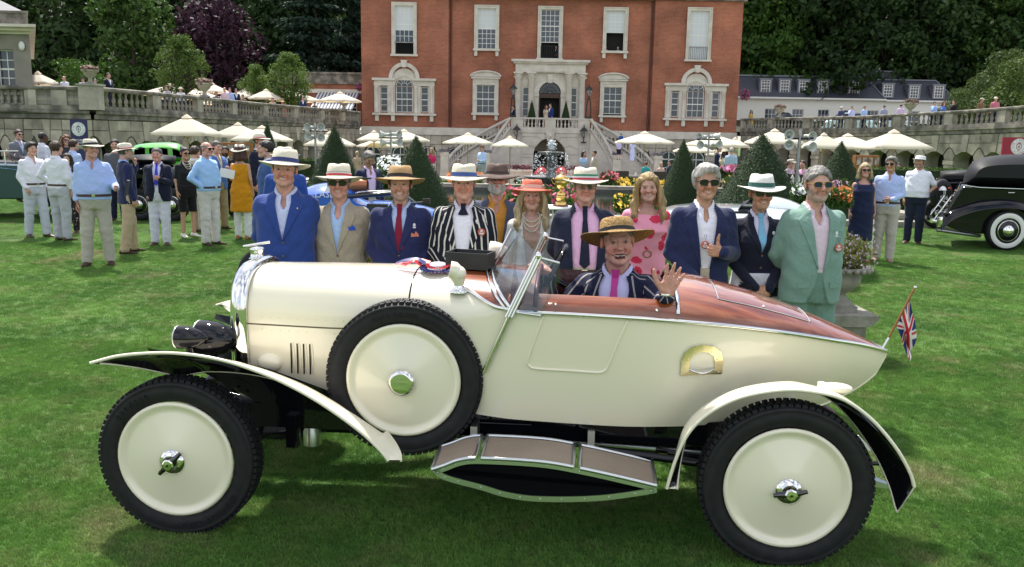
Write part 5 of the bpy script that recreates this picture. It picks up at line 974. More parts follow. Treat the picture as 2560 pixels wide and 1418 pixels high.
for s in(-1,1):
 b=MB();nb,ntp=HB(1.645,.02,s,.012),Vector((1.768,YC+s*.43,1.43));ext=nb+(nb-ntp)*1.05
 for o in(-.014,.0,.016):b.tube([nb-(ntp-nb)*.12+Vector((o,s*.004,0)),ntp+Vector((o,s*.004,0))],.0075,6)
 low=HB(1.505,-.53,s,.012)if True else ext;b.tube([nb-(ntp-nb)*.1,low],.012,7)
 base=[HB(1.50+.145*k**1.6,1-k*.98,s,.006)for k in X(0,1,14)];b.tube(base,.010,6);b.tube([p+Vector((-.028,0,0))for p in base],.007,6)
 wt=Vector((1.875,YC+s*.452,1.40));wb_=HB(1.79,.0,s,.014);b.tube([ntp+Vector((.01,0,-.01)),wt],.007,6);b.tube([HB(1.67,.0,s,.014)+Vector((0,0,.0)),wb_+Vector((0,0,-.012))],.007,6);b.ball(ntp,(.018,.018,.022),8,6)
 g=MB();n=6
 for dy in(-.002,.002):g.add([p+Vector((dy,0,0))for p in base]+[ntp+(ct-ntp)*k+Vector((dy,0,.03*math.sin(PI*k)*.5))for k in X(0,1,8)],[tuple(range(22))])
 cpart(g,'windscreen_pane',WGL);g=MB();q0=[HB(1.68,.02,s,.016),wb_,Vector((1.885,YC+s*.455,1.32)),wt,ntp+Vector((.014,0,0))]
 g.add(q0+[p+Vector((0,s*.004,0))for p in q0],[(0,1,2,3,4),(9,8,7,6,5)]+[(i,(i+1)%5,5+(i+1)%5,5+i)for i in range(5)]);cpart(g,'wing_pane',WGL);cpart(b,'windscreen_frame',CHR)
def side_y(x,z,off=0.):w,zb,zt,z0,wb,n=sec(x);return HB(x,(z-z0)/(zb-z0)-1,-1,off)
dp=catmull([(1.803,1.135),(1.765,1.02),(1.729,.903),(1.738,.872),(1.775,.860),(1.93,.857),(2.075,.853),(2.112,.862),(2.131,.888),(2.17,1.0),(2.22,1.13)],6)
b=MB();b.tube([side_y(x,z,.001)for x,z in dp],.0075,6);d=cpart(b,'door_moulding',CREAM)
D=[(2.492,.850),(2.702,.858),(2.703,.93),(2.69,.975),(2.65,1.005),(2.597,1.013),(2.545,1.003),(2.507,.972),(2.492,.93)];Dc=np.array((2.597,.885));Di=[tuple(Dc+(np.array(p)-Dc)*np.array((.60,.62))+np.array((0,.012)))for p in D]
b=MB();n=len(D);b.add([side_y(*p,.010)for p in D]+[side_y(*p,.010)for p in Di]+[side_y(*p,-.002)for p in D]+[side_y(*p,-.02)for p in Di],[(i,(i+1)%n,n+(i+1)%n,n+i)for i in range(n)]+[(2*n+i,2*n+(i+1)%n,(i+1)%n,i)for i in range(n)]+[(n+i,n+(i+1)%n,3*n+(i+1)%n,3*n+i)for i in range(n)])
sp_=cpart(b,'step_plate',BRS);b=MB();b.add([side_y(*p,.003)for p in Di],[tuple(range(n))]);cpart(b,'step_recess',CREAM,sp_)
b=MB();b.tube([side_y(2.535+.12*k,.885,.012)+Vector((0,-.03*math.sin(PI*k),-.012*math.sin(PI*k)))for k in X(0,1,10)],.006,6);b.grid([[side_y(2.535+.12*k,.885,.008),side_y(2.535+.12*k,.885,.012)+Vector((0,-.03*math.sin(PI*k),-.012*math.sin(PI*k)))]for k in X(0,1,10)]);cpart(b,'step_lip',CHR,sp_)
for k in range(7):b=MB();a=PI*k/6;b.ball(side_y(2.597+.085*math.cos(a),.885+.105*math.sin(a)if 0<k<6 else .868,.011),.0035,6,4);cpart(b,'screw',CHR,sp_)
for k in range(4):
 x=.462+.035*k;l=MB();l.tube([side_y(x+.010,z,-.002)for z in X(.735,.918,6)],[.003,.0075,.0075,.0075,.0075,.003],8);l=cpart(l,'louvre',CREAM);g=MB();g.box(side_y(x-.003,.827,.006),(.005,.012,.165));cpart(g,'slot',DARK,l)
b=MB();b.ball(side_y(.335,.795,.0),(.072,.035,.052),16,10);cpart(b,'blister',CREAM)
b=MB();[b.ball(HB(x,t,-1,.001),.0035,6,4)for x in X(.3,1.05,16)for t in(.05,-.07)];cpart(b,'rivets',CREAM)
b=MB();[b.ball(HB(x,.16,-1,.002),.008,8,5)for x in(1.86,2.36)];[b.ball(HB(x,-.012,-1,.01),.004,6,4)for x in X(1.85,3.5,14)];cpart(b,'screws',CHR)
vb=HB(1.36,.40,-1,.0);b=MB();b.lathe([(.048,0),(.05,.008),(.034,.014),(.028,.03),(.026,.055)],18,vb);ve=cpart(b,'ventilator_base',CHR);b=MB();b.tube([vb+Vector(p)for p in((0,0,.04),(0,-.002,.07),(-.012,-.004,.10),(-.03,-.006,.115),(-.045,-.008,.118))],[.028,.036,.046,.048,.046],16,caps=False);b.ball(vb+Vector((-.002,-.004,.098)),(.043,.044,.042),14,10);cpart(b,'ventilator',CREAM)
b=MB();c0=Vector((1.47,1.16,1.325));b.lathe([(0,-.08),(.03,-.075),(.055,-.04),(.066,0),(.068,.03),(.06,.034),(0,.036)],20,c0,Matrix.Rotation(-PI/2,3,'Y'));b.tube([c0,c0+Vector((.05,0,-.1))],.01,6);cpart(b,'spot_lamp',CREAM);b=MB();b.ball(c0+Vector((.0,-.067,0)),.012,8,6);cpart(b,'lamp_bolt',CHR)
b=MB();T=[(x,.62)for x in X(2.62,3.2,16)];b.tube([HB(x,.50-.02*(x-2.6),-1,.003)for x in X(2.68,3.16,14)],.003,6);b.tube([HB(3.16+.012*math.sin(PI*t),t,-1,.003)for t in X(.49,1,8)]+[HB(3.16,t,1,.003)for t in X(1,.49,8)],.004,6);b.tube([HB(2.68,t,-1,.003)for t in X(.5,1,10)]+[HB(2.68,t,1,.003)for t in X(1,.5,10)],.0038,6);b.ball(HB(2.92,.54,-1,.006),.009,8,5);cpart(b,'hatch_trim',CHR)
def rad(x,k):return[Vector((x,YC+s*(.318*k)*max(0,math.cos(a))**(2/2.9),.985+(.318*k+.01)*max(0,math.sin(a))**(2/2.9)))for s,A in((-1,X(0,PI/2,14)),(1,X(PI/2,0,14)[1:]))for a in A]
def ring(x,k,zb):r=rad(x,k);return[Vector((x,r[0][1],zb))]+r+[Vector((x,r[-1][1],zb))]
b=MB();b.grid([ring(.219,.90,.64),ring(.219,.985,.64),ring(.216,1.0,.64),ring(.19,1.03,.64),ring(.15,1.02,.64),ring(.125,.96,.64),ring(.118,.90,.66),ring(.135,.84,.68)][::-1]);rd=cpart(b,'radiator_shell',CHR)
b=MB();r=ring(.136,.86,.68);b.add(r,[tuple(range(len(r)))]);cpart(b,'radiator_core',mat('radiator_mesh',(.03,.028,.025),.5,.5),rd)
b=MB();b.lathe([(.045,0),(.045,.012),(.036,.014),(.036,.05),(.04,.055),(.04,.068),(.03,.074),(0,.076)],20,(.165,YC,1.302));b.tube([(.095,YC-.02,1.378),(.235,YC+.02,1.402)],.008,6);cpart(b,'radiator_cap',CHR,rd)
b=MB();b.ball((.105,YC-.10,1.13),(.012,.035,.05),12,8);cpart(b,'badge',WHT,rd)
def bullet(c,r,L,name,rim):b=MB();prof=[(0,-L*.62),(r*.35,-L*.56),(r*.7,-L*.36),(r*.93,-L*.08),(r,L*.18),(r*.99,L*.36)];b.lathe(prof,22,c,Matrix.Rotation(-PI/2,3,'Y'));o=cpart(b,name,BLKP);b=MB();b.lathe([(r*.99,L*.36),(r*1.02,L*.38),(r*.95,L*.41),(r*.5,L*.44),(0,L*.45)],22,c,Matrix.Rotation(-PI/2,3,'Y'));cpart(b,'lens',mat('lamp_lens',(.7,.72,.7),.1,trans=.6),o);b=MB();b.tube([Vector(c)+Vector((0,0,-r*.9)),Vector(c)+Vector((0,0,-r*.9-.07))],.016,8);b.ball(Vector(c)+Vector((L*.62,0,0)),.01,8,6);cpart(b,'lamp_stalk',BLKP if rim else CHR,o)
bullet((.02,.16,.985),.058,.15,'side_lamp',1);bullet((.035,.42,.915),.10,.215,'headlamp',1);bullet((.02,2*YC-.16,.985),.058,.15,'side_lamp',1);bullet((.035,2*YC-.42,.915),.10,.215,'headlamp',1)
def arc_text(b_,s,r,a0,step,size,y,par):
 for i,chh in enumerate(s):
  if chh==' ':continue
  a=a0-step*i;M_=Matrix.Translation((r*math.cos(a),y,r*math.sin(a)))@Matrix.Rotation(PI/2-a,4,'Y')@FACE;o=lettering(chh,size,M_,RUB,None);o.parent=par
TYR=MB();RT=Matrix.Rotation(PI/2,3,'X')
TYR.lathe([(.296,-.012),(.305,.000),(.330,.010),(.362,.012),(.380,.004),(.384,.008),(.392,-.004),(.396,-.022),(.400,-.040),(.400,-.085),(.392,-.118),(.362,-.135),(.31,-.125),(.29,-.1)],72,(0,0,0),RT);TYM=TYR.mesh('tyre',RUB)
TRD=MB()
for i in range(76):
 a=2*PI*i/76;R_=Matrix.Rotation(-a,3,'Y')
 for j,(y,l)in enumerate(((.026,.030),(.063,.030),(.10,.030))):aa=a+(PI/76 if j==1 else 0);R2=Matrix.Rotation(-aa,3,'Y');TRD.box(R2@Vector((.401,y,0)),(.014,l,.024),R=R2)
TRM=TRD.mesh('tread',RUB)
b=MB();b.lathe([(.294,-.006),(.297,.006),(.288,.014),(.276,.012),(.262,-.006),(.24,-.002),(.10,.030),(.05,.040),(0,.04)],56,(0,0,0),RT);DSM=b.mesh('wheel_disc',CREAM)
b=MB();b.lathe([(.066,.028),(.062,.048),(.046,.054),(.038,.058)],28,(0,0,0),RT);b.lathe([(.030,.05),(.030,.086),(.024,.090),(0,.091)],8,(0,0,0),RT,smooth=False);HBC=b.mesh('knock_off_hub',CHR);b=MB();b.tube([(-.075,-.062,-.018),(-.045,-.066,-.010),(0,-.064,0),(.045,-.066,.010),(.075,-.062,.018)],[.010,.013,.030,.013,.010],8);HBM=b.mesh('hub_ears',mat('nickel_dark_reflection',(.10,.10,.10),.15,1.0))  # ears are chrome too; dark surroundings they reflect are put into their colour
b=MB();b.lathe([(.072,.026),(.070,.05),(.058,.064),(.050,.066),(0,.066)],28,(0,0,0),RT);CPM=b.mesh('hub_cap',CHR)
def wheel(loc,rot,hub,name,far=False,txt=()):
 hubs=(hub,('hub_ears',HBM))if hub[0]=='hub' else(hub,)
 w_=bpy.data.objects.new(name,None);COL.objects.link(w_);w_.parent=CAR;w_.location=loc;w_.rotation_euler=(0,0,PI if far else 0)
 for n_,m in(('tyre',TYM),('tread',TRM),('wheel_disc',DSM))+hubs:put(n_,m,w_).rotation_euler=(0,rot,0)
 for s_,r_,a0,st_,sz in txt:arc_text(None,s_,r_,a0,st_,sz,-.013,w_)
H1,H2=('hub',HBC),('hub_cap',CPM)
wheel((0,.0,.40),-.55,H1,'wheel',False,[('820X120',.345,2.5,.09,.036),('CHEVRON CORD',.345,-.55,.085,.036)]);wheel((2.98,0,.402),.06,H1,'wheel');wheel((0,2*YC,.40),.3,H1,'wheel',True);wheel((2.98,2*YC,.402),.3,H1,'wheel',True)
wheel((1.093,.272,.772),.3,H2,'spare_wheel',False,[('CHEVRON CORD',.345,2.0,.10,.04)])
b=MB();b.tube([(1.093,.30,.772),(1.093,YC-.3,.80)],.03,8);cpart(b,'spare_bracket',BLKP)
def wing(P,inner,name,sy=1):
 P=catmull(P,8);n=len(P);b=MB();k=7;T=X(0,1,n)
 def pt(i,j,o):x,z=P[i];wd,dx,dz=inner(T[i]);f=j/k;tg=np.array(P[min(i+1,n-1)])-np.array(P[max(i-1,0)]);tg/=np.linalg.norm(tg)+1e-9;o+=.022*math.sin(PI*f)*min(1,6*T[i],6*(1-T[i]));return Vector((x+dx*f-tg[1]*o,f*wd,z+dz*f+tg[0]*o))
 mir=(lambda v:v)if sy>0 else(lambda v:Vector((v.x,2*YC-v.y,v.z)))
 b.grid([[mir(pt(i,j,.006))for j in range(k+1)]for i in range(n)]);up=cpart(b,name,CREAM);b=MB();b.grid([[mir(pt(i,j,-.004))for j in range(k+1)]for i in range(n)]);cpart(b,'underside',BLKP,up)
 b=MB();b.tube([mir(pt(i,0,.0))for i in range(n)],.0085,7);b.tube([mir(pt(i,k,.0))for i in range(n)],.006,6);cpart(b,'rolled_edge',CREAM,up);return up
FW=[(-.410,.877),(-.272,.917),(-.128,.937),(.015,.944),(.176,.932),(.336,.899),(.534,.830),(.731,.729),(.928,.594),(1.03,.50),(1.075,.445)]
fin=lambda t:(.27*min(1,(t/.30)**.8)*(1-.42*max(0,(t-.62)/.38))*min(1,((1-t)/.13)**.5+.04),.05*(1-t)+.06*max(0,(t-.86)/.14),-.20*min(1,t/.22)*max(0,1-t*1.15)**.45)
RW_=[(2.420,.371),(2.455,.517),(2.506,.648),(2.593,.750),(2.735,.834),(2.914,.877),(3.059,.877),(3.205,.845),(3.338,.755),(3.457,.625),(3.53,.51),(3.557,.44)]
rin=lambda t:(.22*min(1,(t/.2)**.7)*min(1,((1-t)/.28)**.75+.02),.05*(1-t)-.14*max(0,t-.55),-.035*math.sin(PI*t)-.26*max(0,t-.50))
for s in(1,-1):wing(FW,fin,'front_wing',s);wing(RW_,rin,'rear_wing',s)
for s in(-1,1):
 b=MB();V=lambda x,y,z:Vector((x,YC+s*(YC-y),z));b.grid([[V(x,.30,float(np.interp(x,[-.28,.0,.34,.73,.95],[.885,.845,.81,.68,.54]))),V(x,.33,float(np.interp(x,[-.28,.0,.3,.73,.95],[.86,.76,.60,.56,.52])))]for x in X(-.28,.95,14)][::s],smooth=False);cpart(b,'valance',BLKP)
b=MB();b.tube([(3.14,.14,.885),(3.14,.14,.86)],.02,8);b.ball((3.20,.13,.862),(.085,.05,.026),16,8);cpart(b,'tail_lamp',CREAM)
top=catmull([(1.292,.418),(1.351,.441),(1.429,.474),(1.531,.487),(1.814,.484),(2.005,.460),(2.2,.425),(2.369,.391)],6);bot=catmull([(2.374,.357),(2.294,.337),(2.15,.308),(2.011,.291),(1.88,.283),(1.761,.282),(1.64,.297),(1.527,.327),(1.40,.355),(1.332,.378),(1.292,.412)],6)
rim=list(top)+list(bot);cx_=np.mean([p[0]for p in rim]);
def inset(d):
 out=[];n=len(rim)
 for i in range(n):a,c=np.array(rim[i-1]),np.array(rim[(i+1)%n]);t_=(c-a)/np.linalg.norm(c-a);out.append(np.array(rim[i])+np.array((t_[1],-t_[0]))*d)
 return out
RI=inset(.028);y0,y1=-.02,.26;n=len(rim)
b=MB();b.add([(p[0],y0,p[1])for p in rim]+[(p[0],y0,p[1])for p in RI]+[(p[0],y0+.012,p[1])for p in RI],[(i,(i+1)%n,n+(i+1)%n,n+i)for i in range(n)]+[(n+i,n+(i+1)%n,2*n+(i+1)%n,2*n+i)for i in range(n)]);pod=cpart(b,'step_pod',ALU)
b=MB();b.add([(p[0],y0+.008,p[1])for p in RI],[tuple(range(n))]);cpart(b,'side_panel',mat('pod_black',(.004,.004,.005),.9,spec=.05),pod);b=MB();b.grid([[(p[0],y0+.002,p[1]),(p[0],y1,p[1]+.012)]for p in bot],smooth=True);cpart(b,'belly',BLKP,pod)
MATG=mat('ribbed_matting',(.36,.28,.21),.9,col2=(.30,.23,.17),ns=3,bump=.5,bs=240)
for a,c in((0,17),(18,29),(30,42)):
 seg=top[a:c+1]if c<len(top)else top[a:];b=MB();b.grid([[(p[0],y0+.02,p[1]+.004),(p[0],y1-.02,p[1]+.014)]for p in seg]);cpart(b,'tread_mat',MATG,pod)
 b=MB()
 for yy,dz in((y0,.0),(y1,.012)):b.tube([(p[0],yy,p[1]+dz+.001)for p in seg],.0105,6)
 for p in(seg[0],seg[-1]):b.tube([(p[0],y0,p[1]+.002),(p[0],y1,p[1]+.014)],.011,4)
 cpart(b,'edge_trim',ALU,pod)
b=MB();[b.ball((p[0],y0-.001,p[1]),.0042,6,4)for p in inset(.014)[::5]];cpart(b,'rivets',ALU,pod)
for x in(1.46,2.06):b=MB();b.box((x,.32,.50),(.035,.12,.09));cpart(b,'step_bracket',ALU)
def bp_(name,*tubes,m=BLKP):b=MB();[b.tube(*t_)for t_ in tubes];return cpart(b,name,m)
for s in(-1,1):
 V=lambda x,y,z:Vector((x,YC+s*(YC-y),z));b=MB();b.box(V(1.55,.41,.515),(3.2,.05,.13));cpart(b,'chassis_rail',BLKP);bp_('dumb_iron',([V(-.05,.41,.53),V(-.28,.41,.50),V(-.33,.41,.44)],.03,6))
 for k in range(4):bp_('leaf_spring',([V(-.34+.05*k,.39,.44-.016*k),V(0,.39,.36-.014*k),V(.50-.06*k,.39,.43-.012*k)],.012,4));bp_('leaf_spring',([V(2.4+.06*k,.39,.42-.016*k),V(2.98,.39,.36-.014*k),V(3.55-.06*k,.39,.40-.012*k)],.012,4))
 bp_('steering_arm',([V(.3,.42,.50),V(.26,.40,.36),V(.06,.37,.34)],.022,6));b=MB();b.box(V(.47,.38,.44),(.06,.06,.18));cpart(b,'damper',BLKP);bp_('radius_arm',([V(2.1,.30,.44),V(2.5,.25,.42),V(2.9,.2,.40)],.022,6));bp_('brake_rod',([V(1.4,.37,.53),V(1.75,.37,.53)],.008,6))
bp_('front_axle',([(0,.12,.40),(0,.3,.36),(0,1.17,.36),(0,1.35,.40)],.028,8));bp_('rear_axle',([(2.98,.1,.40),(2.98,1.37,.40)],.045,8));b=MB();b.ball((2.98,YC,.40),(.14,.13,.14),12,8);cpart(b,'differential',BLKP);bp_('propeller_shaft',([(1.3,YC,.45),(2.98,YC,.40)],.03,8))
for nm,c_,d_ in(('sump',(.75,YC,.47),(.75,.3,.22)),('gearbox',(1.5,YC,.48),(.5,.3,.24)),('undertray',(2.2,YC,.52),(1.6,.56,.06))):b=MB();b.box(c_,d_);cpart(b,nm,BLKP)
b=MB();b.lathe([(.05,0),(.05,.08),(.036,.12),(.034,.24)],14,(.52,.55,.30));b.tube([(1.2,.62,.38),(2.6,.55,.36),(3.3,.45,.34)],.028,8);b.prism([(3.3,.36),(3.645,.268),(3.645,.255),(3.3,.29)],lambda p:(p[0],.62-(p[0]-3.3)*.6,p[1]),lambda p:(p[0],.40,p[1]));cpart(b,'exhaust',ALU)
b=MB();b.prism([(3.86,.30),(3.95,.21),(3.70,.205),(3.72,.31)],lambda p:(p[0]-.2,1.1,p[1]),lambda p:(p[0]-.2,1.09,p[1]));cpart(b,'number_plate',WHT)
b=MB();[b.tube([(3.2,.42+.05*k,.55-.04*k),(3.42,.42,.46),(3.5,.42,.40)],.014,5)for k in range(4)];b.ball((3.44,.5,.43),.045,8,6);cpart(b,'rear_gear',BLK)
# things on the car
C2W=Matrix.Translation((-1.658,4.02,0))@Matrix.Rotation(-.077,4,'Z')
cw=lambda x,y,z:C2W@Vector((x,y,z))
fl=thing('stern_flag','small drooping Union flag on a wooden staff at the pointed tail','flag',cw(3.62,YC,.92),-.077)
b=MB();b.tube([(0,0,0),(.028,0,.06)],.010,8);b.build('socket',CHR,fl,False);b=MB();b.tube([(.022,0,.05),(.135,0,.335)],.006,8);b.build('staff',mat('staff_wood',(.26,.10,.03),.4),fl,False);b=MB();b.ball((.137,0,.339),.009,8,6);b.build('finial',CHR,fl,False)
NV,RD,WT=mat('flag_blue',(.012,.016,.12),.8),mat('flag_red',(.42,.012,.03),.8),mat('flag_white',(.66,.62,.56),.8)
def uj(u,v):
 x,y=u-1,(v-.5)
 if abs(x)<.1 or abs(y)<.1:return 1
 if abs(x)<.1667 or abs(y)<.1667:return 2
 d=(y-x*.5*(1 if x*y>0 else-1))/1.118;dd=abs(abs(y)-abs(x)*.5)/1.118
 if dd<.1:
  sgn=(abs(y)-abs(x)*.5)*(1 if x*y>0 else-1)*(1 if x>0 else-1)*(1 if y>0 else-1);return 1 if 0<sgn*1<.0667 else 2
 return 0
b=MB();N,M2=64,34;V=[]
for i in range(N+1):
 for j in range(M2+1):
  u,v=i/N,j/M2;hx,hz=.115-.058*v,.283-.148*v
  fold=.018*math.sin(v*9+u*2.2)+.012*math.sin(u*7+v*3);V.append((hx+u*(.055+.02*v)+.010*math.sin(v*8+1)*u,fold*(.3+u),hz-u*(.20+.02*math.sin(v*5))+.01*math.sin(v*11)*u))
F=[(i*(M2+1)+j,(i+1)*(M2+1)+j,(i+1)*(M2+1)+j+1,i*(M2+1)+j+1)for i in range(N)for j in range(M2)]
put('cloth',npmesh('cloth',V,F,[NV,RD,WT],[uj(2*(i+.5)/N,(j+.5)/M2)for i in range(N)for j in range(M2)]),fl)
def deckz(x,y):w,zb,zt,z0,wb,n=sec(x);c=min(1,abs(y-YC)/w);return zb+(zt-zb)*(1-c**n)**(1/n)
RBL,RRD=mat('ribbon_navy',(.015,.02,.12),.4),mat('ribbon_red',(.55,.02,.03),.4)
rx,ry=1.215,.60;tilt=Matrix.Rotation(.12,3,'X');ro_=thing('award_rosette','pleated red and navy award rosette with ribbon tails lying on the car scuttle','rosette',cw(rx,ry,deckz(rx,ry)+.012),-.077)
def pleat(r0,r1,n,dz,m,name):b=MB();P=[[tilt@Vector((r*math.cos(2*PI*k/(2*n)),r*math.sin(2*PI*k/(2*n)),dz+(.010 if k%2 else 0)*(r/r1)))for k in range(2*n)]for r in(r0,r1)];b.grid(P,smooth=False,cv=True);b.build(name,m,ro_,False)
pleat(.058,.098,30,.0,RBL,'outer_pleats');pleat(.036,.066,26,.012,RRD,'inner_pleats');b=MB();b.lathe([(0,.026),(.042,.026),(.044,.02)],24,R=tilt);b.build('centre',mat('rosette_centre',(.62,.60,.72),.5),ro_,False)
for m,pts in((RRD,[(-.09,-.01,.012),(-.13,-.02,.035),(-.17,-.01,.012),(-.2,0,.008)]),(RBL,[(-.07,.0,.02),(-.12,.01,.04),(-.19,.02,.03),(-.235,.03,.012)]),(RRD,[(-.05,.03,.02),(-.12,.05,.03),(-.2,.06,.006),(-.25,.08,.002)])):b=MB();C_=catmull(pts,6);b.grid([[(p[0],p[1]-.014,p[2]),(p[0]+.005,p[1]+.016,p[2]+.012)]for p in C_]);b.build('ribbon_tail',m,ro_,False)
BOXM=mat('black_card',(.018,.018,.020),.5);bz=deckz(1.38,.62)+.006;bx=thing('gift_box','open matt black presentation box resting on the wooden scuttle','box',cw(1.385,.66,bz),-.28)
b=MB();wx_,wy_,hh=.118,.075,.088
b.bb(-wx_,wx_,-wy_,-wy_+.006,0,hh);b.bb(-wx_,wx_,wy_-.006,wy_,0,hh);b.bb(-wx_,-wx_+.006,-wy_+.006,wy_-.006,0,hh);b.bb(wx_-.006,wx_,-wy_+.006,wy_-.006,0,hh);b.bb(-wx_+.006,wx_-.006,-wy_+.006,wy_-.006,0,.006);b.build('tray',BOXM,bx,False)
b=MB();b.bb(-wx_+.01,wx_-.01,-wy_+.01,wy_-.01,.03,hh-.02);b.build('lining',mat('box_lining',(.05,.05,.055),.8),bx,False)
# people: smooth implicit figures turned into meshes
f32=np.float32
class Vol:
 def __init__(s,lo,hi,h):
  s.lo=np.array(lo,float);s.h=h;n=np.ceil((np.array(hi)-s.lo)/h).astype(int)+1;s.n=n
  s.ax=[(s.lo[i]+h*np.arange(n[i])).astype(f32)for i in range(3)];s.D=np.full(tuple(n),.25,f32)
 def sub(s,lo,hi,m):
  r=[]
  for i in range(3):a=int(max(0,math.floor((lo[i]-m-s.lo[i])/s.h)));b=int(min(s.n[i],math.ceil((hi[i]+m-s.lo[i])/s.h)+1));r.append(slice(a,max(a,b)))
  return tuple(r),s.ax[0][r[0]][:,None,None],s.ax[1][r[1]][None,:,None],s.ax[2][r[2]][None,None,:]
 def mix(s,r,d,k):
  A=s.D[r];
  if k<0:k=-k;d=-d;h=np.clip(.5+.5*(d-A)/k,0,1);s.D[r]=A+(d-A)*h+k*h*(1-h);return
  if k==0:s.D[r]=np.minimum(A,d);return
  h=np.clip(.5+.5*(A-d)/k,0,1);s.D[r]=A+(d-A)*h-k*h*(1-h)
 def cap(s,a,b,ra,rb=None,k=.02):
  rb=ra if rb is None else rb;a,b=np.array(a,float),np.array(b,float);R_=max(ra,rb);r,x,y,z=s.sub(np.minimum(a,b)-R_,np.maximum(a,b)+R_,abs(k)+s.h*2)
  if 0 in s.D[r].shape:return s
  ba=b-a;L2=max(1e-9,float(ba@ba));px,py,pz=x-f32(a[0]),y-f32(a[1]),z-f32(a[2]);h=np.clip((px*f32(ba[0])+py*f32(ba[1])+pz*f32(ba[2]))/f32(L2),0,1)
  d=np.sqrt((px-h*f32(ba[0]))**2+(py-h*f32(ba[1]))**2+(pz-h*f32(ba[2]))**2)-(f32(ra)+f32(rb-ra)*h);s.mix(r,d,k);return s
 def ell(s,c,rad,k=.02):
  rad=np.array(rad,float)*np.ones(3);c=np.array(c,float);r,x,y,z=s.sub(c-rad,c+rad,abs(k)+s.h*2)
  if 0 in s.D[r].shape:return s
  q=np.sqrt(((x-f32(c[0]))/f32(rad[0]))**2+((y-f32(c[1]))/f32(rad[1]))**2+((z-f32(c[2]))/f32(rad[2]))**2);s.mix(r,(q-1)*f32(rad.min()),k);return s
 def stack(s,T,k=.03,p=2.35,z0=None,z1=None,gx=0.):
  T=np.array(T,float);Z=s.ax[2];a,b,c=(np.interp(Z,T[:,0],T[:,i]).astype(f32)[None,None,:]for i in(1,2,3));X_,Y_=np.abs(s.ax[0]-gx)[:,None,None],s.ax[1][None,:,None]
  d=(((X_/a)**p+(np.abs(Y_-c)/b)**p)**(1/p)-1)*np.minimum(a,b);zz=Z[None,None,:];lo=T[0,0]if z0 is None else z0;hi=T[-1,0]if z1 is None else z1
  d=np.maximum(d,np.maximum(f32(lo)-zz,zz-f32(hi)));s.mix((slice(None),)*3,d.astype(f32),k);return s
 def wrinkle(s,amp,ph=0.):
  x,y,z=s.ax[0][:,None,None],s.ax[1][None,:,None],s.ax[2][None,None,:]
  s.D+=f32(amp)*(np.sin(31*z+17*x+ph)*np.sin(23*y-13*z+2*ph)+.6*np.sin(57*z-21*np.abs(x)+ph*3)*np.sin(29*x+11*y)).astype(f32);return s
 def front(s):
  ins=s.D<0;j=np.argmax(ins,1);any_=ins.any(1);j1=np.clip(j,1,s.n[1]-1);I,K=np.meshgrid(np.arange(s.n[0]),np.arange(s.n[2]),indexing='ij');d0,d1=s.D[I,j1-1,K],s.D[I,j1,K]
  t=np.where(any_,d0/np.where(np.abs(d0-d1)<1e-6,1,d0-d1),0);Yf=s.ax[1][j1-1]+t*s.h;Yf[~any_]=np.nan;s.Yf=Yf;return s
 def fy(s,x,z):
  i,k=(x-s.lo[0])/s.h,(z-s.lo[2])/s.h;i0,k0=int(np.clip(i,0,s.n[0]-2)),int(np.clip(k,0,s.n[2]-2));v=s.Yf[i0:i0+2,k0:k0+2];fi,fk=i-i0,k-k0
  if np.isnan(v).any():v=np.where(np.isnan(v),np.nanmean(v)if not np.isnan(v).all()else 0,v)
  return float((v[0,0]*(1-fi)+v[1,0]*fi)*(1-fk)+(v[0,1]*(1-fi)+v[1,1]*fi)*fk)
 def nets(s):
  D=s.D;D[0]=D[-1]=.1;D[:,0]=D[:,-1]=.1;D[:,:,0]=D[:,:,-1]=.1;S_=D<0;n=D.shape
  cnt=np.zeros(tuple(k-1 for k in n),np.int8);CO=[(i,j,k)for i in(0,1)for j in(0,1)for k in(0,1)]
  for i,j,k in CO:cnt+=S_[i:n[0]-1+i,j:n[1]-1+j,k:n[2]-1+k]
  mm=(cnt>0)&(cnt<8);ijk=np.argwhere(mm)
  if len(ijk)==0:return np.zeros((0,3)),np.zeros((0,4),int)
  idx=np.full(mm.shape,-1,np.int32);idx[mm]=np.arange(len(ijk));d=np.stack([D[ijk[:,0]+i,ijk[:,1]+j,ijk[:,2]+k]for i,j,k in CO],1);acc=np.zeros((len(ijk),3));w=np.zeros(len(ijk))
  for a in range(8):
   for b in range(a+1,8):
    if sum(abs(CO[a][q]-CO[b][q])for q in range(3))!=1:continue
    m=(d[:,a]<0)!=(d[:,b]<0);t=d[m,a]/(d[m,a]-d[m,b]);acc[m]+=np.array(CO[a])+t[:,None]*(np.array(CO[b])-np.array(CO[a]));w[m]+=1
  V=s.lo+s.h*(ijk+acc/w[:,None]);F=[]
  for ax in range(3):
   sl0=[slice(None)]*3;sl1=[slice(None)]*3;sl0[ax]=slice(0,-1);sl1[ax]=slice(1,None);A,B=S_[tuple(sl0)],S_[tuple(sl1)];e=np.argwhere(A!=B);u,v=[(1,2),(2,0),(0,1)][ax]
   e=e[(e[:,u]>0)&(e[:,v]>0)&(e[:,u]<n[u]-1)&(e[:,v]<n[v]-1)]
   q=[]
   for du,dv in((1,1),(0,1),(0,0),(1,0)):c=e.copy();c[:,u]-=du;c[:,v]-=dv;q.append(idx[c[:,0],c[:,1],c[:,2]])
   q=np.stack(q,1);fl_=A[e[:,0],e[:,1],e[:,2]];q[~fl_]=q[~fl_][:,::-1];F.append(q)
  return V,np.concatenate(F)
def fr(x):return x-np.floor(x)
SKIN=mat('skin',(1,1,1),.5,attr='Col',col2=(.84,.80,.78),ns=55,bump=.12,bs=130,spec=.35)
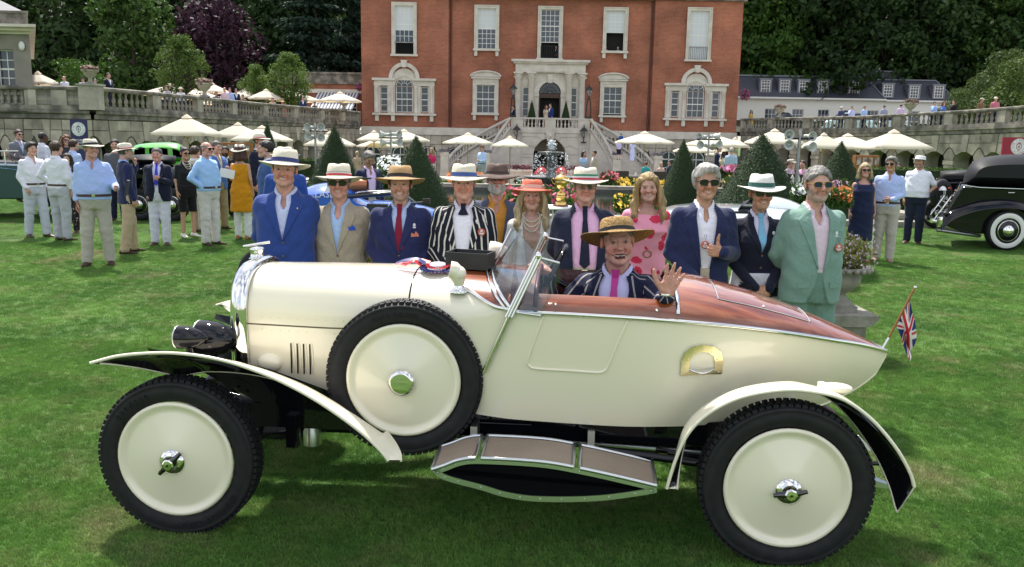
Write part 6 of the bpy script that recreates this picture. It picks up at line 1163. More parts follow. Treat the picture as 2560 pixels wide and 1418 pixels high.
def folds(m):
 nt=m.node_tree;L=nt.links.new;t=nd(nt,'ShaderNodeTexCoord');n=nd(nt,'ShaderNodeTexNoise',Scale=4.2,Detail=2,Distortion=1.8);L(t.outputs['Object'],n.inputs[0]);bp=nd(nt,'ShaderNodeBump',Strength=.32,Distance=.075);L(n.outputs['Fac'],bp.inputs['Height']);P_=nt.nodes['Principled BSDF'].inputs['Normal']
 if P_.links:L(P_.links[0].from_socket,bp.inputs['Normal'])
 L(bp.outputs[0],P_);return m
def cloth(hexcol,weave=.09,rough=.85,name=None,dark=.9):
 c=hexc(hexcol);n_=name or 'cloth_'+hexcol;new=n_ not in MATS;m=mat(n_,c,rough,col2=tuple(k*dark for k in c),ns=70,nd_=3,bump=weave,bs=160,spec=.25,sheen=.15);return folds(m)if new else m
def striped(name,base,stripe,per,frac,stripe2=None):
 if name in MATS:return MATS[name]
 m=mat(name,base,.85,spec=.25);nt=m.node_tree;L=nt.links.new;a=nd(nt,'ShaderNodeVertexColor',layer_name='Col');sx=nd(nt,'ShaderNodeSeparateColor');L(a.outputs[0],sx.inputs[0])
 d=nd(nt,'ShaderNodeMath',operation='MULTIPLY');d.inputs[1].default_value=1/per;L(sx.outputs[0],d.inputs[0]);f=nd(nt,'ShaderNodeMath',operation='FRACT');L(d.outputs[0],f.inputs[0])
 r=nd(nt,'ShaderNodeValToRGB');r.color_ramp.interpolation='CONSTANT';r.color_ramp.elements[0].color=(*stripe,1);r.color_ramp.elements[1].position=frac;r.color_ramp.elements[1].color=(*base,1)
 if stripe2:
  for p_,c in((frac*1.0,stripe2),(frac*1.9,stripe),(frac*2.9,base)):e=r.color_ramp.elements.new(p_);e.color=(*c,1)
 L(f.outputs[0],r.inputs[0]);L(r.outputs[0],nt.nodes['Principled BSDF'].inputs['Base Color']);return folds(m)
def printed(name,base,spots,scale,thr=.35):
 if name in MATS:return MATS[name]
 m=mat(name,base,.8,spec=.25);nt=m.node_tree;L=nt.links.new;t=nd(nt,'ShaderNodeTexCoord');v=nd(nt,'ShaderNodeTexVoronoi',Scale=scale);n=nd(nt,'ShaderNodeTexNoise',Scale=scale*1.5);mx_=nd(nt,'ShaderNodeMix',data_type='VECTOR');mx_.inputs[0].default_value=.06
 L(t.outputs['Object'],n.inputs[0]);L(t.outputs['Object'],mx_.inputs[4]);L(n.outputs['Color'],mx_.inputs[5]);L(mx_.outputs[1],v.inputs['Vector']);r=nd(nt,'ShaderNodeValToRGB');r.color_ramp.interpolation='CONSTANT';el=r.color_ramp.elements
 el[0].color=(*spots[0],1);el[1].position=thr*.5;el[1].color=(*spots[-1],1);e=el.new(thr);e.color=(*base,1);L(v.outputs['Distance'],r.inputs[0]);L(r.outputs[0],nt.nodes['Principled BSDF'].inputs['Base Color']);return m
HAIRC={'grey':(.26,.24,.22),'white':(.55,.53,.49),'dark':(.018,.012,.009),'brown':(.060,.030,.016),'blond':(.46,.31,.13),'pale':(.54,.42,.24),'ginger':(.16,.06,.025),'salt':(.13,.12,.11),'auburn':(.07,.022,.014)}
def hairmat(k):c=HAIRC[k];return mat('hair_'+k,c,.5,col2=tuple(x*.45 for x in c),ns=34,nd_=3,stretch=(1,1,.10),bump=.6,bs=90,spec=.4)
SKINS={'fair':(.62,.375,.290),'pink':(.64,.350,.280),'tan':(.53,.305,.205),'dark':(.11,.055,.035),'pale':(.60,.38,.30),'olive':(.40,.23,.14)}
LENS=mat('dark_lens',(.006,.006,.007),.06,spec=.7);HATB=mat('panama_straw',(.72,.67,.54),.75,col2=(.62,.57,.45),ns=60,bump=.4,bs=200)
BTN=mat('horn_button',(.12,.09,.06),.4);LEB=mat('brown_leather',(.055,.02,.011),.45);LEK=mat('dark_leather',(.03,.018,.013),.6)
def head_mesh(o,h):
 v=Vol((-.098,-.135,-.21),(.098,.128,.14),h);fm=o.get('fem');jw=o.get('jaw',1.);mo=o.get('mouth',0)
 v.ell((0,.018,.035),(.073,.093,.083),0).ell((0,-.028,-.032),(.060*jw,.062,.080),.03);J=.044*jw
 for s in(-1,1):v.cap((s*J,-.012,-.072),(s*.012,-.066,-.096),.022,.020,.025).ell((s*.041,-.058,-.026),(.025,.022,.026),.022).cap((s*.036,-.080,.028),(s*.006,-.084,.024),.006 if fm else .009,.006 if fm else .009,.014)
 v.ell((0,-.077,-.097-.006*(mo==2)),(.020,.016,.016),.016)
 for s in(-1,1):v.ell((s*.031,-.102,.008),(.019,.019,.014),-.012)
 for s in(-1,1):v.ell((s*.031,-.0765,.007),.0125,.003).ell((s*.080,.012,.0),(.010,.018,.031),.008).ell((s*.089,.004,.0),(.006,.010,.017),-.006)
 v.cap((0,-.083,.018),(0,-.108 if fm else-.113,-.026),.0055 if fm else .007,.0095 if fm else .0125,.011)
 for s in(-1,1):v.cap((s*.010,-.098,-.030),(s*.012,-.092,-.031),.0085,.0085,.008);v.cap((s*.020,-.083,-.036),(s*.030,-.070,-.062),.007,.006,-.010)
 op=(.004,.0055,.015)[mo];wm=(.019,.0205,.0265)[mo];up=(.001,.005,.003)[mo]
 if mo:v.ell((0,-.098,-.060-op*.4-.004*(mo==2)),(wm,.020,op),-.005)
 for s in(-1,1):v.cap((s*wm,-.078,-.058+up),(0,-.0935,-.054+op*.15),.0055,.0065,.005).cap((s*wm,-.078,-.059+up),(0,-.090,-.064-op*1.3),.0055,.0075,.005)
 v.cap((0,.034,-.06),(0,.052,-.2),.051*o.get('nk',1),.058*o.get('nk',1),.014);v.D+=f32(.0010)*np.sin(v.ax[0][:,None,None]*160+v.ax[2][None,None,:]*90)*np.sin(v.ax[1][None,:,None]*150+v.ax[2][None,None,:]*140)
 V,F=v.nets();x,y,z=V.T;ax_=np.abs(x);sk=np.array(SKINS[o.get('skin','fair')]);C=np.tile(sk,(len(V),1));g=.93+.09*np.sin(x*90+z*70)*np.sin(y*80+z*41);C*=g[:,None]
 def blend(m,c,a):m=np.clip(m,0,1)[:,None]*a;C[:]=C*(1-m)+np.array(c)*m
 gauss=lambda cx,cy,cz,r:np.exp(-((ax_-cx)**2+(y-cy)**2+(z-cz)**2)/(r*r))
 blend(gauss(.042,-.075,-.03,.026),sk*np.array((1.15,.72,.66)),.55);blend(gauss(0,-.112,-.024,.016),sk*np.array((1.15,.72,.66)),.6);blend(gauss(.085,0,0,.03),sk*np.array((1.1,.7,.62)),.6)
 hc=np.array(HAIRC[o.get('brow',o.get('hair',('short','brown'))[1])])
 if o.get('beard'):bc,ba=o['beard'];bc=np.array(HAIRC[bc]);m=((z<-.030-(ax_<.05)*.012)&(y<.03)&(z>-.125));m&=~((ax_<wm-.002)&(np.abs(z+.060)<.010+op));blend(m*1.,bc,ba)
 front=y<-.055
 mid=z-(-.059-op*.4-.004*(mo==2));lip=front&(ax_<wm+.003)&(np.abs(mid-up*(ax_/wm)**2)<.0075+op);lc=o.get('lip',tuple(sk*np.array((.92,.50,.50))));blend(lip*1.,lc,.6 if mo<2 else .3)
 if mo:ins=front&(ax_<wm-.001)&(np.abs(mid-up*(ax_/wm)**2)<op*.95);blend(ins*1.,(.09,.03,.028),1.);tt=ins&(mid>op*(-.95 if mo==1 else .08))&(mid<op*(9 if mo==1 else .55));blend(tt*1.,(.66,.60,.52)if mo==1 else(.9,.85,.78),.85)
 else:blend((front&(ax_<wm)&(np.abs(mid-.006*(ax_/wm)**2)<.002))*1.,sk*.35,.7)
 ex=ax_-.031;ey=z-.007;inE=front&((ex/.0135)**2+(ey/.0062)**2<1);sq=o.get('squint',.5);blend(inE*1.,sk*.22,.85);blend((inE&(np.abs(ey)<.0045*sq))*1.,(.42,.38,.35),.6);blend((inE&(ex*ex+ey*ey<.0052**2))*1.,(.035,.028,.022),1.)
 blend((front&(ex/.017)**2+((ey-.0075)/.003)**2<1)*1. if False else(front&(((ex/.016)**2+((ey-.0068)/.0022)**2)<1))*1.,sk*.3,.7)
 blend((front&(np.abs(z-.0265-.10*np.minimum(ax_-.03,.0))<.0042)&(ax_>.012)&(ax_<.052))*1.,hc*.5+sk*.35,.6 if not o.get('fem')else .4)
 for s_ in(.012,):blend(gauss(.0085,-.104,-.035,.004),sk*.3,.7)
 return V,F,C
def hand_mesh(w,fdir,nrm,kind,h,left,skin,sc=1.):
 """wrist w, finger direction, palm normal; kind: relaxed, fist, open, thumb"""
 f=np.array(fdir,float);f/=np.linalg.norm(f);n=np.array(nrm,float);n-=f*(n@f);n/=np.linalg.norm(n);s=np.cross(n,f)*(1 if left else-1);w=np.array(w,float);segs=[]
 cu={'relaxed':.32,'fist':1.15,'open':.04,'thumb':1.25,'hold':.75}[kind];spread={'open':.16}.get(kind,.015)
 P=lambda a,b,c:w+sc*(f*a+s*b+n*c)
 for i in range(4):
  b0=(.084-.006*abs(i-1),.031-.0205*i,0);segs.append((P(0,.012-.008*i,0),P(*b0),.016,.0115));L_=(.070,.079,.074,.058)[i];a=cu*.7+.05*i*(kind=='relaxed');p=np.array(b0);sp=spread*(1.5-i)
  for q,l in enumerate((.44,.32,.24)):
   e=p+l*L_*np.array((math.cos(a)*math.cos(sp),math.sin(sp)*math.cos(a),math.sin(a)));segs.append((P(*p),P(*e),.0090-.0008*q,.0084-.0009*q));p=e;a+=cu*(1.15 if q==0 else .8)
 segs.append((P(.02,.02,.004),P(.055,.03,.008),.017,.014));segs.append((P(.015,-.02,.004),P(.07,-.022,.004),.015,.013))
 if kind=='thumb':th=[(.03,.03,.01),(.05,.055,.012),(.056,.088,.008),(.058,.118,.0)]
 elif kind=='open':th=[(.02,.028,.008),(.045,.06,.012),(.072,.083,.012),(.098,.098,.01)]
 elif kind in('fist','hold'):th=[(.025,.028,.015),(.055,.038,.03),(.08,.025,.04),(.09,.005,.042)]
 else:th=[(.02,.028,.012),(.045,.047,.022),(.072,.052,.03),(.095,.048,.034)]
 for q in range(3):segs.append((P(*th[q]),P(*th[q+1]),.0135-.0015*q,.012-.0015*q))
 pts=np.array([x for g in segs for x in g[:2]]);v=Vol(pts.min(0)-.022,pts.max(0)+.022,h);segs.append((P(-.035,0,0),P(.015,0,0),.025,.027))
 for a,b,ra,rb in segs:v.cap(a,b,max(ra*sc,h*.75),max(rb*sc,h*.7),.008 if h<.008 else .004)
 V,F=v.nets();C=np.tile(np.array(SKINS[skin])*np.array((1.0,.93,.9)),(len(V),1));C*=(.94+.08*np.sin(V[:,0]*300)*np.sin(V[:,2]*260))[:,None];return V,F,C
POSES={'side':((-.235,.03,1.12),(-.245,-.04,.89),(0,-.15,-1),(1,0,0),'relaxed'),'back':((-.240,.10,1.13),(-.10,.19,.96),(.8,.1,-.5),(0,-1,0),'relaxed'),'front':((-.238,.02,1.12),(-.065,-.195,.93),(.75,-.25,-.55),(.2,1,-.3),'relaxed'),'hip':((-.345,.07,1.15),(-.19,-.06,1.0),(.5,-.5,-.7),(.7,.7,0),'relaxed'),'pocket':((-.245,.06,1.13),(-.20,-.07,.92),(.1,-.1,-1),(1,0,0),'relaxed'),'chest':((-.235,-.03,1.14),(-.10,-.25,1.20),(.8,-.2,.3),(0,1,.3),'fist'),'hold':((-.235,-.02,1.12),(-.16,-.27,1.10),(.35,-.8,0),(.6,.1,.6),'hold'),'thumb':((-.240,.0,1.12),(-.10,-.25,1.16),(.75,-.15,.12),(.1,1,.0),'thumb'),'mouth':((-.22,-.13,1.18),(-.07,-.17,1.44),(.3,.1,.9),(.2,1,0),'fist'),'point':((-.235,-.06,1.15),(-.17,-.33,1.28),(.2,-1,.4),(.6,0,-.6),'relaxed'),'clasp':((-.235,-.01,1.13),(-.07,-.22,1.06),(.85,-.2,-.2),(.2,1,.2),'relaxed')}
MT=[(.78,.205,.142,.0),(.92,.200,.140,0),(1.06,.186,.130,-.004),(1.20,.202,.134,0),(1.32,.204,.126,.006),(1.39,.190,.110,.014),(1.43,.150,.092,.022),(1.46,.100,.078,.026),(1.49,.074,.070,.029),(1.51,.068,.068,.030)]
FT=[(.78,.198,.138,.0),(.90,.196,.136,0),(1.06,.150,.108,0),(1.18,.165,.120,-.008),(1.26,.172,.138,-.020),(1.34,.166,.112,.0),(1.39,.158,.096,.012),(1.43,.118,.082,.020),(1.46,.078,.070,.025),(1.51,.056,.060,.028)]
SHOE=MB();rows=[]
for yv,w_,hz_ in((.085,.018,.05),(.075,.034,.075),(.03,.040,.095),(-.02,.040,.085),(-.08,.046,.055),(-.14,.048,.042),(-.175,.040,.034),(-.195,.018,.022)):rows.append([(w_*math.cos(a),yv,max(.001,.5*hz_+.5*hz_*math.sin(a)))for a in np.linspace(0,2*PI,13)[:-1]])
SHOE.grid(rows,cv=True);SHOE.add(rows[0],[tuple(range(12))]);SHOE.add(rows[-1],[tuple(range(12))[::-1]]);SHM={}
def shoe(m):
 if m.name not in SHM:SHM[m.name]=SHOE.mesh('shoe',m)
 return SHM[m.name]
GEO={}
def hat_part(par,M,style,colm,bandm,q):
 """head-local mesh; style: crown height, brim, droop, pinch"""
 ch,br,dr,pin,bs_=style;n=40 if q<2 else 18;b=MB();A=[2*PI*k/n for k in range(n)]
 def rg(a_,b_,z,f=0.):
  if pin==0 and a_>.097:return[((.092+(a_-.092)*max(0,-math.sin(t))**.6)*math.cos(t),.004+(.110+(b_-.110)*1.6*max(0,-math.sin(t)))*math.sin(t),z)for t in A]
  return[(a_*math.cos(t),.004+b_*math.sin(t),z+f*math.cos(2*t)+.0*math.sin(t))for t in A]
 ch*=.86;br+=.012;z0=.046;rows=[rg(.088+br,.106+br*1.02,z0-dr-.004,.016 if br>.05 else 0),rg(.088+br*.99,.106+br*1.01,z0-dr,.016 if br>.05 else 0),rg(.088+br*.5,.106+br*.5,z0-dr*.35,.007),rg(.096,.114,z0+.001),rg(.0905,.108,z0+.010),rg(.0875,.105,z0+ch*.45)]
 top=lambda k,zz,dip:[(x*(1-pin*.30*max(0,-math.sin(t))if abs(math.cos(t))>.0 else x),y,z+dip*(abs(math.cos(t))-.55))for(x,y,z),t in zip(rg(.0875*k,.105*k,zz),A)]
 rows+=[top(.95,z0+ch*.80,.010*pin),top(.84,z0+ch*.97,.020*pin),top(.60,z0+ch*1.02,.014*pin),top(.30,z0+ch*(1.02-.16*pin),0),top(.02,z0+ch*(1.02-.24*pin),0)]
 under=[rg(.088+br*.5,.106+br*.5,z0-dr*.35-.004,.007),rg(.082,.1,z0-.004)]
 b.grid(rows[::-1]+under,cv=True);ho=b.build('hat',colm,par,False);ho.matrix_local=M
 b=MB();b.grid([rg(.0935,.111,z0+.006),rg(.0922,.1095,z0+.006+bs_)],cv=True);o=b.build('hat_band',bandm,ho,False);return ho
def patch(vol,rows,off,name,m,par,yf=None):
 """sheet lying on the front of a garment; rows of (x, z)"""
 b=MB();P=[[(x,vol.fy(x,z)-off,z)for x,z in r]for r in rows];a,c=len(P),len(P[0]);b.grid(P[::-1],smooth=True);ring=P[0]+[r[-1]for r in P[1:]]+P[-1][-2::-1]+[r[0]for r in P[-2:0:-1]];b.grid([ring,[(x,y+off+.004,z)for x,y,z in ring]],smooth=False,cv=True);ob=b.build(name,m,par,False);at_=ob.data.color_attributes.new('Col','FLOAT_COLOR','POINT');q_=np.repeat(np.array([p[0]*.93+2+(.0 if name!='lapel' else .25*p[2]*(1 if p[0]>0 else-1))for p in b.v]),4);at_.data.foreach_set('color',q_.astype(np.float32));return ob
PCOUNT=[0]
def person(label,u,Y,H=1.75,face=0.,top=None,legs=None,hair=('short','brown'),hat=None,arms=('side','side'),q=1,o=None,tie=None,glasses=None,shoe_m=None,fem=False,base=None,fat=0.,seat=None,yaw=0.,pitch=0.,grp=None,extra=None,ev=None,roll=0.):
 """u: pixel column; face: body turn in degrees, 0 looks at the camera, positive turns to the photograph's right; top: (kind, material, ...)"""
 o=dict(o or{});o.setdefault('hair',hair);PCOUNT[0]+=1;ph=PCOUNT[0]*1.7;fem and o.setdefault('jaw',.90);fem and o.setdefault('nk',.84);fem and o.setdefault('fem',1)
 hb=(.0095,.018,.034)[q];hh=(.0040,.0078,.0155)[q];hn=(.0055,.010,.017)[q];skin=o.get('skin','fair');T=[list(t)for t in(FT if fem else MT)]
 for t in T:g=math.exp(-((t[0]-1.03)/.16)**2)*fat;t[1]+=g*.7;t[2]+=g*.6;t[3]-=g*.6;t[1]+=.35*fat;t[2]+=.25*fat
 dz=seat if seat else 0.
 J={};sx=.152 if fem else .172
 for i,s in((0,-1),(1,1)):
  a=arms[i];e=POSES[a]if isinstance(a,str)else a;mir=(lambda p:(p[0]*(-s if isinstance(a,str)else 1),p[1],p[2]));k=(.86 if fem else .93)if isinstance(a,str)else 1
  J[s]=((s*sx,.018,1.388 if not fem else 1.378),tuple(np.array(mir(e[0]))*np.array((k,1,1))),tuple(np.array(mir(e[1]))*np.array((k,1,1))),mir(e[2]),mir(e[3]),e[4])
 lo=np.min([p for s in(-1,1)for p in J[s][:3]],0);hi=np.max([p for s in(-1,1)for p in J[s][:3]],0)
 kind=top[0];slv={'tee':.62,'polo':.62,'vest':.0,'dress0':.0,'dress1':.45}.get(kind,1.);inf={'jacket':.014,'shirt':.004}.get(kind,.0)
 def topcut(vol,z=1.448):vol.D=np.maximum(vol.D,(vol.ax[2][None,None,:]-f32(z)-np.clip((vol.ax[1][None,:,None]+f32(.05))*.5,0,.06))).astype(f32)
 def torso(vol,ins,z0,z1=1.51,k=.0):TT=[(t[0],t[1]-ins,t[2]-ins,t[3])for t in T];return vol.stack(TT,k,2.4,z0,z1)
 def arm_caps(vol,r0,r1,r2,f,k):
  for s in(-1,1):
   S0,E0,W0=(np.array(p,float)for p in J[s][:3])
   if f>=1:vol.cap(S0,E0,r0,r1,k).cap(E0,W0,r1,r2,.012)
   elif f>0:vol.cap(S0,S0+(E0-S0)*f*1.25,r0,r1*1.06,k)
 ft=o.get('feet',((-.105,.0),(.105,-.03)));Lg={}
 for i,s in((0,-1),(1,1)):Lg[s]=((s*.088,0,.92),(s*.10+(ft[i][0]-s*.105)*.5,-.015+ft[i][1]*.5,.50),(ft[i][0],ft[i][1],.09))
 if seat:
  ly=math.radians(o.get('legyaw',0));rot2=lambda x,y:(x*math.cos(ly)-y*math.sin(ly),x*math.sin(ly)+y*math.cos(ly));Lg={s:((s*.09,0,.92),(*rot2(s*.12,-.42),.93),(*rot2(s*.12,-.40),o.get('shin',.52)))for s in(-1,1)}
 v0=Vol((min(lo[0]-.1,-.28),min(lo[1]-.1,-.5 if seat else-.2),.0),(max(hi[0]+.1,.28),max(hi[1]+.1,.2),1.56),(.024,.028,.04)[q]if slv>=1 else(.015,.020,.034)[q]);torso(v0,.022+inf*.5+fat*.75,.82,1.5,.0);ar=.8 if fem else 1.
 arm_caps(v0,.048*ar,.036*ar,.026*ar,1,.04)
 for s in(-1,1):a,b_,c=Lg[s];v0.cap(a,b_,.075,.052,.04).cap(b_,c,.052,.038,.02)
 v0.cap((0,.03,1.42),(0,.035,1.54),.05*o.get('nk',1),.048*o.get('nk',1),.04);Vb,Fb=v0.nets();parts=[(Vb,Fb,np.tile(np.array(SKINS[skin]),(len(Vb),1)))]
 key=(hh,o.get('jaw',1.),o.get('mouth',0),skin,o.get('beard'),o.get('nk',1.),o.get('brow',hair[1]),o.get('squint',.75),bool(fem),o.get('lip'))
 if key not in GEO:GEO[key]=head_mesh(o,hh)
 Vh,Fh,Ch=GEO[key];ys=o.get('hs',1.)*1.03;MH=Matrix.Translation((0,-.012+o.get('hy',0),1.630))@Matrix.Rotation(math.radians(yaw),4,'Z')@Matrix.Rotation(math.radians(roll),4,'Y')@Matrix.Rotation(math.radians(-pitch),4,'X')@Matrix.Diagonal((ys*1.02,ys*1.02,ys*.97,1))
 MHn=np.array(MH);parts.append((Vh@MHn[:3,:3].T+MHn[:3,3],Fh,Ch))
 for s in(-1,1):
  if o.get('nohand')==s:continue
  parts.append(hand_mesh(J[s][2],J[s][3],J[s][4],J[s][5],hn,s>0,skin,.92 if fem else 1.))
 off=0;VV,FF,CC=[],[],[]
 for a,b_,c in parts:VV.append(a);FF.append(b_+off);CC.append(c);off+=len(a)
 VV,FF,CC=np.concatenate(VV),np.concatenate(FF),np.concatenate(CC);me=npmesh('person',VV,FF,[SKIN],cols=np.concatenate([CC,np.ones((len(CC),1))],1));root=bpy.data.objects.new('person',me);COL.objects.link(root)
 p=at(u,ev or 420,Y);zb=zg(Y)if base is None else base;sc=(H if not ev or seat else(p.z-zb)*1.068)/1.75;root.location=(p.x,Y,zb if not seat else(p.z-1.639*sc if ev else zb+seat-.83*sc));root.rotation_euler=(0,0,math.radians(face));root.scale=(sc,sc,sc);tag(root,label,'person',grp)
 if o.get('loc')is not None:root.location=o['loc']
 def garment(vol,name,m,stripes=False):
  V,F=vol.nets();cols=None
  if stripes:
   x,y,z=V.T;ST_=[np.arctan2(x,-(y-.01))*.155];best=np.full(len(V),1e9);lb=np.zeros(len(V),int)
   for s in(-1,1):
    for a,b_,w_ in((J[s][0],J[s][1],0),(J[s][1],J[s][2],1)):
     a,b_=np.array(a),np.array(b_);ba=b_-a;tt=np.clip(((V-a)@ba)/(ba@ba),0,1);d=V-a-tt[:,None]*ba;dl=np.linalg.norm(d,axis=1);u2=np.array((0.,-1.,0.))-ba*(-ba[1]/(ba@ba));u2/=np.linalg.norm(u2);u1=np.cross(ba/np.linalg.norm(ba),u2);ST_.append(np.arctan2(d@u1,d@u2)*.055)
     m_=(dl<.085)&(dl<best)&(np.abs(x)>(.165 if w_==0 else 0));lb[m_]=len(ST_)-1;best[m_]=dl[m_]
   fl_=lb[F].max(1);key_=(fl_[:,None]*len(V)+F).ravel();un,inv=np.unique(key_,return_inverse=True);st=np.array(ST_)[un//len(V),un%len(V)];V=V[un%len(V)];F=inv.reshape(F.shape);cols=np.stack([st+2,st,st,np.ones_like(st)],1)
  ob=bpy.data.objects.new(name,npmesh(name,V,F,[m],cols=cols));link(ob,root,False);return ob
 gl=(min(lo[0],-.25)-.11,min(lo[1],-.19-fat)-.10,.40);gh=(max(hi[0],.25)+.11,max(hi[1],.17)+.10,1.54)
 def vol(z0):return Vol((gl[0],gl[1],z0-.03),gh,hb)
 if kind in('jacket','blazer'):
  jm,sm=top[1],top[2];zb_=top[3]if len(top)>3 else 1.13;hem=.80 if not fem else .84;st=top[4]if len(top)>4 else False
  if q<2 or True:
   vs=Vol((-.24,-.22-fat,.84),(.24,.2,1.54),hb*1.35);torso(vs,.012,.955,1.505);vs.cap((0,.028,1.44),(0,.03,1.475),.064,.060,.015);vs.front()
   topcut(vs)
   if not tie and not fem:Z=vs.ax[2];Vz=np.interp(Z,[1.335,1.345,1.44,1.52],[-.01,.004,.046,.05]).astype(f32)[None,None,:];vs.D=np.where(vs.ax[1][None,:,None]<.0,np.maximum(vs.D,Vz-np.abs(vs.ax[0])[:,None,None]),vs.D).astype(f32)
   garment(vs,'shirt',sm)
  vj=vol(hem);torso(vj,0,hem,1.50);arm_caps(vj,.064 if not fem else .054,.055 if not fem else .046,.044 if not fem else .038,1,.04);q<2 and vj.wrinkle(.0032,ph);vj.front();Yf0=vj.Yf
  Z=vj.ax[2];op=top[5]if len(top)>5 else 0.;Vz=np.interp(Z,[hem,.93,.98,zb_,zb_+.02,1.40,1.47,1.52],[.06+op,.012+op,.0+op-.004*(op==0),op-.004*(op==0),.006+op,.062+op*.6,.058,.075]).astype(f32)[None,None,:]
  X_,Y_=np.abs(vj.ax[0])[:,None,None],vj.ax[1][None,:,None];vj.D=np.where(Y_<.02,np.maximum(vj.D,Vz-X_),vj.D).astype(f32);topcut(vj,1.452);garment(vj,'jacket',jm,st);vj.Yf=Yf0;VZ=lambda z:float(np.interp(z,vj.ax[2],Vz[0,0]))
  if q<2:
   for s in(-1,1):
    lw=.082 if not fem else .07;zz=np.linspace(zb_+.01,1.455,13 if q==0 else 8);rows=[]
    for z in zz:k=(z-zb_)/(1.40-zb_);w_=lw*min(1,k*1.15)if z<1.395 else lw*(.62 if z<1.425 else .5);x0=max(.002,VZ(z)-.004);rows.append([(s*(x0+w_*t),z)for t in np.linspace(0,1,4)][::s])
    patch(vj,rows,.010,'lapel',jm,root)
    if q==0:patch(vj,[[(s*x,z)for x in(.075,.11,.15)][::s]for z in(.915,.955)],.007,'pocket_flap',jm,root)
   for z in((zb_-.005,zb_-.10)if op==0 else()):
    b=MB();b.lathe([(0,0),(.009,.001),(.009,.004),(0,.005)],10,(.006,vj.fy(.006,z)-.001,z),Matrix.Rotation(PI/2,3,'X'));b.build('button',BTN,root,False)
  fv,cols_=vs,sm
 elif kind in('shirt','tee','polo','vest'):
  sm=top[1];hem=.93 if not(len(top)>3)else .86;fv=vol(hem);torso(fv,.004,hem,1.50);arm_caps(fv,.061 if not fem else .052,.053 if not fem else .044,(.042 if slv>=1 else .05),slv,.035);fv.wrinkle(.0035 if q<2 else .001,ph);fv.front()
  if top[2]if len(top)>2 else 0:
   Z=fv.ax[2];Vz=np.interp(Z,[1.335,1.345,1.44,1.5],[-.01,.004,.042,.05]).astype(f32)[None,None,:];fv.D=np.where(fv.ax[1][None,:,None]<.0,np.maximum(fv.D,Vz-np.abs(fv.ax[0])[:,None,None]),fv.D).astype(f32)
  topcut(fv);garment(fv,'shirt' if kind!='vest' else 'top',sm,len(top)>4 and top[4])
 else:
  dm=top[1];hem=top[2];fv=vol(max(.3,hem));fv2=Vol((gl[0],gl[1],hem-.03),gh,hb);D0=[(hem,.19+top[3]if len(top)>3 else .19,.15,0),(.70,.205,.15,0)]+[(t[0],t[1],t[2],t[3])for t in T if t[0]>.78]
  fv2.stack(D0,0,2.3,hem,top[4]if len(top)>4 else 1.40);slv and arm_caps(fv2,.062,.058,.05,slv,.03);fv2.wrinkle(.004 if q<2 else .001,ph);fv2.front()
  if len(top)>4:[fv2.cap((s*.115,.10,1.36),(s*.125,-.02,1.46),.022,.02,.02).cap((s*.125,-.02,1.45),(s*.105,-.09,1.35),.02,.022,.02)for s in(-1,1)]
  garment(fv2,'dress',dm);fv=fv2
 lk=legs[0]if legs else None;lm=legs[1]if legs else None
 if lk:
  xs=max(.2,abs(ft[0][0])+.12);vl=Vol((-.30 if not seat else-.6,min(-.22,min(f[1]for f in ft)-.12)if not seat else-.56,0),(.30 if not seat else .6,max(.2,max(f[1]for f in ft)+.12),1.06),(.016,.021,.036)[q])
  wd=1.12 if not fem else 1.;kind[:5]!='dress' and vl.stack([(.80,.185 if not fem else .18,.125,0),(.92,.190+fat*.7,.132+fat*.5,-fat*.4),(1.03,.180+fat,.126+fat*.75,-.004-fat*.55)],0,2.3)
  for s in(-1,1):
   a,b_,c=Lg[s]
   if lk=='skirt':continue
   vl.cap(a,b_,.100*wd,.077*wd,.03)
   if lk=='trousers':vl.cap(b_,(c[0],c[1],.075 if not seat else c[2]),.076*wd,.064*wd,.02)
  if lk=='shorts':vl.D[:,:,vl.ax[2]<.50]=.1
  else:
   vl.D[:,:,vl.ax[2]<.022]=.1;
  vl.wrinkle(.004 if q<2 else .001,ph);garment(vl,lk if lk!='skirt' else 'skirt',lm)
 if legs and len(legs)>2 and legs[2]and(kind!='jacket' or(len(top)>5 and top[5]>.03)):
  b=MB();zc_=1.0 if kind!='jacket' else 1.0;tt=[np.interp(zc_,[t[0]for t in T],[t[i]for t in T])for i in(1,2,3)];b.grid([[(math.copysign(abs(math.cos(a))**.85,math.cos(a))*(tt[0]-.0+.004),tt[2]+math.copysign(abs(math.sin(a))**.85,math.sin(a))*(tt[1]+.004),z)for a in np.linspace(0,2*PI,29)[:-1]]for z in(.978,1.012)],cv=True);b.build('belt',legs[2],root,False)
  if q<2:b=MB();b.box((0,tt[2]-tt[1]-.008,.995),(.042,.006,.034));b.build('belt_buckle',CHR,root,False)
 if(shoe_m is not None or lk=='trousers')and not o.get('shin'):
  for i,s in((0,-1),(1,1)):
   c=Lg[s][2];so_=put('shoe',shoe(shoe_m or LEB),root,(c[0],c[1],0 if not seat else c[2]-.09),s*.22)
 if kind in('jacket','blazer','shirt','polo')and q<2 and not o.get('nocollar'):
  b=MB();nn=25;rows=[[],[],[],[]];spd=o.get('collar',.10 if tie else .22)
  for k in range(nn):
   a=-PI/2+spd+(2*PI-2*spd)*k/(nn-1);fr_=max(0,-math.sin(a))**2;ca,sa=math.cos(a),math.sin(a);R0=.066*o.get('nk',1)if not fem else .056
   for j,(r_,z)in enumerate(((R0-.006,1.455-.04*fr_),(R0-.003,1.508-.062*fr_),(R0+.004,1.506-.062*fr_),(R0+.014+.018*fr_,1.462-.086*fr_))):rows[j].append((r_*ca*1.03,.026+r_*sa*1.08-(.012*fr_ if j==3 else 0),z))
  b.grid(rows[::-1]);b.build('collar',top[2]if kind in('jacket','blazer')else top[1],root,False)
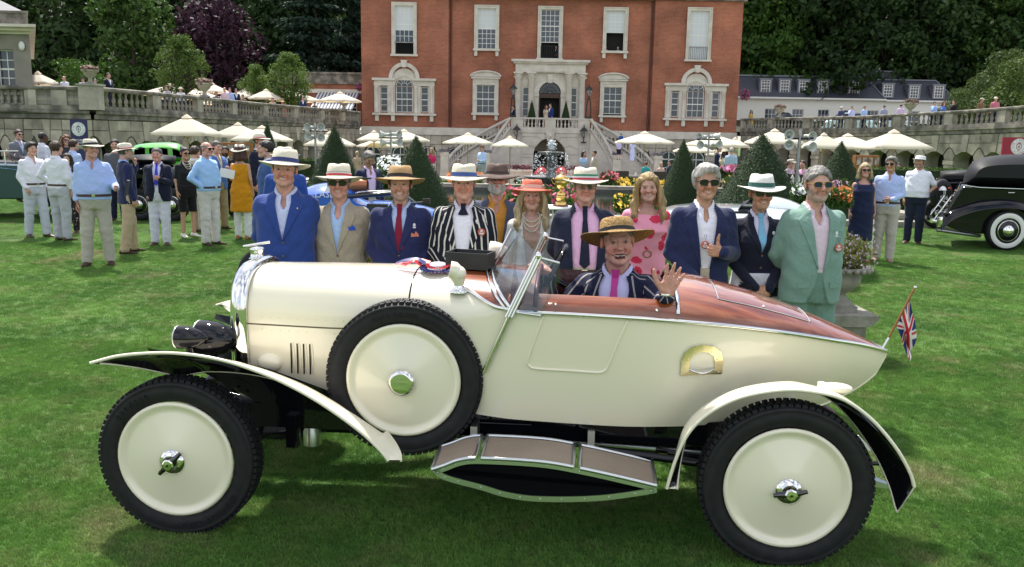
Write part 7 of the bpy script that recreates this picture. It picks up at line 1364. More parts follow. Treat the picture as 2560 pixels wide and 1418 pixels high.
 if tie and q<2:
  fv=vs if kind=='jacket' else fv;zz=np.linspace(1.455,tie[1],14);rows=[[(x*w_,z)for x in(-1,-.33,.33,1)]for z,w_ in zip(zz,[.019,.018,.016]+list(np.linspace(.02,.040,10))+[.004])];patch(fv,rows,.012,'tie',tie[0],root);b=MB();b.prism([(-.022,1.485),(.022,1.485),(.014,1.448),(-.014,1.448)],lambda t:(t[0],fv.fy(0,1.44)+.01,t[1]),lambda t:(t[0],fv.fy(0,1.45)-.018,t[1]));b.build('tie_knot',tie[0],root,False)
 elif tie:rows=[[(-.028,z),(.028,z)]for z in np.linspace(1.46,1.08,5)];patch(vs if kind=='jacket' else fv,rows,.014,'tie',tie[0],root)
 def headobj(ob):ob.matrix_local=MH;return ob
 hk,hcn=hair
 if hk!='none':
  lg_=hk in('long','bob');hv=Vol((-.16 if lg_ else-.105,-.135,-.36 if hk=='long' else(-.20 if hk=='bob' else-.11)),(.16 if lg_ else .105,.15,.16),(.0068,.0105,.018)[q]);ex={'short':.015,'crop':.004,'full':.022,'bald':.006,'long':.016,'bob':.020,'up':.010,'shaggy':.021}[hk]
  hv.ell((0,.018,.035),(.073+ex,.093+ex,.083+ex*1.15),0);
  if hk in('full','shaggy'):hv.ell((.01,-.045,.100),(.06,.045,.030),.02)
  x,y,z=hv.ax[0][:,None,None],hv.ax[1][None,:,None],hv.ax[2][None,None,:]
  side=-.025 if not fem else-.01;side=-.055 if hk=='shaggy' else side;line=np.interp(hv.ax[1],[-.10,-.068,-.052,-.012,.0,.03,.05,.12],[.085,.072,.04,.03,side,side-.02,-.05,-.075]).astype(f32)[None,:,None];hv.D=np.maximum(hv.D,(line-z)*f32(.8))
  if hk=='bald':hv.D=np.maximum(hv.D,z-f32(.062));
  if hk=='up':hv.ell((0,.10,.10),.045,.02)
  if lg_:
   zl=-.30 if hk=='long' else-.12
   for s in(-1,1):
    hv.cap((s*.066,-.028,.075),(s*.094,.0,-.03),.022,.026,.02).cap((s*.094,.0,-.03),(s*.112,-.012 if hk=='long' else .01,-.13),.026,.032,.02);hk=='long' and hv.cap((s*.112,-.012,-.13),(s*.118,-.066,-.24),.032,.026,.02).cap((s*.118,-.066,-.24),(s*.104,-.088,zl),.026,.008,.02)
    hv.cap((s*.05,.07,.0),(s*.06,.075,-.12),.05,.05,.03)
   hv.cap((0,.085,.0),(0,.09,-.14),.05,.045,.03)
  hv.D+=(.0030*np.sin(x*210+np.sin(z*22)*3+y*40)*np.sin(y*170+z*14)+.0035*np.sin(x*75+y*61+z*11+ph)).astype(f32);V,F=hv.nets()
  if len(V):headobj(link(bpy.data.objects.new('hair',npmesh('hair',V,F,[hairmat(hcn)])),root,False))
 if o.get('beard')and o['beard'][1]>.8:
  bv=Vol((-.09,-.14,-.15),(.09,.06,.01),(.005,.007,.013)[q]);jw=o.get('jaw',1.);bv.ell((0,-.03,-.04),(.064*jw,.067,.088),0);[bv.cap((s*.05*jw,-.012,-.072),(s*.012,-.072,-.104),.025,.024,.02)for s in(-1,1)];x,y,z=bv.ax[0][:,None,None],bv.ax[1][None,:,None],bv.ax[2][None,None,:]
  bv.D=np.maximum(np.maximum(bv.D,(z+f32(.040)-.02*np.clip((np.abs(x)-.03)/.03,0,1))),y-f32(.02)).astype(f32);bv.ell((0,-.108,-.060),(.018,.03,.008),-.004);bv.D+=(.002*np.sin(x*260+z*90)*np.sin(z*240+y*70)).astype(f32);V,F=bv.nets();headobj(link(bpy.data.objects.new('beard',npmesh('beard',V,F,[hairmat(o['beard'][0])])),root,False))
 if hat:hat_part(root,MH@Matrix.Rotation(math.radians(o.get('hattilt',-6)),4,'X'),*hat,q)
 if glasses:
  b=MB();g=.023;fm=glasses[1]
  for s in(-1,1):
   pts=[(s*.034+.029*math.copysign(abs(math.cos(a))**.7,math.cos(a)),-.096+.22*abs(s*.034+.027*math.cos(a))**1.6,.006+.0205*math.copysign(abs(math.sin(a))**.75,math.sin(a)))for a in np.linspace(0,2*PI,19)[:-1]];l=MB();l.add(pts+[(x,y+.002,z)for x,y,z in pts],[tuple(range(18)),tuple(range(35,17,-1))]);lo_=headobj(l.build('lens',glasses[0],root,False));b.tube(pts,.0026,5,closed=True);b.tube([(s*.061,-.088,.012),(s*.080,-.045,.012),(s*.083,.01,.008)],.0028,5)
  b.tube([(-.010,-.102,.012),(0,-.105,.013),(.010,-.102,.012)],.003,5);headobj(b.build('sunglasses' if fm is not None and glasses[0]is LENS else 'glasses',fm or BLK,root,False))
 if extra:extra(root,vj if kind in('jacket','blazer')else fv,MH)
 return root
# other cars on the lawn and the terrace
def pbody(par,name,m,prof,Y0,Y1,ins=.10,d=.16,sh=.85):
 """side profile (photo pixels at distance Y0) carried across the car's width, edges rounded"""
 P=[at(u,v,Y0)for u,v in prof];P=catmull([(p.x,p.z)for p in P]+[(P[0].x,P[0].z)],4)[:-1]if len(prof)>6 else[(p.x,p.z)for p in P];P=np.array(P);sh*=P[:,0].mean()/Y0;c_=(P.min(0)+P.max(0))/2;sz=(P.max(0)-P.min(0))/2;b=MB();rows=[]
 for y,k in((Y0,ins),(Y0+d*.3,ins*.35),(Y0+d,0),(Y1-d,0),(Y1-d*.3,ins*.35),(Y1,ins)):q=c_+(P-c_)*(1-np.minimum(.9,k/np.maximum(sz,.05)));rows.append([(x+(y-par.location.y)*sh,y,z)for x,z in q])
 b.grid(rows,cv=True);b.add(rows[0],[tuple(range(len(P)))[::-1]]);b.add(rows[-1],[tuple(range(len(P)))]);return b.build(name,m,par)
WW=mat('whitewall',(.70,.69,.66),.5)
def pwheel(par,x,y,z,r,disc,white=True,wd=.16):
 t=bpy.data.objects.new('wheel',None);link(t,par);b=MB();R_=Matrix.Rotation(PI/2,3,'X');c_=(x,y,z);b.lathe([(r*.62,0),(r*.66,.008),(r*.92,.012),(r,-.02),(r,-wd+.02),(r*.92,-wd),(r*.6,-wd)],40,c_,R_);b.build('tyre',RUB,t)
 if white:b=MB();b.lathe([(r*.64,.012),(r*.70,.018),(r*.86,.018),(r*.88,.0125)],40,c_,R_);b.build('whitewall',WW,t)
 b=MB();b.lathe([(r*.64,.004),(r*.6,.0),(r*.5,.012),(r*.3,.03),(0,.035)],32,c_,R_);b.build('wheel_disc',disc,t);b=MB();b.lathe([(r*.28,.03),(r*.25,.05),(r*.12,.065),(0,.068)],24,c_,R_);b.lathe([(r*.52,.010),(r*.53,.016),(r*.5,.016)],32,c_,R_);b.build('hub_cap',CHR,t)
 for o in list(t.children):o.matrix_parent_inverse=Matrix.Identity(4)
 t.matrix_parent_inverse=par.matrix_basis.inverted();return t
SHR=lambda p,Y:Vector((p.x+(p.y-Y)*.85*p.x/p.y,p.y,p.z))
def cthing(label,u,Y,cat='car',name='vintage_car'):p=at(u,420,Y);return thing(name,label,cat,(p.x,Y,zg(Y)))
MATB=mat('black_leathercloth',(.007,.0075,.009),.6,bump=.03,bs=60,spec=.3)
Y=16.4;L_=cthing('black limousine with whitewall tyres and chrome rear bumper at the right edge',2480,Y,name='limousine')
pbody(L_,'roof',MATB,[(2402,466),(2410,438),(2426,412),(2455,397),(2510,389),(2600,388),(2700,392),(2720,470),(2560,470)],Y+.12,Y+1.75,.2,.5)
pbody(L_,'body',BLKP,[(2400,462),(2560,472),(2800,474),(2800,585),(2560,590),(2420,585),(2362,568),(2352,548),(2372,510)],Y+.06,Y+1.8,.05,.2)
b=MB();P=catmull([(2348,556),(2372,532),(2410,514),(2460,502),(2520,499),(2570,510),(2610,545),(2625,590)],6);rows=[]
for(u,v)in P:p=at(u,v,Y);rows.append([(p.x,Y+.38,p.z-.03),(p.x,Y+.2,p.z+.02),(p.x,Y+.02,p.z+.0),(p.x,Y-.08,p.z-.05),(p.x+.01,Y-.10,max(.25,p.z-.16))])
b.grid(rows);b.add([r[4]for r in rows]+[(rows[-1][4][0],Y-.1,.3),(rows[0][4][0]+.3,Y-.1,.3)],[]);b.build('rear_wing',BLKP,L_)
p=at(2515,577,Y);pwheel(L_,p.x,Y-.06,.385,.385,BLKP)
b=MB();b.tube([at(u,v,Y)for u,v in((2404,463),(2450,469),(2560,473),(2700,474))],.012,6);b.build('waist_moulding',CHR,L_)
b=MB();b.tube([at(u,v,Y+dy)for u,v,dy in((2330,552,.1),(2322,548,.6),(2318,542,1.0))],.045,8);b.tube([at(2352,556,Y+.05),at(2330,552,Y+.1)],.03,6);b.lathe([(.05,-.1),(.06,0),(.05,.1)],10,at(2350,555,Y-.02));b.build('rear_bumper',CHR,L_)
for k in range(4):b=MB();b.tube([at(2335+k*11,548-k*13,Y+.2),at(2325+k*11,538-k*12,Y+.9)],.016,6);b.build('rack_rail',CHR,L_)
b=MB();b.tube([at(2335,550,Y+.22),at(2378,492,Y+.22)],.016,6);b.tube([at(2325,540,Y+.9),at(2362,490,Y+.9)],.016,6);b.build('luggage_rack',CHR,L_)
b=MB();[b.box(at(2378+k*9,520-k*13,Y+.4),(.03,.4,.10),R=Matrix.Rotation(-.9,3,'Y'))for k in range(4)];b.build('trunk_strap',mat('trunk_leather',(.06,.05,.04),.5),L_)
b=MB();b.tube([at(2342,575,Y+.1),at(2450,590,Y+.2)],.035,8);b.build('exhaust',STEEL,L_);b=MB();b.ball(at(2366,534,Y+.0),(.07,.05,.045),10,8);b.build('tail_lamp',BLK,L_);b=MB();b.tube([at(2520,482,Y+.03),at(2536,482,Y+.03)],.012,6);b.build('door_handle',CHR,L_)
Y=20.5;k_=cthing('black vintage tourer seen from behind with a white numbered plate, beyond the limousine',2370,Y)
pbody(k_,'body',BLKP,[(2345,450),(2400,448),(2470,452),(2480,500),(2470,525),(2360,530),(2335,500)],Y,Y+1.6,.1,.3);pbody(k_,'hood',MATB,[(2352,432),(2420,428),(2470,436),(2470,455),(2400,456),(2350,458)],Y+.1,Y+1.5)
b=MB();p=at(2352,485,Y-.25);b.lathe([(.20,-.06),(.30,-.09),(.36,0),(.30,.09),(.20,.06)],26,p,Matrix.Rotation(.5,3,'Z')@Matrix.Rotation(PI/2,3,'X'));b.build('spare_wheel',RUB,k_);b=MB();b.lathe([(.2,.04),(.05,.09),(0,.09)],20,p,Matrix.Rotation(.5,3,'Z')@Matrix.Rotation(PI/2,3,'X'));b.build('wheel_cover',ALU,k_)
a_,c2=at(2341,476,Y-.4),at(2378,502,Y-.4);b=MB();b.bb(a_.x,c2.x,Y-.42,Y-.39,c2.z,a_.z);np_=b.build('number_plate',BLK,k_);mx_=(a_.x+c2.x)/2
for s_,v in(('JJ',483),('506',495)):lettering(s_,.13,Matrix.Translation((mx_,Y-.425,at(2360,v,Y-.4).z))@FACE,LETW,np_)
for u in(2346,2374):b=MB();b.ball(at(u,471,Y-.42),(.04,.03,.02),8,6);b.build('tail_light',mat('red_lens',(.5,.01,.01),.2),k_)
for u in(2345,2465):p=at(u,520,Y);pwheel(k_,p.x,Y-.05,.36,.36,BLKP,False)
Y=18.6;TEAL=mat('teal_paint',(.006,.035,.052),.2,coat=1.);t_=cthing('deep teal open tourer with a wooden steering wheel at the left edge',60,Y)
pbody(t_,'body',TEAL,[(-160,405),(0,408),(90,412),(170,424),(215,450),(212,488),(160,498),(0,500),(-160,500)],Y,Y+1.7,.05,.2);b=MB();b.tube([at(u,v,Y-.02)for u,v in((-100,425),(0,420),(40,424),(60,450),(62,495))],.008,5);b.build('coach_line',mat('blue_line',(.12,.25,.4),.4),t_)
b=MB();p=at(35,392,Y+1.0);R_=Matrix.Rotation(.9,3,'Y');b.tube([p+R_@Vector((.2*math.cos(x),.2*math.sin(x),0))for x in np.linspace(0,2*PI,25)[:-1]],.014,6,closed=True);[b.tube([p,p+R_@Vector((.2*math.cos(x),.2*math.sin(x),0))],.008,4)for x in(0,2.1,4.2)];b.build('steering_wheel',mat('wheel_wood',(.12,.04,.015),.3),t_)
b=MB();b.tube([at(-40,378,Y+.1),at(45,378,Y+.1)],.014,6);b.tube([at(-40,378,Y+1.5),at(45,378,Y+1.5)],.014,6);b.tube([at(10,378,Y+.1),at(14,410,Y+.1)],.014,6);b.tube([at(40,378,Y+.1),at(40,378,Y+1.5)],.012,6);b.build('windscreen_frame',CHR,t_);b=MB();b.bb(at(-100,400,Y).x,at(60,400,Y).x,Y+.15,Y+1.5,.9,1.25);b.build('seat',MATB,t_);pwheel(t_,at(-60,480,Y).x,Y-.05,.38,.38,TEAL,False);pwheel(t_,at(178,480,Y).x,Y-.03,.36,.36,TEAL,False)
Y=25;GRN=mat('bright_green_paint',(.075,.40,.035),.25,coat=1.);g_=cthing('bright green vintage saloon behind the left crowd',400,Y)
pbody(g_,'roof',GRN,[(318,400),(326,372),(345,361),(395,357),(440,359),(462,375),(475,402),(400,404)],Y,Y+1.6,.14,.35);pbody(g_,'body',GRN,[(300,402),(480,402),(500,430),(495,470),(320,472),(290,440)],Y-.05,Y+1.7,.1,.3)
for pts in([(333,392),(336,373),(350,367),(362,370),(362,393)],[(372,393),(372,371),(395,369),(418,372),(420,394)],[(432,395),(430,372),(446,376),(458,396)]):b=MB();Q=[at(u,v,Y-.02)for u,v in pts];b.prism([(q.x,q.z)for q in Q],lambda p:(p[0],Y+.1,p[1]),lambda p:(p[0],Y-.0,p[1]));b.build('window',GLS,g_)
for u in(335,465):pwheel(g_,at(u,470,Y).x,Y-.1,.36,.36,GRN,False)
Y=19;k_=cthing('black open vintage car with a folded dark hood between the navy jacketed men',360,Y);pbody(k_,'body',BLKP,[(330,412),(372,405),(420,412),(445,430),(452,480),(430,500),(345,500),(320,470)],Y,Y+1.6,.12,.4);pbody(k_,'folded_hood',MATB,[(322,392),(380,388),(440,394),(440,412),(380,410),(322,412)],Y+.1,Y+1.5,.1,.3);b=MB();b.ball(at(333,430,Y-.2),(.08,.06,.08),12,8);b.build('lamp',CHR,k_);b=MB();b.grid([[at(u,v,Y-.25+dy)for dy in(0,.15,.3)]for u,v in catmull([(318,500),(328,462),(345,445),(375,452),(400,480),(425,500)],5)]);b.build('front_wing',BLKP,k_);pwheel(k_,at(350,480,Y).x,Y-.1,.37,.37,BLKP,False);pwheel(k_,at(432,480,Y).x,Y-.1,.37,.37,BLKP,False)
Y=10.6;RBLU=mat('racing_blue',(.012,.10,.46),.25,coat=1.);COP=mat('copper_duct',(.36,.14,.07),.35,.6);CARB=mat('carbon',(.012,.012,.014),.3,coat=.6);r_=cthing('blue single seat racing car with a copper air intake behind the beige and navy jackets',900,Y,name='racing_car')
pbody(r_,'engine_cover',RBLU,[(700,500),(775,468),(830,460),(885,458),(900,500),(960,520),(960,560),(830,580),(700,570)],Y,Y+.7,.12,.3);pbody(r_,'cockpit_side',RBLU,[(930,505),(1000,510),(1060,520),(1140,545),(1140,600),(930,600)],Y+.05,Y+.7,.1,.25);pbody(r_,'sidepod',RBLU,[(790,540),(960,535),(985,560),(985,600),(800,605),(760,580)],Y-.45,Y+1.2,.1,.2)
b=MB();p=at(900,463,Y+.1);c3=at(919,463,Y+.1);b.tube([at(868,465,Y+.1),p,c3],[.085,.085,.075],14);b.build('air_intake',COP,r_);b=MB();b.tube([c3+Vector((.002,0,0)),c3+Vector((.006,0,0))],.055,14);b.build('intake_mouth',DARK,r_);b=MB();b.box(at(908,446,Y+.1),(.20,.06,.02));b.tube([at(905,456,Y+.1),at(905,446,Y+.1)],.02,6);b.build('camera_pod',CARB,r_)
b=MB();b.tube([at(u,v,Y+.0)for u,v in((868,492),(920,488),(975,484),(1010,490),(1040,512))],.028,8);b.tube([at(u,v,Y+.6)for u,v in((868,488),(920,482),(975,480),(1010,488),(1040,512))],.028,8);b.build('halo',CARB,r_);b=MB();b.tube([at(1000,510,Y-.1),at(1060,506,Y-.3)],.012,6);b.box(at(1066,503,Y-.3),(.09,.05,.06));b.build('mirror',CARB,r_)
for u,v,h in((945,515,.05),(950,528,.05)):b=MB();b.box(at(u,v,Y-.06),(.26,.1,h));b.build('bargeboard',CARB,r_)
for u,y in((1100,Y-.55),(1100,Y+1.2),(690,Y-.55),(690,Y+1.2)):pwheel(r_,at(u,560,Y).x,y,.33,.33,CARB,False,.3)
LT=mat('decal_white',(.75,.77,.8),.4);b=MB();[lettering(s_,sz,Matrix.Translation(at(u,v,Y-.015))@FACE,LT,r_)for s_,u,v,sz in(('LASER',818,487,.115),('55',792,468,.075))]
b=MB();q=at(815,470,Y-.006);b.add([q+Vector(v_)for v_ in((-.02,0,-.05),(.07,0,-.05),(.03,0,.06))],[(0,1,2)]);b.build('decal',LT,r_)
Y=9.3;SIL=mat('pale_silver_paint',(.46,.52,.54),.25,coat=1.);s_=cthing('pale silver streamlined sports car with a headrest fairing behind the navy blazers',1850,Y,name='sports_car')
pbody(s_,'body',SIL,[(1560,590),(1640,545),(1700,530),(1790,528),(1880,530),(1990,535),(2040,560),(2050,600),(2000,640),(1850,648),(1640,645),(1570,625)],Y,Y+1.6,.14,.45);pbody(s_,'headrest_fairing',SIL,[(1880,534),(1888,508),(1905,496),(1940,502),(1985,520),(2020,545),(1950,550)],Y+.5,Y+1.1,.12,.2);b=MB();b.bb(at(1790,528,Y).x,at(1885,528,Y).x,Y+.2,Y+1.4,at(1800,530,Y).z-.1,at(1800,528,Y+.4).z+.012);b.build('cockpit',MATB,s_)
PLAID=striped('plaid_rug',hexc('5a5868'),hexc('302c3a'),.05,.4,(.2,.1,.1));b=MB();b.grid([[at(u,v+4*math.sin(u*.2+k),Y+.25+.15*k)for k in range(5)]for u,v in catmull([(1845,528),(1856,512),(1870,504),(1890,506),(1905,516),(1912,528)],4)]);b.build('rug',PLAID,s_)
for u in(1650,1980):pwheel(s_,at(u,620,Y).x,Y-.02,.33,.33,SIL,False)
def tcar(u0,u1,v0,v1,Y,m,label):
 t=cthing(label,(u0+u1)/2,Y,name='parked_car');t.location.z=TERZ if v1<320 else zg(Y);w=u1-u0;h=v1-v0;pbody(t,'body',m,[(u0,v0+h*.6),(u0+w*.15,v0+h*.45),(u1-w*.1,v0+h*.45),(u1,v0+h*.62),(u1,v1),(u0,v1),(u0-1,v0+h*.8)],Y,Y+1.7,.1,.3);pbody(t,'cabin',GLS,[(u0+w*.14,v0+h*.48),(u0+w*.28,v0+3),(u0+w*.5,v0+1),(u0+w*.75,v0+3),(u1-w*.1,v0+h*.48),(u0+w*.5,v0+h*.5),(u0+w*.3,v0+h*.5)],Y+.1,Y+1.6,.15,.4)
 pbody(t,'roof',m,[(u0+w*.26,v0+4),(u0+w*.5,v0),(u0+w*.76,v0+4),(u0+w*.5,v0+5)],Y+.15,Y+1.5)
 for f in(.2,.8):pwheel(t,at(u0+w*f,v1,Y).x,Y-.02,at(u0,v1,Y).z+.05,.34,BLKP,False)
AQ=mat('pale_aqua_paint',(.42,.58,.58),.25,coat=1.);tcar(1922,1992,280,325,80,BLKP,'black car parked on the right terrace behind a stone urn');tcar(2060,2185,281,322,76,AQ,'pale turquoise classic car on the right terrace behind three men');tcar(2195,2275,284,322,74,mat('ice_blue_paint',(.55,.64,.66),.25,coat=1.),'ice blue classic car on the right terrace beside the stone urn');tcar(2375,2470,270,310,66,BLKP,'black car on the right terrace behind two straw hats')
Y=62;REDP=mat('red_paint',(.50,.018,.022),.2,coat=1.);t=cthing('glossy red sports car parked beyond the fountain before the lower arch',1378,Y,name='sports_car');pbody(t,'body',REDP,[(1334,452),(1336,432),(1350,425),(1378,430),(1405,425),(1418,432),(1420,452),(1412,462),(1342,462)],Y,Y+3.6,.12,.5)
for u in(1354,1404):b=MB();b.ball(at(u,432,Y+.5),(.42,.7,.42),14,10);b.build('wing',REDP,t);b=MB();b.ball(at(u,434,Y-.2),(.13,.1,.13),10,8);b.build('headlight',CHR,t)
b=MB();b.prism([(-.75,0),(.75,0),(.6,.5),(-.6,.5)],lambda p:(at(1378,430,Y).x+p[0],Y+1.9,at(1378,430,Y).z+p[1]),lambda p:(at(1378,430,Y).x+p[0],Y+1.85,at(1378,430,Y).z+p[1]));b.build('windscreen',GLS,t)
# who stands where
c=cloth
BANDS={k:mat('band_'+k,v,.7)for k,v in{'navy':(.02,.03,.14),'black':(.015,.015,.02),'green':(.015,.09,.08),'coral':(.66,.44,.38),'brown':(.05,.03,.025),'white':(.6,.6,.6)}.items()}
def band_mat(name,cols):
 m=mat(name,cols[0],.7);nt=m.node_tree;L=nt.links.new;t=nd(nt,'ShaderNodeTexCoord');sx_=nd(nt,'ShaderNodeSeparateXYZ');L(t.outputs['Object'],sx_.inputs[0]);mr=nd(nt,'ShaderNodeMapRange');mr.inputs[1].default_value=.055;mr.inputs[2].default_value=.092;L(sx_.outputs[2],mr.inputs[0]);r=nd(nt,'ShaderNodeValToRGB');r.color_ramp.interpolation='CONSTANT';r.color_ramp.elements[0].color=(*cols[0],1);r.color_ramp.elements[1].position=.34;r.color_ramp.elements[1].color=(*cols[1],1);e=r.color_ramp.elements.new(.67);e.color=(*cols[2],1);L(mr.outputs[0],r.inputs[0]);L(r.outputs[0],nt.nodes['Principled BSDF'].inputs['Base Color']);return m
RWN=band_mat('club_band',[(.5,.03,.04),(.5,.48,.46),(.03,.03,.09)]);WRW=band_mat('red_edged_band',[(.5,.03,.04),(.6,.6,.58),(.5,.03,.04)])
DIA=striped('regimental_band',(.5,.48,.5),(.40,.02,.05),.06,.33,(.02,.16,.09))
TAN=mat('tan_straw',(.46,.29,.13),.75,col2=(.38,.23,.10),ns=60,bump=.4,bs=200);CORALH=mat('coral_felt',(.62,.13,.075),.8,bump=.2);BRNF=mat('brown_felt',(.085,.050,.038),.85,col2=(.12,.08,.065),ns=12);RAF=mat('raffia',(.50,.32,.12),.8,col2=(.30,.17,.05),ns=70,bump=1.,bs=120)
WHC=mat('white_cap',(.75,.75,.74),.8);DKC=mat('dark_cap',(.02,.022,.035),.8)
PAN=lambda band=None,ch=.108,br=.070:((ch,br,.012,1.,.030),HATB,band or BANDS['black'])
CAPS=lambda m:((.085,.035,.0,0.,.002),m,m)
BADGE=mat('badge_orange',(.50,.11,.05),.5);PINW=mat('pin_white',(.66,.68,.74),.4);CORD=mat('badge_cord',(.03,.05,.09),.7)
def deco(*items):
 def f(root,v,MH):
  for it in items:
   k,x,z=it[:3];y=v.fy(x,z)-.016
   if k=='badge':
    b=MB();b.lathe([(0,0),(.029,0),(.029,.003),(0,.003)],20,(x,y,z),Matrix.Rotation(PI/2,3,'X'));g=b.build('badge',BADGE,root,False);b=MB();b.lathe([(0,.0032),(.010,.0032),(.010,.0042),(0,.0042)],12,(x,y,z+.010),Matrix.Rotation(PI/2,3,'X'));b.box((x,y-.0042,z-.008),(.036,.001,.008));b.box((x,y-.0042,z-.019),(.022,.001,.004));b.build('badge_print',PINW,g,False);b=MB();b.tube([(x-.008,y+.003,z+.07),(x,y,z+.028),(x+.008,y+.003,z+.07)],.0015,4);b.build('badge_cord',CORD,g,False)
   elif k=='pin':b=MB();b.ball((x,y,z),(.011,.004,.015),8,6);b.box((x,y,z-.019),(.024,.004,.008));b.build('lapel_pin',PINW,root,False)
   elif k=='dot':b=MB();b.ball((x,y+.004,z),(.006,.003,.008),8,6);b.build('lapel_pin',GOLD,root,False)
   elif k=='square':
    b=MB();b.add([(x-.032,y+.006,z),(x+.032,y+.006,z+.004),(x+.03,y-.002,z+.022),(x+.008,y-.004,z+.046),(x-.004,y-.003,z+.024),(x-.026,y-.002,z+.034)],[(0,1,2,3,4,5)]);b.build('pocket_square',it[3],root,False)
   elif k=='watch':b=MB();b.lathe([(.030,-.010),(.032,0),(.030,.010)],16,it[3]);b.build('watch',it[4],root,False)
   elif k=='pearls':
    for r,dr in((.070,.06),(.075,.10),(.08,.14)):
     b=MB();n=44
     for i in range(n):a=PI*i/(n-1);px,pz=r*math.cos(a),1.475-dr*math.sin(a)-.0;b.ball((px,min(v.fy(px,min(1.45,pz))-.012,.02 if abs(px)>.055 else .0),pz),.0062,6,4)
     b.build('pearl_necklace',mat('pearl',(.62,.60,.48),.25),root,False)
   elif k=='tbelt':b=MB();b.grid([[(.158*math.cos(t),-.002+.118*math.sin(t),zz)for t in np.linspace(0,2*PI,29)[:-1]]for zz in(1.045,1.085)],cv=True);b.build('belt',it[3],root,False);b=MB();b.tube([(.035*math.cos(t),-.127,1.065+.03*math.sin(t))for t in np.linspace(0,2*PI,17)[:-1]],.006,5,closed=True);b.build('belt_buckle',RAF,root,False)
 return f
BLUESH,WHSH,PINKSH,LILSH=c('a9bdea'),c('e3e3ee'),c('e3b4d8'),c('d3c8e2')
G='people posing behind the cream car';LSG=(LENS,mat('tortoise_frame',(.012,.009,.008),.2));SPEC=(mat('spectacle_lens',(.9,.9,.92),.03,trans=1.),mat('wire_frame',(.25,.24,.26),.3,.8))
BR=mat('beige_chino',hexc('b0a491'),.85,bump=.2,bs=160)
person('tall man in a bright blue blazer and pale open shirt, navy-banded panama hat, laughing',712,6.6,top=('jacket',c('2a4488'),c('c9d2f2'),1.12,False,.0),legs=('trousers',c('8e94a4')),hair=('short','salt'),hat=PAN(BANDS['navy'],.115,.074),arms=('back','back'),q=0,o={'skin':'pink','mouth':1,'jaw':1.05,'nk':1.08,'hattilt':-8},ev=422,yaw=6,roll=4,grp=G,face=3,fat=.02,extra=deco(('dot',.105,1.36)))
person('man in a beige linen jacket, dark sunglasses and panama with a striped club band',848,6.7,top=('jacket',c('a59a88'),c('a9c6f0'),1.08,False,.0),legs=('trousers',c('9b9080'),LEB),hair=('short','grey'),hat=PAN(RWN,.115,.074),arms=('back','back'),q=0,o={'skin':'pink','mouth':1,'hattilt':-8,'collar':.30,'squint':.4},ev=455,yaw=6,grp=G,glasses=LSG,extra=deco(('square',.115,1.27,c('2f56c8'))))
person('man in a navy suit and dark red tie under a tan straw fedora',1001,6.6,top=('jacket',c('262c58'),c('b9cdf2'),1.10),legs=('trousers',c('262c58')),hair=('short','brown'),hat=((.110,.082,.016,1.,.026),TAN,BANDS['black']),arms=('front','front'),q=0,o={'skin':'fair','beard':('salt',.35),'mouth':1,'hattilt':-10,'squint':.6},ev=459,grp=G,tie=(printed('wine_tie',hexc('7c1d37'),[hexc('c8a0b0'),hexc('7c1d37')],55,.12),1.125),yaw=4,extra=deco(('pin',.12,1.33),('square',.125,1.24,mat('coral_silk',(.6,.2,.15),.6))))
person('man in a black and white striped boating blazer with a navy dotted cravat',1160,6.5,top=('jacket',striped('boating_stripe',(.010,.012,.022),(.62,.60,.54),.040,.26),c('e6e6f2'),1.06,True,.035),legs=('trousers',c('d8d8da')),hair=('short','grey'),hat=PAN(mat('royal_band',(.03,.07,.26),.6),.110,.074),arms=('front','front'),q=0,o={'skin':'pink','jaw':1.06,'hattilt':-4,'squint':.45,'lip':(.4,.18,.14)},ev=456,grp=G,tie=(printed('dotted_cravat',(.01,.012,.03),[(.4,.4,.5),(.01,.012,.03)],90,.16),1.40),fat=.03,extra=deco(('pin',.105,1.36),('badge',.14,1.28)))
person('bearded man in an orange shirt and brown felt hat, standing behind the row',1243,7.3,top=('jacket',c('4b5166'),c('d29440'),1.10,False,.05),legs=('trousers',c('5c5348')),hair=('short','grey'),hat=((.105,.085,.022,1.,.02),BRNF,BANDS['brown']),q=0,o={'skin':'pink','beard':('white',.95),'hattilt':4},ev=448,pitch=8,grp=G,glasses=SPEC,arms=('side','side'))
person('blonde woman in a white jacket with strings of pearls and a coral hat',1330,6.9,fem=True,top=('jacket',c('dcdad8',name='ivory_jacket'),c('caa79a',name='cream_top'),1.0,False,.035),legs=('trousers',c('d8d6d6')),hair=('long','pale'),hat=((.098,.068,.016,1.,.03),CORALH,BANDS['coral']),arms=('side','side'),q=0,o={'skin':'fair','hattilt':-12,'lip':(.42,.16,.15),'nocollar':1,'squint':.5},ev=487,grp=G,extra=deco(('pearls',0,1.4)))
person('man in a pink shirt and dark tie, panama with red, green and silver band',1463,6.6,top=('jacket',c('20243c'),PINKSH,1.0,False,.085),legs=('trousers',BR,LEK),hair=('short','grey'),hat=((.112,.070,.006,1.,.042),HATB,band_mat('tricolour_band',[(.40,.02,.06),(.5,.5,.52),(.02,.17,.10)])),arms=('back','back'),q=0,o={'skin':'pink','jaw':1.05,'hattilt':-3,'squint':.5},ev=464,grp=G,tie=(printed('bee_tie',(.012,.014,.035),[hexc('c8b080'),(.012,.014,.035)],62,.17),1.02),glasses=SPEC,fat=.035,extra=deco(('pin',.145,1.30),('badge',.155,1.33)))
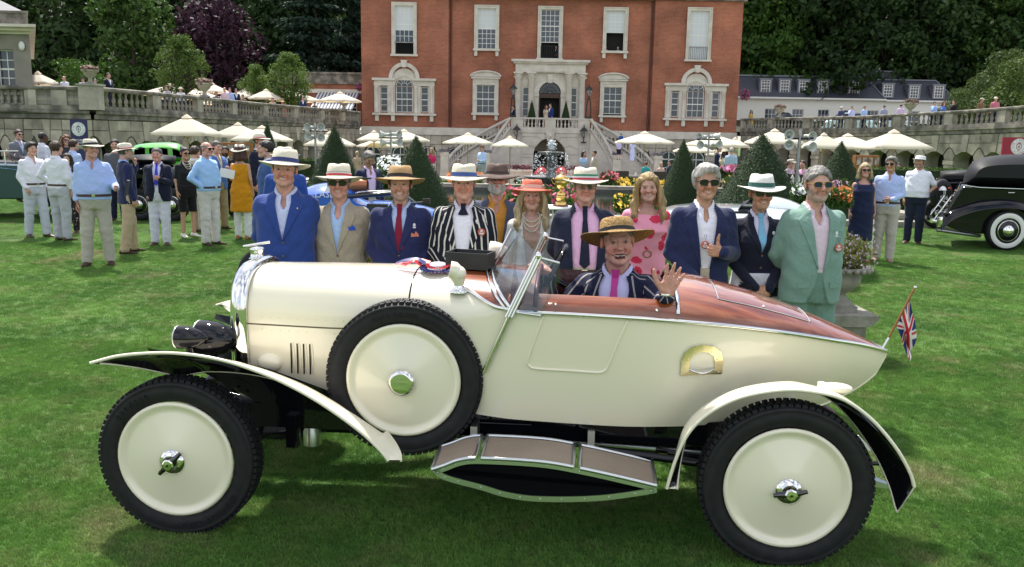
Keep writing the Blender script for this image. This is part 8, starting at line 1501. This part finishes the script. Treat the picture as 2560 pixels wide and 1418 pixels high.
person('long haired blonde woman in a pink dress printed with red flowers',1620,7.3,fem=True,top=('dress1',printed('floral_dress',hexc('f0a0b4'),[hexc('b81232'),hexc('d83a58')],9,.42),.5,.02,1.40),hair=('long','blond'),arms=('back','back'),q=0,o={'skin':'fair','mouth':1,'lip':(.5,.14,.14),'hs':1.0},ev=467,grp=G,yaw=-6,roll=-3,fat=.01,shoe_m=LEB,extra=deco(('tbelt',0,1.06,c('c98a94'))))
person('grey haired man in a navy jacket and dark sunglasses giving a thumbs up',1765,6.4,top=('jacket',c('20284c'),c('e8e8f4'),1.02,False,.03),legs=('trousers',BR),hair=('shaggy','white'),arms=('front','thumb'),q=0,o={'skin':'tan','mouth':1,'jaw':.98,'nk':.95},ev=454,grp=G,glasses=LSG,extra=deco(('badge',-.015,1.20)))
person('woman in a dark blazer and sunglasses under a white hat with green band',1902,6.5,fem=True,top=('jacket',c('14182c'),c('dcd8f0'),1.17),legs=('trousers',c('d6d6de')),hair=('up','blond'),hat=((.112,.070,.004,1.,.034),mat('white_panama',(.76,.75,.70),.7,bump=.3,bs=200),BANDS['green']),arms=('front','front'),q=0,o={'skin':'tan','mouth':1,'lip':(.45,.17,.15),'hattilt':0},ev=481,grp=G,glasses=LSG,tie=(printed('aqua_tie',hexc('7fb7d6'),[hexc('1c3050'),hexc('7fb7d6')],70,.3),1.20),extra=deco(('pin',.085,1.34),('badge',.105,1.25)))
person('tall grey haired man in a pale green linen suit and blue lensed sunglasses',2043,6.3,top=('jacket',c('76968a'),c('dcc8d4'),1.04,False,.02),legs=('trousers',c('6c8c80')),hair=('short','grey'),arms=('back','back'),q=0,o={'skin':'fair','beard':('grey',.45),'jaw':1.02,'collar':.34},ev=459,face=6,yaw=-4,grp=G,glasses=(mat('blue_lens',(.01,.015,.06),.06,spec=.8),mat('amber_frame',(.35,.22,.05),.3)),fat=.02,extra=deco(('pin',.11,1.30),('badge',.125,1.20)))
DL=at(1545,602,4.78);ds=1.03;dface=-14
Rd=Matrix.Rotation(math.radians(dface),3,'Z');Dl=DL-Vector((0,0,1.639*ds));can=lambda p:tuple(Rd.transposed()@(Vector(p)-Dl)/ds);cd=lambda p:tuple(Rd.transposed()@Vector(p))
w1,w2=can(at(1368,682,4.75)),can(at(1664,738,4.16));sh1,sh2=np.array((-.18,.0,1.405)),np.array((.18,.0,1.405))
def elbow(s,w,bend):w=np.array(w);m=(s+w)/2;d=w-s;L_=np.linalg.norm(d);h_=math.sqrt(max(.0,.29**2-(L_/2)**2));b_=np.array(bend,float);b_-=d*(b_@d)/(L_*L_);return tuple(m+b_/np.linalg.norm(b_)*h_)
DRV=person('driver in a navy striped blazer, magenta tie and straw hat, mouth wide open and waving',1545,4.4,H=1.75*ds,face=dface,seat=.5,top=('jacket',striped('pin_striped_blazer',(.012,.016,.045),(.58,.55,.50),.052,.05,(.07,.015,.03)),printed('lilac_print',hexc('cdcdf2'),[hexc('a8a4e0'),hexc('cdcdf2')],70,.2),1.0,True,.045),legs=('trousers',c('b0a490')),hair=('bald','grey'),hat=((.098,.088,.012,.25,.020),RAF,BANDS['black']),q=0,arms=((elbow(sh1,w1,(-.2,0,-1)),w1,cd((-.7,.3,.35)),cd((-.3,.9,-.3)),'hold'),(elbow(sh2,w2,(.5,.2,-.9)),w2,cd((.30,-.12,.93)),cd((-.12,-1,-.08)),'open')),o={'skin':'pink','mouth':2,'jaw':1.04,'nk':1.12,'loc':tuple(Dl),'legyaw':-74,'shin':1.02,'hattilt':-14,'hs':1.02,'squint':.6,'collar':.2},yaw=14,roll=-4,pitch=4,tie=(mat('magenta_silk',hexc('c02a8c'),.45),.98),fat=.03,extra=deco(('watch',0,1.2,w2,CHR)))
W_,LB,KH,NVY,STO=c('dedee8'),c('a6bcec'),c('b9a484'),c('181c34'),c('b4ada2')
BOOT=mat('suede_boot',(.05,.022,.014),.9);GL='visitors on the left of the lawn';GR='visitors on the right of the lawn'
def held(name,label,cat,loc,dims,m,rz=0.,tilt=0.):
 b=MB();b.box((0,0,0),dims);o=b.build(name,m);o.location=loc;o.rotation_euler=(tilt,.2,rz);tag(o,label,cat)
def prs(label,u,Y,ev,face,top,legs=None,**k):k.setdefault('q',1);return person(label,u,Y,ev=ev,face=face,top=top,legs=legs,**k)
prs('large man in a pale blue shirt and stone trousers with a black-banded panama',228,12.6,371,22,('shirt',LB,1),('trousers',STO,LEB),arms=('side',((.27,-.04,1.12),(.30,-.30,1.10),(.3,-1,.1),(-1,0,0),'hold')),hat=PAN(BANDS['black'],.10,.062),hair=('short','grey'),o={'skin':'pink','mouth':1,'feet':((-.14,-.02),(.15,.03))},yaw=32,fat=.03,shoe_m=BOOT,grp=GL)
held('notebook','dark notebook with white pages held by the man in the pale blue shirt','notebook',at(318,470,12.2),(.03,.16,.22),mat('notebook',(.02,.02,.03),.5),.3);held('mobile_phone','black phone in the lowered hand of the man in the pale blue shirt','phone',at(187,511,12.45),(.02,.13,.07),BLK,.4)
prs('young man with dark wavy hair, white shirt and pale trousers, facing right',78,15.8,372,58,('shirt',W_,1),('trousers',c('bcc0cc'),LEB),arms=('pocket','side'),hair=('full','dark'),o={'skin':'fair','feet':((-.12,.08),(.12,-.1))},grp=GL)
prs('brown haired young man seen from behind in a white shirt, hand on hip',140,15.3,370,168,('shirt',W_),('trousers',c('b2b4ba'),LEB),arms=('side','hip'),hair=('short','brown'),grp=GL)
prs('dark haired young woman in black floral trousers half hidden behind the two white shirts',168,16.6,397,10,('tee',c('c8d0ea')),('trousers',printed('black_floral',(.015,.015,.02),[(.5,.47,.42),(.2,.12,.1)],14,.3)),fem=True,hair=('long','dark'),grp=GL)
prs('man in a grey jacket and sunglasses standing by the teal car',46,20.5,336,62,('jacket',c('70747c'),c('c2cff0')),('trousers',c('3a3d48')),arms=('clasp','clasp'),hair=('short','brown'),glasses=LSG,base=.25,grp=GL)
prs('dark skinned man in a white printed shirt seen from behind by the teal car',107,21,343,140,('shirt',W_),('trousers',NVY),hair=('crop','dark'),o={'skin':'dark'},base=.1,grp=GL)
prs('red haired woman in sunglasses beside the navy banner',165,22,350,40,('tee',c('30303a')),('trousers',NVY),fem=True,hair=('bob','ginger'),glasses=LSG,grp=GL)
prs('man in a light blue polo shirt with his back turned, behind the white shirts',184,19.5,362,150,('polo',c('b4c6ea')),('trousers',KH),hair=('short','brown'),grp=GL)
prs('man in a charcoal t-shirt with sunglasses on his dark hair',287,19,362,20,('tee',c('55565c')),('trousers',NVY),hair=('short','dark'),o={'beard':('dark',.3)},grp=GL)
prs('man in a navy jacket and panama with a red stripe, turned away',312,13.9,378,128,('jacket',c('20264c'),LB),('trousers',KH),arms=('side','mouth'),hat=PAN(WRW,.10,.064),hair=('short','salt'),o={'feet':((-.13,.12),(.12,-.08))},shoe_m=BOOT,grp=GL)
prs('stout man in a navy blazer, blue tie and white trousers',392,15,386,10,('jacket',c('141830'),printed('check_shirt',hexc('d4d4f0'),[hexc('a0a0d8'),hexc('d4d4f0')],80,.2),1.06,False,.03),('trousers',c('d4d4e2'),LEK),arms=('pocket','chest'),hair=('short','salt'),tie=(mat('royal_tie',hexc('2a32b4'),.5),1.09),o={'skin':'pink','jaw':1.08},fat=.03,grp=GL)
prs('woman in a black t-shirt and black shorts with a pearl necklace and dark bun',462,16.2,383,48,('tee',c('17181c')),('shorts',c('121316')),fem=True,arms=('side','hip'),hair=('up','dark'),glasses=LSG,shoe_m=c('d8d4c6'),o={'skin':'tan'},fat=.03,extra=deco(('pearls',0,1.4)),grp=GL)
prs('man in a cream linen suit mostly hidden behind the bald man',487,17,380,160,('jacket',c('bdb29c'),W_),('trousers',c('b8ad98')),hair=('short','brown'),grp=GL)
prs('balding man in a sky blue shirt and white trousers, hand on hip',516,15.1,372,66,('shirt',c('9cc2ee')),('trousers',c('d2ccc8'),LEB),arms=('hip','hip'),hair=('bald','grey'),glasses=LSG,o={'skin':'pink'},fat=.03,shoe_m=BOOT,grp=GL)
prs('man in a denim blue jacket and beige trousers behind the bald man',541,17.6,368,60,('jacket',c('4a6ca8'),c('d8cfb8')),('trousers',c('a08c6a')),arms=('side','chest'),hair=('short','salt'),shoe_m=BOOT,grp=GL)
prs('bearded man in a black suit and black tie',563,20.2,378,12,('jacket',c('16171b'),W_,1.08,False,.015),('trousers',c('141518')),arms=('front','front'),hair=('short','dark'),tie=(BANDS['black'],1.10),o={'skin':'olive','beard':('dark',.95)},grp=GL,shoe_m=BLK)
prs('woman in a sleeveless mustard dress over white trousers, seen from behind in a cream hat',600,16,378,172,('dress0',c('c8860e'),.52,.03),('trousers',c('dadada')),fem=True,arms=('side','hold'),hair=('bob','auburn'),hat=PAN(BANDS['black'],.095,.055),o={'skin':'tan'},fat=.02,grp=GL,shoe_m=c('a07048'))
held('tablet','white papers held by the woman in the mustard dress','papers',at(568,434,15.8),(.26,.02,.16),WHT,.4)
prs('tall man in a dark suit and red striped panama beside the narrow yew cone',649,17,352,70,('jacket',NVY,W_),('trousers',NVY),hat=PAN(WRW,.10,.066),hair=('short','salt'),o={'skin':'pink'},grp=GL)
prs('dark haired man in a slate blue suit looking left',665,13.5,372,-70,('jacket',c('3c578c'),W_),('trousers',c('3c578c')),hair=('short','dark'),grp=GL)
prs('man in a royal blue jacket and red striped panama directly behind the laughing man',712,10.5,395,10,('jacket',c('23458e'),W_),('trousers',c('2a3a66')),arms=('side','clasp'),hat=PAN(WRW,.10,.07),hair=('short','salt'),o={'skin':'pink'},grp=GL)
prs('man far off in a white shirt between the black clad woman and the bald man',495,27,378,20,('shirt',W_),('trousers',NVY),hair=('crop','brown'),q=2,grp=GL)
prs('grey haired man in a navy jacket and pink shirt looking down by the racing car',922,14.5,396,34,('jacket',c('1c2240'),c('dcc0e8'),1.0,False,.06),('trousers',c('b0a494'),BLK),hair=('full','grey'),pitch=-28,o={'skin':'olive'})
GT='guests on the lower terrace'
def far(label,u,Y,ev,face,top,legs=None,**k):return prs(label,u,Y,ev,face,top,legs,q=2,**k)
far('woman in a beige patterned dress with her back turned behind the tall yew cone',893,36,384,160,('dress1',c('b09a82'),.5),fem=True,hair=('short','pale'),grp=GT)
far('blonde woman in a bright pink top and white shorts by the yew cone',1079,47,376,-30,('tee',c('d8286c')),('shorts',c('d8dadc')),fem=True,hair=('long','blond'),base=-.75,H=1.68,grp=GT,glasses=None)
far('man in a cap, pale blue shirt and grey trousers looking at his phone',1205,44,370,-40,('shirt',c('b8cdf0')),('trousers',c('9a9da4'),BLK),hat=CAPS(c('7a5a50')),arms=('side','hold'),hair=('short','grey'),grp=GT)
for lab,u,Y,ev,f,col_,hr in(('seated man in a white shirt behind the white daisies',973,40,390,30,W_,'salt'),('seated dark haired woman behind the white daisies',986,40.5,394,-10,c('b08070'),'dark'),('seated man in a pale blue shirt behind the white daisies',998,40.5,395,20,LB,'brown'),('seated grey haired man in sunglasses at the foot of the left stairs',1146,47,404,-30,c('4a5262'),'grey'),('seated blonde woman at the table by the right stairs',1653,47,412,20,c('c8a898'),'blond'),('seated dark haired man in a dark jacket at the table by the right stairs',1674,47.5,407,-60,NVY,'dark'),('seated small figure in turquoise at the table by the right stairs',1615,48,410,150,c('3aa0a0'),'ginger'),('seated man in a straw hat resting his chin on his hand',1976,27,408,40,c('d0bcc4'),'grey'),('seated man in a pink shirt turned left behind the picket fence',2008,26.8,410,-60,c('dca8c4'),'brown'),('seated guest in dark red reading a paper beyond the navy dress',2245,27,416,-20,c('8a2430'),'brown')):
 far(lab,u,Y,ev,f,('shirt',col_),('trousers',NVY),seat=.45,H=1.72,hair=('short',hr),arms=('mouth' if 'chin' in lab else 'clasp','clasp'),hat=(PAN(BANDS['brown'],.09,.06)if 'straw' in lab else None),grp='seated guests at the terrace tables')
far('man in a royal blue polo climbing the right stairs',1553,70.5,336,170,('polo',c('2c55a4')),('trousers',NVY),base=1.05,hair=('short','grey'),grp=GT)
far('man in a lilac t-shirt and navy shorts on the right stairs',1548,67.6,354,175,('tee',c('c2bce6')),('shorts',NVY),base=.30,hair=('short','brown'),shoe_m=BLK,grp=GT)
far('woman in a long blue and white floral dress on the right stairs',1582,67.3,354,170,('dress1',printed('blue_floral',hexc('c4caee'),[hexc('4a58b0'),hexc('c4caee')],11,.42),.12),fem=True,base=.15,hair=('long','ginger'),grp=GT)
far('woman in a light blue dress talking by the right stair wall',1460,60,384,40,('dress1',c('a4c2ec'),.5),fem=True,arms=('clasp','clasp'),hair=('bob','dark'),grp=GT)
far('man in a beige suit facing the woman in light blue',1486,60,383,-70,('jacket',c('b4a898'),W_),('trousers',c('aca090')),hair=('short','dark'),grp=GT)
for lab,u,ev,f,t_,l_,hr,fm in(('man in a navy suit at the left end of the stone landing',1283,268,-60,('jacket',NVY,W_),NVY,'dark',0),('man in a white polo and white trousers on the stone landing',1328,263,-50,('polo',W_),c('d0d0d4'),'brown',0),('woman in a cream outfit before the open house door',1366,267,20,('dress1',c('cdb8a0'),.5),None,'ginger',1),('man in a bright navy suit before the open house door',1376,263,-40,('jacket',c('22346e'),W_),c('22346e'),'dark',0)):
 far(lab,u,73.5,ev,f,t_,('trousers',l_)if l_ else None,base=2.6,fem=bool(fm),hair=('long' if fm else 'short',hr),grp='people on the stone landing')
far('man in a dark suit at the open middle window',1391,75.7,118,-60,('jacket',NVY,W_),('trousers',NVY),base=8.3,hair=('short','grey'),grp='people at the upper windows');far('red haired guest at the open upper right window',1514,75.8,118,30,('tee',c('c8a89c')),('trousers',NVY),base=8.1,hair=('short','ginger'),grp='people at the upper windows');far('grey haired guest at the open upper right window',1545,75.8,120,-20,('shirt',c('8a90a8')),('trousers',NVY),base=8.05,hair=('bald','grey'),grp='people at the upper windows')
far('man in a navy blazer and panama standing behind the largest yew cone',1797,35,372,60,('jacket',c('1a2348'),W_),('trousers',KH),hat=PAN(BANDS['black'],.10,.06),hair=('short','salt'),grp=GT);far('dark skinned woman in a cream dress and cream hat',1813,34.5,380,-30,('dress1',c('d4c2a6'),.4),fem=True,arms=('clasp','mouth'),hair=('long','dark'),hat=PAN(BANDS['white'],.09,.05),o={'skin':'dark'},grp=GT);far('grey haired man in a pale blue jacket with his back turned',1829,34,377,150,('jacket',c('a8c0d4'),W_),('trousers',c('c8bfb0')),hair=('short','white'),grp=GT);far('guest in a white hat just visible beside the largest yew cone',1879,31,377,30,('shirt',W_),('trousers',NVY),hat=PAN(BANDS['white'],.09,.05),hair=('short','grey'),grp=GT)
prs('blonde woman in a sleeveless navy dress and sunglasses',2163,14.5,425,-8,('dress0',c('1d2445'),.38,.03,1.38),fem=True,hair=('bob','pale'),glasses=LSG,o={'skin':'pink','mouth':1},fat=.035,shoe_m=c('8a5a44'),grp=GR)
prs('grey haired man in sunglasses, pale blue shirt and stone chinos',2228,14.6,410,-24,('shirt',c('b2c2f0'),1),('trousers',STO,LEB),arms=('side','clasp'),hair=('full','grey'),glasses=LSG,o={'skin':'tan'},yaw=-14,shoe_m=c('8a7462'),grp=GR)
prs('stout man in a white polo shirt and white cap, hand on hip',2300,17.3,404,-28,('polo',c('e6e6f0')),('trousers',c('1c2438')),arms=('side','hip'),hat=CAPS(WHC),hair=('short','salt'),o={'skin':'tan','beard':('salt',.4)},yaw=-28,fat=.04,grp=GR)
GB='people looking over the left balustrade'
for lab,u,Y,ev,f,t_,hr,ht in(('man in a white polo leaning on the left balustrade',160,40.2,196,0,('polo',W_),'bald',None),('man in a dark cap and pale shirt at the left balustrade',207,40.2,198,10,('polo',c('ccc8e0')),'short',CAPS(DKC)),('man in a turquoise polo beside the corner urn',238,40.2,203,20,('polo',c('28c4b8')),'short',None),('man in a navy jacket looking right past the corner urn',285,41.2,203,70,('jacket',NVY,W_),'short',None),('man in a pale pink shirt leaning on the balustrade under the parasols',569,60.5,243,0,('shirt',c('e0c4cc')),'bald',None),('man in a light blue shirt leaning on the balustrade under the parasols',582,60.5,246,0,('shirt',LB),'short',None),('man in a dark suit beside two leaning visitors',597,61,245,30,('jacket',NVY,W_),'short',None),('man in a navy suit on the terrace below the striped awning',761,68.5,262,20,('jacket',c('1c2c58'),W_),'short',None),('seated diner in a white sunhat behind the left balustrade',461,53,247,20,('shirt',W_),'short',PAN(BANDS['white'],.09,.05)),('seated blond diner behind the left balustrade',427,52,249,-20,('shirt',c('a8a8b8')),'short',None),('seated dark haired diner beside the terrace urn',548,60,257,10,('shirt',c('585a66')),'short',None),('seated diner near the third young tree',613,63,262,0,('shirt',c('8a6a62')),'short',None),('seated fair haired diner by the brick wing',686,68,266,0,('shirt',c('b89a80')),'short',None),('seated diner with auburn hair beneath the awning',790,70,271,-10,('shirt',c('6a5a60')),'short',None)):
 st='seated' in lab;Y=behind(u,LW,2.2 if st else 1.0)if u>250 else Y;far(lab,u,Y,ev if u<250 else None,f,t_,('trousers',c('2c3040')),hair=(hr,'salt' if u<250 else 'brown'),hat=ht,base=TERZ+(.12 if not st else .25),H=1.74,seat=.45 if st else None,arms=('clasp','clasp')if u<250 else('side','side'),grp='seated diners on the left terrace' if st else GB)
for lab,u,Y,ev,f,t_,hr,ht,ar in(('man in a navy waistcoat and white cap with folded arms',2092,64,260,0,('shirt',c('3c4468')),'short',CAPS(WHC),'clasp'),('man in a white shirt and dark tie pointing',2117,64,261,-10,('shirt',c('c8ccf0')),'short',None,'mouth'),('grey haired man in a sky blue shirt on the right terrace',2149,63.5,262,20,('shirt',c('a8c4f0')),'short',None,'side'),('man in a grey waistcoat with his back turned',2197,62,263,170,('shirt',c('9aa0b8')),'short',None,'side'),('man in a pale pink shirt with his back turned',2238,60.5,260,170,('shirt',c('d8c0e0')),'short',None,'side'),('man in a blue shirt with a hand to his mouth',2320,55.5,257,10,('shirt',c('a4c0f4')),'short',None,'mouth'),('long haired woman in a bright blue top',2343,55,258,10,('shirt',c('5a7ccc')),'long',None,'mouth'),('tall man in a black jumper looking left',2367,54,253,-50,('shirt',c('15161a')),'short',None,'side'),('visitor in a straw hat behind the far right balustrade',2436,46,271,20,('shirt',c('7a5a40')),'short',PAN(BANDS['brown'],.09,.06),'side'),('visitor in a pale hat and pink shirt at the far right balustrade',2470,43,270,-20,('shirt',c('c07080')),'short',PAN(BANDS['white'],.09,.05),'side'),('dark haired woman in a yellow dress by the corner of the house',1869,74,288,0,('dress0',c('c0a050'),.4),'long',None,'side')):
 fm='woman' in lab;Y=behind(u,RW,1.1);far(lab,u,Y,None,f,t_,None if 'dress' in lab else('trousers',NVY),hair=(hr,'ginger' if 'blue top' in lab else 'dark' if u<2140 or u>2300 else 'salt'),hat=ht,base=TERZ+.15+RWP.lift(min(1,max(0,(74.8-Y)/39))),H=1.72,fem=fm,arms=(ar,ar if ar=='clasp' else 'side'),grp='people on the right terrace')
